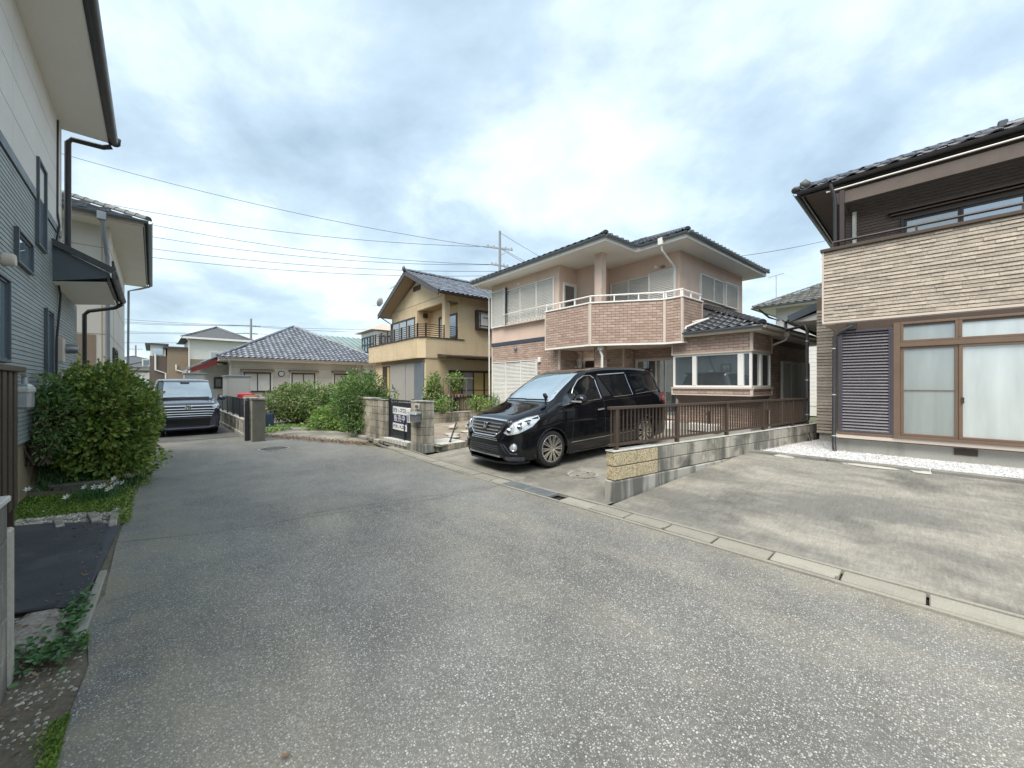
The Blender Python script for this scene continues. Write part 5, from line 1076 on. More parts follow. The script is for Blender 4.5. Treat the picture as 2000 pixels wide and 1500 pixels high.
class Car(Thing):
    def loft(s, st, belt, n, shape):
        xs = [r[0] for r in st]; cols = list(zip(*st)); xx = []
        for a, b in zip(xs, xs[1:]):
            k = max(2, int((b-a)/.045)); xx += [a+(b-a)*i/k for i in range(k)]
        xx.append(xs[-1]); rings = []
        for x in xx:
            zb, zt, w, wr, edge = (herm(xs, cols[j], x) for j in (1,2,3,4,5))
            rings.append([(x, y, z) for y, z in crom(shape(x, zb, zt, w, wr, belt, edge), 5)])
        m = len(rings[0]); bm = bmesh.new(); vr = []
        for r in rings:
            row = [bm.verts.new(p) for p in r]; row += [bm.verts.new((p[0],-p[1],p[2])) for p in r[-2:0:-1]]; vr.append(row)
        N_ = len(vr[0])
        for a, b in zip(vr, vr[1:]):
            for i in range(N_): bm.faces.new((a[i], a[(i+1) % N_], b[(i+1) % N_], b[i]))
        bm.faces.new(vr[0]); bm.faces.new(vr[-1][::-1]); bmesh.ops.recalc_face_normals(bm, faces=bm.faces[:])
        bm.normal_update(); s.bvh = BVHTree.FromBMesh(bm); s.bm = bm; return s
    def arches(s, wheels, r):
        bm = s.bm; kill = set()
        for wx, wz in wheels:
            dead = [f for f in bm.faces if any(abs(v.co.y) > .5 and math.hypot(v.co.x-wx, v.co.z-wz) < r for v in f.verts) and all(abs(v.co.y) > .45 for v in f.verts)]
            ds = set(dead); edge = {v for f in dead for v in f.verts if any(g not in ds for g in v.link_faces)}
            for v in edge:
                d = math.hypot(v.co.x-wx, v.co.z-wz)
                if d > 1e-3 and d < r*1.35 and v.co.z > wz-.28: k = r/d; v.co.x = wx+(v.co.x-wx)*k; v.co.z = wz+(v.co.z-wz)*k
            bmesh.ops.delete(bm, geom=dead, context='FACES')
    def body(s, mat):
        me = bpy.data.meshes.new('body'); s.bm.to_mesh(me); s.bm.free(); me.materials.append(mat)
        me.polygons.foreach_set('use_smooth', [True]*len(me.polygons)); me.set_sharp_from_angle(angle=math.radians(45))
        o = bpy.data.objects.new('body', me); link(o, s.e); s.b = o; return o
    AX = {'L': ((1,0,0),(0,1,0)), 'F': ((0,1,0),(1,0,0)), 'RR': ((0,1,0),(-1,0,0)), 'R': ((1,0,0),(0,-1,0)), 'FL': ((.7071,-.7071,0),(.7071,.7071,0)), 'FR': ((.7071,.7071,0),(.7071,-.7071,0))}
    def hit(s, a, z, ax, off):
        u, d = (Vector(k) for k in s.AX[ax]); o = u*a+Vector((0,0,z))-d*(3 if ax != 'RR' else 8)
        h, n, i, dist = s.bvh.ray_cast(o, d)
        if h is None: return None
        if n.dot(d) > 0: n = -n
        return h+n*off
    def decal(s, name, poly, ax, mat, off=.004, step=.05, parent=None, smooth='all', thick=0):
        v, f = cdt(poly, step, .03); P = []; good = []
        for x, z in v:
            h = s.hit(x, z, ax, off); good.append(h is not None); P.append(h if h is not None else Vector((0,0,0)))
        mb = MB(); keep = [t for t in f if all(good[i] for i in t)]
        d = Vector(s.AX[ax][1]); out = []
        for t in keep:
            nn = (P[t[1]]-P[t[0]]).cross(P[t[2]]-P[t[0]]); out.append(t if nn.dot(d) < 0 else t[::-1])
        mb.add(P, out); o = s.part(name, mb, mat, parent, smooth=smooth)
        if thick: md = o.modifiers.new('solid', 'SOLIDIFY'); md.thickness = thick; md.offset = 1
        return o
    def strip(s, name, pts, ax, r, mat, off=.004, parent=None, closed=False, n=6, step=.05):
        if closed: pts = pts+[pts[0]]
        q = []
        for a, b in zip(pts, pts[1:]):
            k = max(1, int(math.dist(a, b)/step)); q += [(a[0]+(b[0]-a[0])*i/k, a[1]+(b[1]-a[1])*i/k) for i in range(k)]
        q.append(pts[-1]); P = [h for h in (s.hit(a, z, ax, off) for a, z in q) if h is not None]
        if len(P) > 1: return s.part(name, MB().tube(P, r, n), mat, parent, smooth=True)
    def wheel(s, x, y, r, w, spokes=10, rim=.68, double=True):
        sg = -1 if y < 0 else 1; c = Vector((x, y, r)); ax = Vector((0, sg, 0))
        hub = s.part('wheel', MB().lathe([(0,-.04),(r*.5,-.04),(r*rim*.98,-.03),(r*rim,-w*.8)], c, ax, 32), m_plast, smooth=True)
        s.part('tyre', MB().lathe([(r*rim,-w),(r*.93,-w),(r,-w+.03),(r,-.03),(r*.985,-.012),(r*.93,.004),(r*.80,.008),(r*rim+.006,.002),(r*rim,-.03)], c, ax, 48), m_rub, hub, smooth=True)
        s.part('rim', MB().lathe([(r*rim,-.03),(r*rim+.004,.004),(r*rim-.012,.008),(r*rim-.02,-.03)], c, ax, 40), m_alloy, hub, smooth=True)
        m = MB()
        for k in range(spokes):
            for dl in ((-.07,.07) if double else (0,)):
                a = 2*math.pi*k/spokes+dl; a2 = 2*math.pi*k/spokes+dl*1.4
                p0 = c+Vector((math.cos(a)*r*.13, sg*.0, math.sin(a)*r*.13)); p1 = c+Vector((math.cos(a2)*r*(rim-.01), -sg*.006, math.sin(a2)*r*(rim-.01)))
                m.bar(p0, p1, .03 if not double else .023, .03, ax)
        s.part('spokes', m, m_alloy, hub, smooth=False)
        s.part('centre_cap', MB().lathe([(0,.018),(r*.10,.016),(r*.15,.008),(r*.17,-.02)], c, ax, 20), m_alloy, hub, smooth=True)
        return hub
def liner(c, x, r, y0, y1):
    m = MB(); n = 20
    for k in range(n):
        a, b = math.pi*k/n, math.pi*(k+1)/n
        m.poly([(x+r*math.cos(a),y0,.34+r*math.sin(a)),(x+r*math.cos(b),y0,.34+r*math.sin(b)),(x+r*math.cos(b),y1,.34+r*math.sin(b)),(x+r*math.cos(a),y1,.34+r*math.sin(a))])
    m.poly([(x+r*math.cos(math.pi*k/n),y1,.34+r*math.sin(math.pi*k/n)) for k in range(n+1)]); c.part('wheel_well', m, m_plast)

# --- black van with chrome grille, x runs from nose to tail
c = Car('black_van', 'glossy black minivan with chrome grille parked on the pink house driveway', 'van', None, (0,0,0))
def shp(x, zb, zt, w, wr, belt, edge):
    zk = min(belt+.06*(x/4.9), zt-.11*edge-.02)
    return [(0,zb),(w*.6,zb),(w*.93,zb+.015),(w*.985,zb+.10),(w*1.0,zb+.30 if zt > .85 else (zb+zt)/2),(w*.998,zb+(zk-zb)*.75),(w*.965,zk),(wr+(w*.965-wr)*.42,zk+(zt-.10-zk)*.58 if zt-.1 > zk else zk+.02),(wr,zt-.075*edge),(wr*.86,zt-.02*edge),(wr*.5,zt-.004),(0,zt)]
st = [ # x, zb, zt, w, wr, edge
 (0.00,.30,.58,.50,.42,.4),(0.02,.24,.66,.62,.52,.5),(0.07,.20,.80,.725,.58,.6),(0.15,.18,.925,.80,.63,.7),(0.28,.17,.985,.855,.68,.85),(0.48,.17,1.04,.895,.73,.9),(0.72,.17,1.105,.912,.76,.95),(0.98,.17,1.185,.915,.77,.95),
 (1.30,.17,1.405,.915,.735,1),(1.65,.17,1.615,.915,.69,1),(1.95,.17,1.765,.915,.665,1),(2.25,.17,1.835,.915,.66,1),(2.9,.17,1.875,.915,.665,1),(3.6,.17,1.872,.915,.665,1),(4.2,.17,1.845,.912,.655,1),(4.5,.18,1.81,.905,.64,1),(4.64,.20,1.765,.89,.62,1),(4.70,.22,1.60,.875,.66,1),(4.78,.25,1.30,.86,.72,.9),(4.86,.30,1.00,.82,.72,.8),(4.885,.36,.70,.72,.66,.6)]
c.loft(st, 1.11, 5, shp); WX = (.93, 3.88); c.arches([(x, .34) for x in WX], .385); c.body(m_black)
for x in WX:
    for y in (-.885, .885): c.wheel(x, y, .342, .22, 10, .74)
    for y in (-1, 1): liner(c, x, .392, y*.90, y*.60)
    for sgn, ax in ((-1,'L'),(1,'R')):
        P = [(x+.392*math.cos(a), .34+.392*math.sin(a)) for a in [math.pi*k/24 for k in range(25)]]
        Q = [c.hit(a, max(z,.22), ax, -.004) for a, z in P]; c.part('arch_lip', MB().tube([q for q in Q if q], .012, 6), m_black, c.b, smooth=True)
c.part('underbody', MB().box(.25,4.7,-.62,.62,.17,.5), m_plast)
for ax, sg in (('L',-1),('R',1)):
    c.decal('quarter_window', [(1.22,1.14),(1.52,1.17),(1.47,1.33),(1.40,1.31)], ax, m_tint, .005, .04); c.strip('chrome_trim', [(1.22,1.13),(1.53,1.165)], ax, .007, m_chrome)
    fw_ = c.decal('door_window', [(1.58,1.17),(2.36,1.21),(2.33,1.60),(2.24,1.67),(2.05,1.665),(1.85,1.58),(1.68,1.43)], ax, m_tint, .005)
    c.strip('chrome_trim', [(1.57,1.16),(2.38,1.20)], ax, .009, m_chrome); c.strip('window_visor', [(1.60,1.34),(1.68,1.45),(1.85,1.60),(2.05,1.685),(2.25,1.69),(2.34,1.62),(2.375,1.21)], ax, .011, m_chrome, .008)
    c.decal('slide_window', [(2.50,1.66),(2.80,1.23),(3.46,1.25),(3.40,1.68),(2.58,1.70)], ax, m_tint, .005); c.strip('chrome_trim', [(2.46,1.70),(3.38,1.725)], ax, .012, m_chrome, .01); c.strip('chrome_trim', [(2.80,1.22),(3.48,1.235)], ax, .008, m_chrome); c.strip('chrome_trim', [(3.41,1.70),(3.48,1.24)], ax, .007, m_chrome)
    c.decal('pillar_panel', [(2.42,1.66),(2.46,1.24),(2.72,1.25),(2.48,1.66)], ax, m_plast, .003)
    c.decal('rear_window', [(3.52,1.68),(3.60,1.26),(4.55,1.32),(4.42,1.60),(4.30,1.68)], ax, m_tint, .005); c.strip('chrome_trim', [(3.60,1.245),(4.52,1.29)], ax, .008, m_chrome)
    for x0 in (2.18, 2.50): c.strip('door_handle', [(x0,.985),(x0+.20,.995)], ax, .017, m_chrome, .028, n=8)
    c.strip('side_moulding', [(1.42,.405),(3.42,.425)], ax, .008, m_chrome, .003); c.strip('sill_skirt', [(1.36,.20),(3.46,.20)], ax, .03, m_black, -.012)
    for pts in ([(1.52,1.15),(1.50,.8),(1.44,.45),(1.40,.26)], [(2.42,1.68),(2.44,1.2),(2.44,.30)], [(3.50,1.0),(3.52,.80)], [(2.46,1.155),(4.2,1.195)]): c.strip('panel_gap', pts, ax, .0045, m_plast, -.001)
    c.decal('tail_lamp', [(4.56,1.22),(4.80,1.20),(4.83,.98),(4.66,.98)], ax, m_red, .006, .04)
    mx_ = 1.56; m = MB(); m.blob((mx_+.0, sg*1.05, 1.22), (.11,.15,.115), 1, .1); mo = c.part('mirror', m, m_black, smooth='all'); c.part('mirror_arm', MB().bar((mx_+.03,sg*.88,1.13),(mx_+.03,sg*.98,1.16),.08,.05), m_plast, mo); c.part('indicator', MB().box(mx_-.112,mx_-.03,sg*1.05-.09,sg*1.05+.14,1.185,1.215), m_lamp, mo)
    c.part('roof_spoiler', MB().ext([(4.45,sg*.02,1.825),(4.80,sg*.02,1.80),(4.80,sg*.02,1.775),(4.5,sg*.02,1.76)], (0,sg*.58,0)), m_black)
# glass of the front, grille, lamps
ws = [(-.70,1.20),(.70,1.20),(.72,1.25),(.655,1.60),(.615,1.745),(-.615,1.745),(-.655,1.60),(-.72,1.25)]
c.decal('windscreen', ws, 'F', m_wind, .005, .08); c.strip('windscreen_edge', ws, 'F', .010, m_plast, .002, closed=True)
for y0, y1 in ((-.62,.02),(.02,.62)): c.strip('wiper', [(y0,1.235),(y1,1.225)], 'F', .010, m_plast, .018)
c.strip('bonnet_gap', [(-.70,1.195),(.70,1.195)], 'F', .006, m_plast, 0)
gp = [(-.34,.635),(.34,.635),(.50,.74),(.55,.875),(-.55,.875),(-.50,.74)]
gb = c.decal('grille', gp, 'F', m_plast, .004, .06)
c.strip('grille_surround', [(-.57,.895),(-.515,.735),(-.35,.62),(.35,.62),(.515,.735),(.57,.895)], 'F', .014, m_chrome, .01, gb)
c.strip('grille_top', [(-.58,.90),(0,.912),(.58,.90)], 'F', .026, m_chrome, .012, gb)
for k in range(4): z = .675+k*.057; w_ = .40+.04*k; c.strip('grille_bar', [(-w_,z),(w_,z)], 'F', .017, m_chrome, .012, gb, n=8)
# emblem: an open alpha shape on a dark shield
em = c.decal('emblem', [(-.075,.72),(.075,.72),(.06,.84),(-.06,.84)], 'F', m_plast, .03, .03); 
for a, b in (((-.055,.83),(-.03,.735)),((.055,.83),(.03,.735)),((-.03,.735),(.03,.785)),((.03,.735),(-.03,.785)),((-.055,.83),(-.015,.83)),((.055,.83),(.015,.83))): c.strip('emblem_stroke', [a, b], 'F', .009, m_chrome, .036, em)
for ax in ('FL','FR'):
    hl = c.decal('headlight', [(.44,.70),(.52,.665),(.72,.70),(.95,.80),(1.08,.93),(1.06,.975),(.84,.945),(.64,.875)], ax, m_lamp, .006, .04)
    for a, z, r in ((.55,.735,.06),(.73,.80,.05),(.88,.87,.035)):
        h = c.hit(a, z, ax, .006); d = -Vector(c.AX[ax][1]); c.part('projector', MB().lathe([(0,.03),(r*.5,.026),(r*.8,.01),(r,.014),(r*1.1,-.01)], h, d, 20), m_chrome, hl, smooth=True); c.part('projector_lens', MB().lathe([(0,.036),(r*.4,.033),(r*.62,.018)], h, d, 16), m_tint, hl, smooth=True)
    c.strip('headlight_edge', [(.44,.70),(.64,.88),(.84,.95),(1.06,.98)], ax, .008, m_chrome, .006, hl)
    h = c.hit(.62, .455, ax, .004); d = -Vector(c.AX[ax][1]); fl = c.part('fog_lamp', MB().lathe([(0,.012),(.05,.008),(.058,.016),(.07,.014),(.078,-.01)], h, d, 22), m_chrome, smooth=True); c.part('fog_lens', MB().lathe([(0,.02),(.035,.018),(.05,.008)], h, d, 18), m_lamp, fl, smooth=True)
    c.strip('bumper_blade', [(.43,.50),(.56,.34),(.68,.33)], ax, .017, m_gun, .006); c.strip('bumper_blade', [(.38,.50),(.50,.33)], ax, .02, m_plast, .004)
    c.decal('front_spoiler', [(.42,.20),(.80,.19),(.80,.275),(.48,.29)], ax, m_gun, .012, .05)
c.strip('bumper_line', [(-.42,.585),(.42,.585)], 'F', .008, m_chrome, .008); c.strip('bumper_line', [(-.44,.555),(.44,.555)], 'F', .008, m_chrome, .008)
li = c.decal('lower_intake', [(-.50,.33),(.50,.33),(.46,.46),(-.46,.46)], 'F', m_plast, .003)
for z in (.36,.40,.44): c.strip('intake_bar', [(-.47,z),(.47,z)], 'F', .007, m_gun, .008, li)
c.strip('lip_trim', [(-.52,.275),(0,.265),(.52,.275)], 'F', .02, m_chrome, .012); c.part('front_lip', MB().prism([(-.03,-.45),(-.035,0),(-.03,.45),(.12,.78),(.4,.86),(.4,-.86),(.12,-.78)], .15, .185), m_black)
c.part('bonnet_mirror', MB().lathe([(0,.05),(.05,.04),(.065,0),(.05,-.02),(0,-.03)], (.93,-.72,1.32), (.6,-.3,.3), 16), m_plast, smooth=True); c.part('mirror_stalk', MB().tube([(.95,-.72,1.16),(.94,-.72,1.30)], .018, 6), m_plast)
c.e.location = (-.514, 7.41, .035); c.e.rotation_euler = (0, -math.radians(1.9), math.atan2(.603,.798))

# --- grey compact van seen from the front
c = Car('grey_van', 'dark grey compact van with wide chrome grille bars facing the street beside the hedge', 'van', None, (0,0,0))
def shp2(x, zb, zt, w, wr, belt, edge):
    zk = min(belt, zt-.10*edge-.02)
    return [(0,zb),(w*.6,zb),(w*.94,zb+.02),(w*.99,zb+.10),(w,zb+.32 if zt > .85 else (zb+zt)/2),(w*.995,zb+(zk-zb)*.75),(w*.98,zk),(wr+(w*.98-wr)*.45,zk+(zt-.10-zk)*.6 if zt-.1 > zk else zk+.02),(wr,zt-.07*edge),(wr*.88,zt-.02*edge),(wr*.5,zt-.004),(0,zt)]
st = [(0,.34,.70,.55,.50,.4),(.015,.25,.80,.66,.58,.5),(.05,.20,.93,.745,.64,.6),(.12,.19,.985,.79,.69,.7),(.25,.18,1.01,.82,.72,.8),(.5,.18,1.045,.833,.735,.9),(.78,.18,1.09,.835,.74,.95),(1.0,.18,1.30,.835,.715,1),(1.25,.18,1.53,.835,.69,1),(1.42,.18,1.655,.835,.675,1),(1.7,.18,1.715,.835,.67,1),(2.6,.18,1.735,.835,.67,1),(3.4,.18,1.715,.83,.66,1),(3.6,.19,1.64,.82,.65,1),(3.68,.24,1.1,.80,.68,.9),(3.70,.30,.8,.74,.66,.7)]
c.loft(st, 1.03, 5, shp2); WX = (.76, 3.25); c.arches([(x,.31) for x in WX], .345); c.body(m_gun)
for x in WX:
    for y in (-.81,.81): c.wheel(x, y, .305, .19, 7, .64, False)
    for y in (-1,1): liner(c, x, .35, y*.82, y*.55)
c.part('underbody', MB().box(.2,3.6,-.58,.58,.16,.5), m_plast)
for ax, sg in (('L',-1),('R',1)):
    c.decal('side_window', [(1.05,1.08),(2.2,1.10),(2.2,1.55),(1.5,1.56),(1.2,1.30)], ax, m_tint, .005); c.decal('side_window', [(2.3,1.10),(3.4,1.12),(3.3,1.55),(2.3,1.55)], ax, m_tint, .005)
    mo = c.part('mirror', MB().blob((1.0,sg*.97,1.10), (.07,.11,.085), 2, .1), m_gun, smooth='all'); c.part('mirror_arm', MB().bar((1.03,sg*.82,1.04),(1.03,sg*.92,1.07),.06,.04), m_plast, mo)
ws = [(-.68,1.10),(.68,1.10),(.70,1.14),(.665,1.45),(.64,1.615),(-.64,1.615),(-.665,1.45),(-.70,1.14)]
wsd = c.decal('windscreen', ws, 'F', m_wind2, .005, .08); c.strip('windscreen_edge', ws, 'F', .012, m_plast, .002, closed=True); c.decal('camera_unit', [(-.13,1.60),(-.10,1.545),(.10,1.545),(.13,1.60)], 'F', m_plast, .009, .04, wsd); c.decal('sticker', [(-.60,1.56),(-.60,1.53),(-.53,1.53),(-.53,1.56)], 'F', m_signw, .009, .04, wsd)
for y0, y1 in ((-.6,0),(0,.6)): c.strip('wiper', [(y0,1.125),(y1,1.115)], 'F', .012, m_plast, .018)
gr_ = c.decal('grille', [(-.56,.545),(.56,.545),(.66,.72),(.66,.90),(-.66,.90),(-.66,.72)], 'F', m_plast, .004, .06)
for z, w_, r in ((.885,.70,.022),(.80,.66,.022),(.725,.64,.020),(.655,.61,.018),(.59,.58,.016)): c.strip('grille_bar', [(-w_,z-.012),(-w_+.14,z),(w_-.14,z),(w_,z-.012)], 'F', r, m_chrome, .012, gr_, n=8)
# ring emblem of three ellipses
def ell(cy, cz, a, b, r, parent):
    P = [c.hit(0, .845, 'F', .05)+Vector((0, cy+a*math.cos(k*math.pi/14), cz+b*math.sin(k*math.pi/14))) for k in range(29)]; return c.part('emblem_ring', MB().tube(P, r, 6), m_chrome, parent, smooth=True)
h0 = c.hit(0, .845, 'F', .04); em = c.part('emblem', MB().lathe([(0,.0),(.07,0),(.075,-.02)], h0, (-1,0,0), 24), m_plast)
ell(0,0,.082,.056,.009,em); ell(0,.0,.026,.053,.008,em); ell(0,.025,.060,.022,.008,em)
for ax, ps_ in (('FL',1),('FR',1)):
    hl = c.decal('headlight', [(.44,.84),(.62,.77),(.80,.80),(.86,.90),(.60,.92),(.46,.91)], ax, m_lamp, .006, .04); c.strip('headlight_bar', [(.46,.875),(.80,.865)], ax, .012, m_chrome, .01, hl)
    h = c.hit(.66,.83,ax,.008); c.part('projector', MB().lathe([(0,.03),(.03,.02),(.045,0)], h, -Vector(c.AX[ax][1]), 16), m_tint, hl, smooth=True)
    c.decal('fog_recess', [(.56,.28),(.74,.30),(.78,.52),(.70,.60)], ax, m_plast, .004, .05); c.strip('bumper_edge', [(.52,.26),(.68,.60)], ax, .014, m_black, .006)
    h = c.hit(.67,.33,ax,.006); c.part('fog_lamp', MB().lathe([(0,.02),(.03,.016),(.04,0)], h, -Vector(c.AX[ax][1]), 14), m_lamp, smooth=True)
c.decal('lower_intake', [(-.52,.30),(.52,.30),(.56,.52),(-.56,.52)], 'F', m_black, .004, .06); c.strip('lip_trim', [(-.66,.275),(-.5,.235),(.5,.235),(.66,.275)], 'F', .028, m_gun, .012)
c.strip('bonnet_gap', [(-.66,.955),(.66,.955)], 'F', .005, m_plast, 0)
c.e.location = (-10.05, 12.0, .005); c.e.rotation_euler = (0, 0, math.atan2(.732,-.681)+math.radians(1)); c.e.scale = (1, 1, 1.04)
# ------------------------------------------------------------------ plants
def leaf(mb, p, d, nrm, l, w, fold=.25):
    d = d.normalized(); s = d.cross(nrm); s = s.normalized() if s.length > 1e-3 else d.orthogonal().normalized(); n = s.cross(d); up_ = n*(w*fold)
    mb.cur = random.random()
    mb.add([p, p+d*l*.35+s*w*.5+up_, p+d*l*.75+s*w*.38+up_*.6, p+d*l, p+d*l*.75-s*w*.38+up_*.6, p+d*l*.35-s*w*.5+up_, p+d*l*.5], [(0,1,2,6),(6,2,3),(0,6,4,5),(6,3,4)])
def rvec():
    while True:
        v = Vector((rr(-1,1), rr(-1,1), rr(-1,1)))
        if .05 < v.length < 1: return v
def crown(mb, C, Rd, n, l, w, seed=0, amp=.3, freq=1.8, shell=.6, keep=None, droop=.2, zmin=None):
    C = Vector(C); k = 0; tries = 0
    while k < n and tries < n*6:
        tries += 1
        d = rvec().normalized(); rad = (1+amp*noise.noise(d*freq+Vector((seed*5.3,seed,2)))+amp*.5*noise.noise(d*freq*3+Vector((seed,9,seed))))
        r = rad*(1-shell*random.random()**1.6)
        p = C+Vector((d.x*Rd[0], d.y*Rd[1], d.z*Rd[2]))*r
        if zmin is not None and p.z < zmin: continue
        if noise.noise(p*4.5+Vector((seed,0,0))) < -.28: continue
        if keep and not keep(p): continue
        out = (d*.8+rvec()*.9+Vector((0,0,.25-droop))); nn = (d+rvec()*.6+Vector((0,0,.5)))
        leaf(mb, p, out, nn, l*rr(.7,1.25), w*rr(.75,1.2)); k += 1
def twigs(mb, base, C, Rd, n, r, seed=0):
    C = Vector(C); base = Vector(base)
    for i in range(n):
        d = rvec().normalized(); d.z = abs(d.z)*.8-.1; e = C+Vector((d.x*Rd[0], d.y*Rd[1], d.z*Rd[2]))*.85; b = base+Vector((rr(-.1,.1), rr(-.1,.1), 0)); mid = b.lerp(e, .5)+rvec()*.08
        mb.tube([b, mid, e], [r, r*.6, r*.2], 5, cap=False)
def bush(name, label, cat, base, C, Rd, n, l, w, mat, seed=0, zmin=None, keep=None, amp=.3, tw=26, group=None, extra=(), shoots=0):
    t = Thing(name, label, cat, None, base, group); st_m = MB()
    m = MB(); twigs(m, base, C, Rd, tw, .014, seed); t.part('stem', m, m_bark)
    m = MB(); crown(m, C, Rd, n, l, w, seed, amp, zmin=zmin, keep=keep)
    for (C2, R2, n2) in extra: crown(m, C2, R2, n2, l, w, seed+3, amp, zmin=zmin, keep=keep)
    for _ in range(shoots):                     # young shoots that break the outline
        d = rvec().normalized(); d.z = abs(d.z)*.9+.15; d.normalize(); p = Vector(C)+Vector((d.x*Rd[0], d.y*Rd[1], d.z*Rd[2]))*.98; g = (d+Vector((rr(-.4,.4), rr(-.4,.4), .9))).normalized(); ln_ = rr(.10,.26)
        if keep and not keep(p+g*ln_): continue
        st_m.tube([p-g*.1, p+g*ln_], [.004,.0015], 4)
        for k in range(int(ln_/.03)):
            leaf(m, p+g*(.03*k), (g*.6+rvec().normalized()), (g+rvec()*.5), l*rr(.5,.95), w*rr(.6,.9))
    if shoots: t.part('shoot', st_m, m_bark)
    t.part('foliage', m, mat); return t
def rq(p): return R.ca*p.x+R.sa*p.y
bush('hedge_shrub', 'large round glossy leaved hedge shrub growing beside the asphalt near the grey house', 'shrub', (-6.5,6.15,.2), (-6.62,6.2,1.02), (.70,.70,.90), 11000, .075, .046, m_leaf1, 1, zmin=.12, keep=lambda p: rq(p) > -1.12, amp=.26, tw=80, shoots=150,
     extra=(((-7.05,6.0,.9),(.55,.5,.7),1800), ((-6.42,6.35,.42),(.52,.5,.40),1300)))
bush('fern_shrub', 'dark feathery shrub against the grey siding left of the hedge shrub', 'shrub', (-6.55,5.35,.5), (-6.62,5.4,1.15), (.45,.35,.62), 1500, .075, .022, m_leaf2, 4, zmin=.5, keep=lambda p: rq(p) > -1.18)
bush('nandina_bush', 'tall dark green nandina bush overhanging the end of the grey block wall', 'bush', (-4.75,11.9,.05), (-4.75,12.1,1.08), (.80,.6,.88), 5200, .10, .035, m_leaf2, 2, zmin=.1, amp=.35, extra=(((-4.55,11.75,.55),(.62,.35,.5),1000), ((-4.15,12.3,1.0),(.62,.5,.5),900)))
bush('garden_bush', 'broad grey green bush behind the block pillar by the old garden entrance', 'bush', (-8.6,15.6,0), (-8.75,15.9,.85), (1.35,1.1,.80), 6500, .10, .055, m_leaf4, 5, zmin=.02)
bush('garden_bush', 'dark bush with brownish top in front of the bungalow window', 'bush', (-7.3,17.2,0), (-7.3,17.3,.9), (1.25,1.0,.78), 5000, .10, .055, m_leaf4, 6, zmin=.02)
bush('climbing_vine', 'bright large leaved vine rising between the two garden bushes', 'vine', (-6.6,15.9,0), (-6.55,16.1,.95), (.85,.7,.98), 1500, .15, .11, m_leaf3, 7, zmin=.05, amp=.45)
bush('weed_mound', 'light green weedy mound spilling onto the old concrete path', 'bush', (-6.0,13.9,0), (-6.05,14.0,.30), (1.30,.75,.62), 4200, .11, .055, m_leaf3, 8, zmin=.01, amp=.4, extra=(((-5.5,13.6,.2),(.75,.5,.42),1000),))
m = MB()
for i in range(2600):
    p, q = rr(-18.5,-14.6), rr(2.6,4.5); P_ = R.W(p, q, .012)
    if noise.noise(P_*.9) < .02: continue
    leaf(m, P_, Vector((rr(-1,1),rr(-1,1),rr(.2,.9))), Vector((0,0,1)), rr(.05,.12), rr(.03,.05))
single('path_weeds', 'low weeds creeping over the old concrete garden path', 'weeds', m, m_leaf3, kind='stuff')
m = MB()
for i in range(1500):
    p, q = rr(-14.3,-9.9), 0; q = 2.35+(p+14.4)*.43+random.gauss(0,.14); P_ = R.W(p, min(q,4.55), .018+rr(0,.02)); leaf(m, P_, Vector((rr(-1,1),rr(-1,1),rr(-.1,.5))), Vector((rr(-.6,.6),rr(-.6,.6),1)), rr(.03,.09), rr(.008,.03))
single('dry_litter', 'dry brown leaf litter along the edge of the asphalt', 'litter', m, m_dry, kind='stuff')
# vine and pots at the yellow house corner
gx = K.W(-16.2, 8.6); bush('trellis_vine', 'reddish green vine tangled over a small frame at the yellow house corner', 'vine', (gx.x,gx.y,.15), (gx.x,gx.y,1.2), (.42,.4,.85), 1000, .12, .07, m_leaf4, 11, zmin=.3, amp=.5)
gx2 = K.W(-15.8, 9.5); bush('trellis_vine', 'green vine hanging from the pot shelf beside the yellow house window', 'vine', (gx2.x,gx2.y,.15), (gx2.x,gx2.y,1.75), (.42,.35,.38), 450, .12, .07, m_leaf3, 12, zmin=1.0, amp=.5)
sh = Thing('pot_shelf', 'dark wooden shelf on legs at the yellow house corner', 'shelf', K, (-15.6,9.2,.15))
sh.part('shelf_board', MB().box(-16.0,-15.3,8.9,9.9,.98,1.03), m_dkbrown); 
for a, b in ((-15.95,8.95),(-15.35,8.95),(-15.95,9.85),(-15.35,9.85)): sh.part('leg', MB().box(a-.02,a+.02,b-.02,b+.02,.15,1.9), m_timber)
sh.part('top_bar', MB().box(-15.38,-15.32,8.6,10.2,1.88,1.92), m_plank)
for k in range(6):
    P0 = (-15.45, 8.98+k*.17, 1.03); m = MB(); m.lathe([(0,0),(.045,0),(.068,.12),(.075,.125),(.06,.12)], P0, n=14); o = single('flower_pot', ('small grey stone pot on the wooden shelf by the yellow house','small terracotta pot on the wooden shelf by the yellow house')[bool(k % 3)], 'pot', m, m_terra if k % 3 else m_stone2, K, P0, smooth=True, group='pots on the shelf')
for k, (p, q) in enumerate(((-13.0,7.3),(-13.0,8.9),(-12.95,9.8))):
    g_ = K.W(p, q); bush('railing_plant', ('leafy weed growing through the black railing near the gate pillar','leafy weed growing through the black railing midway','leafy weed in the railing beside the pink house')[k], 'plant', (g_.x,g_.y,.5), (g_.x,g_.y,.82), (.45,.3,.34), 420, .09, .05, m_leaf3, 20+k, zmin=.5, amp=.5, tw=8)
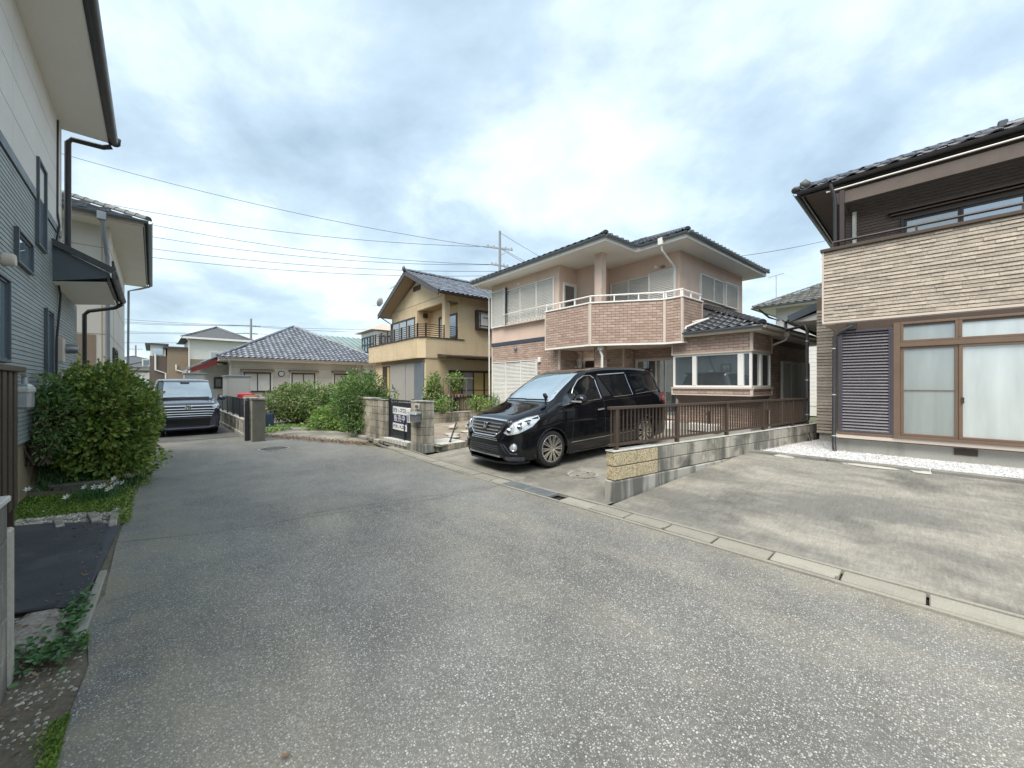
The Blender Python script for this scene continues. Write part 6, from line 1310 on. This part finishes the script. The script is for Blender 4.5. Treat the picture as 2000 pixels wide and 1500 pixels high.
# left verge: timber, reflector, flowers, moss, mat, plank, ivy
t = Thing('timber_sleeper', 'weathered timber sleeper edging the planted bed below the hedge shrub', 'timber', R, (-8.6,-.9,0))
t.part('beam', MB().ext([(-8.28,-.38,.0),(-8.42,-.38,.0),(-8.42,-.38,.17),(-8.28,-.38,.17)], (-.45,-1.15,0)), m_timber, bev=.012)
m = MB(); m.ext([(-8.245,-.44,.115),(-8.262,-.535,.115),(-8.262,-.535,.165),(-8.245,-.44,.165)], (.012,-.004,0)); single('reflector', 'orange reflector nailed to the end of the timber sleeper', 'reflector', m, m_orange, R, (-8.25,-.48,.13), bev=.003)
m = MB()
for i in range(9000):
    p, q = rr(-8.35,-6.75), rr(-1.35,-.28)
    den = noise.noise(Vector((p*1.6,q*1.6,5)))+(.45 if p < -7.2 else -.35)
    if den < .1: continue
    P_ = R.W(p, q, zL(p,q)+.004); leaf(m, P_, Vector((rr(-1,1),rr(-1,1),rr(.3,1.2))), Vector((0,0,1)), rr(.02,.05), rr(.012,.022))
single('moss_cover', 'bright green creeping ground cover below the timber sleeper', 'ground cover', m, m_moss, kind='stuff')
m = MB()
for i in range(7000):
    p, q = rr(-12.5,-8.5), rr(-1.2,-.15)
    if noise.noise(Vector((p*1.5,q*1.5,8))) < -.15: continue
    P_ = R.W(p, q, zL(p,q)); leaf(m, P_, Vector((rr(-1,1),rr(-1,1),rr(.6,1.6))), Vector((rr(-.5,.5),rr(-.5,.5),1)), rr(.05,.13), rr(.012,.03))
single('bed_grass', 'grass and low plants growing in the bed under the hedge shrub', 'grass', m, m_ivy, kind='stuff')
def lily(P0, k, lab='small white star shaped flower in the grass tuft by the orange reflector'):
    t = Thing('white_flower', lab, 'flower', None, P0, 'white flowers by the sleeper'); P0 = Vector(P0); h = rr(.14,.26); top = P0+Vector((rr(-.05,.05), rr(-.05,.05), h))
    t.part('stem', MB().tube([P0, P0.lerp(top,.5)+Vector((rr(-.01,.01),0,0)), top], .003, 5), m_ivy); m = MB(); ax_ = (Vector((0,-.7,.7))+rvec()*.5).normalized(); x = ax_.orthogonal().normalized(); y = ax_.cross(x)
    for j in range(6): a = j*math.pi/3; d = x*math.cos(a)+y*math.sin(a); leaf(m, top, d+ax_*.5, ax_, .05, .02, .1)
    t.part('petals', m, m_petal); t.part('stamen', MB().tube([top, top+ax_*.02], .005, 5), m_curtY)
for k in range(13): P_ = R.W(rr(-8.24,-7.6), rr(-.85,-.34), 0); lily((P_.x, P_.y, .0), k)
P_ = R.W(-8.1,-1.2); lily((P_.x,P_.y,.05), 99, 'lone white star shaped flower at the wall end of the timber sleeper')
m = MB()
for i in range(420):
    P_ = R.W(-8.0+random.gauss(0,.14), -.56+random.gauss(0,.11), 0); m.cur = random.random(); h = rr(.10,.22); d = Vector((rr(-.08,.08), rr(-.08,.08), h)); s = Vector((rr(-1,1),rr(-1,1),0)).normalized()*.004
    m.add([P_-s, P_+s, P_+d+s*.4, P_+d-s*.4+Vector((0,0,.005))], [(0,1,2,3)])
single('grass_tuft', 'tuft of grassy leaves around the white flowers', 'grass', m, m_ivy, kind='stuff')
m = MB()
for i in range(2600):
    p, q = rr(-7.6,-6.3), rr(-1.3,-.28)
    P_ = R.W(p, q, zL(p,q)); r = rr(.008,.026); m.cur = random.random(); a = rr(0,6.28); ca, sa = math.cos(a)*r, math.sin(a)*r
    m.add([P_+Vector((ca,sa,0)), P_+Vector((-sa,ca,0)), P_+Vector((-ca,-sa,0)), P_+Vector((sa,-ca,0)), P_+Vector((rr(-.3,.3)*r,rr(-.3,.3)*r,r*.7))], [(0,1,4),(1,2,4),(2,3,4),(3,0,4)])
for i in range(700):
    p, q = rr(-4.4,-2.5), rr(-.75,-.3); P_ = R.W(p, q, zL(p,q)); r = rr(.005,.014); m.cur = random.random()
    m.add([P_+Vector((r,0,0)), P_+Vector((0,r,0)), P_+Vector((-r,0,0)), P_+Vector((0,-r,0)), P_+Vector((0,0,r*.7))], [(0,1,4),(1,2,4),(2,3,4),(3,0,4)])
single('verge_gravel', 'pale pebbles scattered on the soil around the black mat', 'gravel', m, m_pebble, kind='stuff')
mt = [(-6.80,-1.15),(-6.78,-.84),(-6.62,-.55),(-6.20,-.27),(-4.14,-.37),(-4.22,-.52),(-4.36,-.80),(-4.9,-1.15)]
v, f = cdt(mt, .12, .1); mb = MB(); mb.add([(x, y, zL(x,y)+.022+.014*noise.noise(Vector((x*2.2,y*2.2,4)))) for x, y in v], [t_ if (v[t_[1]][0]-v[t_[0]][0])*(v[t_[2]][1]-v[t_[0]][1])-(v[t_[1]][1]-v[t_[0]][1])*(v[t_[2]][0]-v[t_[0]][0]) > 0 else t_[::-1] for t_ in f])
o = single('rubber_mat', 'large flat black rubber mat laid over the verge beside the asphalt', 'mat', mb, m_mat, R, (0,0,0), smooth='all'); md = o.modifiers.new('s', 'SOLIDIFY'); md.thickness = .010; md.offset = 1
for k, (a, b, w_) in enumerate((((-6.95,-.82),(-6.55,-.75),.07),((-7.0,-.55),(-6.5,-.47),.08),((-6.75,-.34),(-6.2,-.33),.07))): single('timber_strip', 'old grey timber strip bedded in the pebbles beyond the black mat', 'timber', MB().bar((*a,.025),(*b,.025),w_,.05), m_plank, R, (*a,0), bev=.008, group='timber strips by the mat')
v, f = cdt([(-4.30,-.64),(-4.28,-.50),(-4.0,-.43),(-3.70,-.42),(-3.62,-.47),(-3.68,-.58),(-3.9,-.66),(-4.1,-.68)], .05, .04)
mb = MB(); mb.add([(x, y, .022+.02*noise.noise(Vector((x*6,y*14,4)))+.008*noise.noise(Vector((x*25,y*40,1)))) for x, y in v], [t_ if (v[t_[1]][0]-v[t_[0]][0])*(v[t_[2]][1]-v[t_[0]][1])-(v[t_[1]][1]-v[t_[0]][1])*(v[t_[2]][0]-v[t_[0]][0]) > 0 else t_[::-1] for t_ in f])
o = single('weathered_plank', 'split weathered plank lying at the near edge of the black mat', 'plank', mb, m_plank, R, (0,0,0), smooth='all'); md = o.modifiers.new('s', 'SOLIDIFY'); md.thickness = .03; md.offset = -1
m = MB(); m.prism([(-4.8,-.335),(-4.8,-.285),(-4.1,-.30),(-3.66,-.315),(-3.64,-.36),(-3.72,-.385),(-4.1,-.36)], -.02, .03); single('kerb_strip', 'thin concrete edging strip along the asphalt beside the mat', 'kerb', m, m_gut, R, (-4.2,-.33,0), bev=.008)
t = Thing('ivy_patch', 'heart leaved creeping plant growing around the weathered plank', 'ground plant', None, tuple(R.W(-3.5,-.45)))
m = MB()
for i in range(330):
    a = random.gauss(0,1); p, q = (-3.50+random.gauss(0,.10), -.46+random.gauss(0,.085)) if i < 200 else (-3.95+random.gauss(0,.18), -.385+random.gauss(0,.03))
    q = min(q, -.3); P_ = R.W(p, q, .02+rr(0,.07)); d = Vector((rr(-1,1),rr(-1,1),rr(-.2,.4))); leaf(m, P_, d, Vector((rr(-.4,.4),rr(-.4,.4),1)), rr(.026,.045), rr(.024,.04), .12)
t.part('leaves', m, m_ivy); m = MB()
for i in range(40): a = R.W(-3.5+random.gauss(0,.1), min(-.3,-.46+random.gauss(0,.08)), .0); m.tube([a, a+Vector((rr(-.04,.04),rr(-.04,.04),.06))], .0025, 4)
t.part('stems', m, m_bark)
m = MB()
for i in range(2200):
    p = rr(-3.7,-2.4); q = -.30-abs(random.gauss(0,.035))
    if noise.noise(Vector((p*4,q*4,2))) < .0: continue
    P_ = R.W(p, q, .004); leaf(m, P_, Vector((rr(-1,1),rr(-1,1),rr(.3,1))), Vector((0,0,1)), rr(.012,.026), rr(.006,.012))
single('edge_moss', 'small bright weeds along the broken asphalt edge', 'weeds', m, m_moss, kind='stuff')
m = MB()
for i in range(1200):
    a = random.random(); p, q = (rr(-8.4,-6.3), -.2-abs(random.gauss(0,.06))) if a < .6 else (rr(-11,-8.4), -.12+random.gauss(0,.05)); P_ = R.W(p, q, .008+rr(0,.02)); leaf(m, P_, Vector((rr(-1,1),rr(-1,1),rr(.1,.9))), Vector((0,0,1)), rr(.02,.06), rr(.01,.03))
single('verge_weeds', 'trailing weeds at the foot of the hedge shrub by the asphalt', 'weeds', m, m_leaf1, kind='stuff')
m = MB()
for i in range(260):
    p, q = rr(-8.3,-2.4), -.36-abs(random.gauss(0,.22)); P_ = R.W(p, q, max(zL(p,q), 0)+.028); leaf(m, P_, Vector((rr(-1,1),rr(-1,1),rr(-.1,.3))), Vector((rr(-.5,.5),rr(-.5,.5),1)), rr(.015,.045), rr(.008,.02))
single('verge_litter', 'dry leaf scraps scattered on the verge soil and the black mat', 'litter', m, m_dry, kind='stuff')
m = MB(); P_ = Vector((-1.0,1.66,.012)); leaf(m, P_, Vector((1,.4,.1)), Vector((.2,.1,1)), .045, .025); single('fallen_leaf', 'single dry brown leaf lying on the near asphalt', 'leaf', m, m_dry)
# near left: block wall end and brown fence
t = Thing('boundary_wall', 'grey weathered block wall with pale capping at the near left verge', 'wall', R, (-2.6,-.62,0)); 
for k in range(5):
    for j in range(5): a = -3.3+j*.4; t.part('block', MB().box(a,a+.394,-.70,-.56,.0+k*.2,.195+k*.2), m_block, bev=.006)
t.part('cap', MB().box(-3.32,-1.3,-.71,-.55,.998,1.03), m_cap, bev=.006)
single('stub_post', 'short dark stained concrete post at the end of the boundary wall', 'post', MB().box(-3.42,-3.325,-.69,-.555,0,.84), m_block, R, (-3.37,-.62,0), bev=.01)
t = Thing('brown_fence', 'brown slatted fence with a top board beside the white pipe', 'fence', R, (-5,-1.0,.3))
for i in range(16): a = -6.22+i*.20; t.part('slat', MB().box(a,a+.12,-1.015,-.99,.40,1.74), m_brown, bev=.004)
t.part('top_board', MB().box(-6.36,-3.0,-1.06,-.955,1.74,1.80), m_brown, bev=.006); t.part('cross_rail', MB().box(-6.40,-3.0,-1.05,-1.016,1.22,1.29), m_brown, bev=.004); t.part('post', MB().box(-6.26,-6.2,-1.07,-1.017,.1,1.74), m_brown)
# ------------------------------------------------------------------ far houses, poles and wires
t = Thing('far_house', 'white and tan two storey house with slate hip roof behind the bungalow', 'house', R, (-50,4.2,0))
t.part('lower_wall', MB().box(-54,-46,2.5,6.9,0,3.9), m_tan); t.part('upper_wall', MB().box(-54.02,-45.98,2.48,6.92,3.9,5.75), m_cream); F = side(-45.98)
o = window(t, F, 3.9, 5.5, 3.6, 4.7, m_white, [m_frost2, m_panes], 2, .08); hip_roof(t, -54.6, -45.4, 1.9, 7.4, 5.85, .5, m_tileD, '', .4, .3)
t.part('fascia', MB().bar((-45.4,1.9,5.82),(-45.4,7.4,5.82),.06,.18), m_white); pipe(t, [(-45.5,2.2,5.8),(-45.8,2.45,5.5),(-45.85,2.46,.3)], .06, m_pipeW); pipe(t, [(-45.5,7.0,5.8),(-45.8,6.9,5.5),(-45.85,6.9,.3)], .06, m_pipeW)
t.part('wing', MB().box(-55,-47.2,1.0,2.5,0,4.9), m_tan); t.part('wing_roof', MB().box(-55.2,-47.0,.7,2.6,4.9,5.05), m_tileD); t.part('wing', MB().box(-57,-48.2,-.2,1.0,0,4.2), m_stoneD); t.part('wing_window', MB().box(-48.2,-48.15,.0,.7,4.3,4.9), m_panes); t.part('wing_top', MB().box(-57,-48.22,-.15,.9,4.2,5.2), m_cream); t.part('wing_roof', MB().box(-57.2,-48.0,-.5,1.1,5.2,5.35), m_tileD)
pipe(t, [(-47.1,1.6,3.4),(-47.1,1.6,2.9),(-47.1,2.4,2.6),(-47.1,2.45,.3)], .07, m_pipeW); pipe(t, [(-48.1,.2,4.4),(-48.1,.2,2.9),(-48.1,.9,2.6),(-48.1,.95,.3)], .07, m_pipeW)
hip_roof(t, -66, -54.7, 3.0, 10.5, 6.2, .45, m_tileD, '', .4, .3); t.part('rear_wall', MB().box(-65.5,-55.2,3.5,10,0,6.15), m_cream)
def simple_house(label, p0, p1, q0, q1, h, slope, wm, rm, fr=R, win=True, name='far_house'):
    t = Thing(name, label, 'house', fr, ((p0+p1)/2,(q0+q1)/2,0)); t.part('wall', MB().box(p0,p1,q0,q1,0,h), wm); hip_roof(t, p0-.5, p1+.5, q0-.5, q1+.5, h+.05, slope, rm, '')
    if win:
        for F, a, b in ((side(p1), q0, q1), (front(q0), p0, p1)):
            n = max(1, int((b-a)/3))
            for i in range(n):
                x = a+(b-a)*(i+.5)/n
                for z in ((1.2,) if h < 3.6 else (1.0, 3.6)): window(t, F, x-.7, x+.7, z, z+1.1, m_white, m_panes, 2, .07)
    return t
simple_house('white house with dark roof far down the lane beyond the hedge', -75,-66,-2.5,2,3.6,.35,m_cream,m_tileD); simple_house('pale grey house far down the lane with low roof', -98,-88,-7,2.2,4.8,.3,m_shed,m_tileD)
t = Thing('carport', 'dark flat roofed carport far down the lane', 'carport', R, (-58,-.5,0)); t.part('roof', MB().box(-62,-56,-2.4,-.2,2.9,3.05), m_gutd)
for a, b in ((-56.1,-.3),(-56.1,-2.3),(-61.9,-.3),(-61.9,-2.3)): t.part('post', MB().box(a-.05,a+.05,b-.05,b+.05,0,2.9), m_pipeW)
# neighbours of the bungalow
t = Thing('white_annex', 'white walled building with small lamps between bungalow and yellow house', 'building', R, (-28,11.2,0)); t.part('wall', MB().box(-30,-24.9,10.0,12.6,0,3.3), m_white); window(t, side(-24.9), 10.05, 10.55, 1.2, 2.3, m_dkbrown, m_paned, 1, .05)
for k in range(2): t.part('lamp', MB().blob((-24.8,10.35+k*.18,2.72), (.05,.05,.07), k, .1, 1), m_lamp)
t = Thing('green_roof_building', 'building with pale green corrugated sheet roof behind the bungalow', 'building', R, (-38,14,0)); t.part('wall', MB().box(-44,-34,9,20,0,4.6), m_shed); gr2 = t.part('roof', MB().ext([(-33.5,8.5,4.4),(-39,8.5,6.2),(-44.5,8.5,4.4)], (0,13,0)), m_greenr)
for i in range(26): t.part('seam', MB().bar((-33.48,8.6+i*.5,4.45),(-39,8.6+i*.5,6.25),.04,.05), m_greenr, gr2)
t = Thing('tower_house', 'white stair tower with a tan hipped cap behind the yellow house balcony', 'building', R, (-36,20,0))
T0 = K.W(-28.5, 11.9); 
t = Thing('stair_tower', 'white square tower with dark window grid and tan hipped cap behind the balcony', 'tower', K, (-33,12.6,0)); bpy.data.objects.remove(bpy.data.objects['tower_house'])
t.part('wall', MB().box(-35.5,-32.0,11.6,14.2,0,6.05), m_white); t.part('roof', MB().add([(-36,11.1,6.1),(-31.5,11.1,6.1),(-31.5,14.7,6.1),(-36,14.7,6.1),(-33.75,12.9,7.0)], [(0,1,4),(1,2,4),(2,3,4),(3,0,4),(3,2,1,0)]), m_stone)
for F, a, b in ((front(11.6),-35.2,-32.3),(side(-32.0),11.9,13.9)):
    w_ = t.part('window', frame_mb(F, a, b, 4.3, 5.7, 0, .08, .10), m_blackm); fpart(t, 'pane', F, a+.1, b-.1, 4.4, 5.6, .02, .04, m_panes, w_)
    for k in range(1,4): fpart(t, 'glazing_bar', F, a+(b-a)*k/4-.05, a+(b-a)*k/4+.05, 4.4, 5.6, .04, .08, m_blackm, w_)
    fpart(t, 'glazing_bar', F, a, b, 4.95, 5.05, .041, .081, m_blackm, w_)
t = Thing('tile_roof_house', 'white sided house with a dark tiled roof behind the pink house annex', 'house', K, (-2,26,0))
t.part('wall', MB().box(-7.0,8,24.2,32,0,5.7), m_white); ribs(t, None, front(24.2), -7, 2, .5, 5.6, .2, m_white, .02); ribs(t, None, Face((-7.0,32),(0,-1)), 0, 7.8, .5, 5.6, .2, m_white, .02)
hip_roof(t, -7.9, 9, 23.4, 33, 5.75, .48, m_tileGrey2, 'f', .34, .28); half_gutter(t, (-7.95,23.35,5.72), (9,23.35,5.72), m_gutr, .08); half_gutter(t, (-7.95,23.4,5.72), (-7.95,33,5.72), m_gutr, .08); eaves(t, [(-7.85,23.45),(8.9,23.45),(8.9,32.9),(-7.85,32.9)], 5.66, 5.7, m_soffit)
pipe(t, [(-7.6,23.4,5.6),(-7.3,23.9,5.2),(-6.9,24.1,5.0),(-6.9,24.1,.3)], .05, m_gutd); fpart(t, 'meter_box', front(24.2), -7.0, -6.7, 4.6, 5.0, 0, .15, m_white)
aerial('tv_aerial', 'thin television aerial in front of the dark tiled roof behind the annex', (-7.0,24.0,4.8), 2.6, K, 6, .5)
t = Thing('low_shed', 'white sided low building seen between the annex and the beige house', 'shed', K, (-1,20,0)); t.part('wall', MB().box(-3.4,0,19.5,23,.2,2.6), m_white); t.part('roof', MB().box(-3.6,.2,19.3,23.1,2.6,2.72), m_tileD); t.part('opening', MB().box(-3.3,-1.5,19.47,19.5,.3,1.7), m_dkbrown)
m = MB(); m.lathe([(0,.2),(.3,.2),(.3,1.5),(.26,1.62),(0,1.66)], (-3.1,17.2,0), n=20); single('water_tank', 'round galvanised tank standing behind the annex shutters', 'tank', m, m_galv, K, (-3.1,17.2,.2), smooth=True)
def pole(name, label, X, Y, h, arms, r=.15):
    t = Thing(name, label, 'utility pole', None, (X,Y,0)); t.part('mast', MB().tube([(X,Y,0),(X,Y,h)], [r, r*.62], 12), m_pole, smooth=True)
    for z, w_, dx in arms:
        a = t.part('cross_arm', MB().bar((X-w_,Y-dx,z),(X+w_,Y+dx,z),.10,.10), m_galv)
        for k in (-.9,-.45,.45,.9): t.part('insulator', MB().lathe([(.03,0),(.06,.03),(.03,.07),(.06,.10),(.02,.16),(0,.16)], (X+w_*k,Y+dx*k,z+.05), n=8), m_cap, a, smooth=True)
    return t
pt = pole('utility_pole', 'grey utility pole with two cross arms rising behind the pink house roof', -.85, 27.0, 12.3, ((11.1,.9,.35),(9.9,.6,.3)), .13)
pt.part('transformer_bracket', MB().bar((-.85,27,10.6),(-.1,27,11.0),.06,.06), m_galv); pt.part('guy_clamp', MB().lathe([(.16,9.3),(.2,9.35),(.16,9.4)], (-.85,27,0), n=12), m_galv)
pole('utility_pole', 'distant utility pole with short cross arms behind the bungalow roof', -34.3, 50.8, 10.2, ((9.2,1.0,.4),(8.2,.7,.3),(7.2,.9,.3)), .19); pole('utility_pole', 'thin distant utility pole above the far end of the lane', -73.5, 75.5, 9.2, ((8.4,1.0,.3),), .2)
wires = {}
def wire(label, a, b, sag, r=.013, far=0, grp='overhead wires'):
    a, b = Vector(a), Vector(b); P = []
    if far: b = a+(b-a)*far; sag *= far*far*.9
    for i in range(25): s = i/24; P.append(a.lerp(b, s)-Vector((0,0,sag*4*s*(1-s))))
    n_ = wires.setdefault(label, 0); wires[label] += 1; label = label % ('topmost','second','third','fourth','fifth','lowest')[n_] if '%s' in label else label
    single('overhead_wire', label, 'wire', MB().tube(P, r, 5), m_wire, None, tuple(a), group=grp)
LA = '%s of the black wires running from the tall pole towards the grey house'
def at(u, v, Y): x = (u-1000)/755*Y; return (x, Y, EYE-(v-750)/755*Y)
for z0, e_, sag, dxx in ((11.15,(-27.0,23.5,16.6),.55,-.8),(11.2,(-27.0,24.2,14.6),.7,-.4),(9.95,(-27.0,24.5,14.2),.8,.0),(9.95,(-27.0,24.0,13.2),.8,-.5),(9.5,(-27.0,23.5,12.0),.7,0),(9.2,(-27.0,23.0,11.3),.7,0)): wire(LA, (-.85+dxx,27,z0), e_, sag, .015, 1.55)
LB = '%s of the black wires running from the tall pole over the pink house roof'
for z0, e_ in ((12.2,(9,36,10.2)),(11.15,(9.5,36,9.2)),(11.1,(8.6,36,9.0)),(9.95,(8.5,36.5,8.6))): wire(LB, (-.85,27,z0), e_, .2, .013)
wire('single overhead wire between pink house and beige house gable', (5.2,13.8,5.9), (17,18.5,9.0), .25, .010)
LC = '%s of the distant wires running from the far pole past the cream house'
for z, e_, sag in ((9.3,(-110,66,19.5),1.6),(9.3,(-110,66,18.2),1.6),(9.25,(-110,64,17.0),1.5),(8.3,(-110,62,14.8),1.4),(8.25,(-110,60,13.6),1.3),(7.25,(-110,70,12.0),1.2)): wire(LC, (-34.3,50.8,z), e_, sag, .024)
for z, z2 in ((9.3,14.0),(9.2,13.0),(8.3,11.5),(7.3,10.5)): wire('%s of the distant wires running from the far pole behind the yellow house', (-34.3,50.8,z), (6,58,z2-2.5), 1.0, .022)
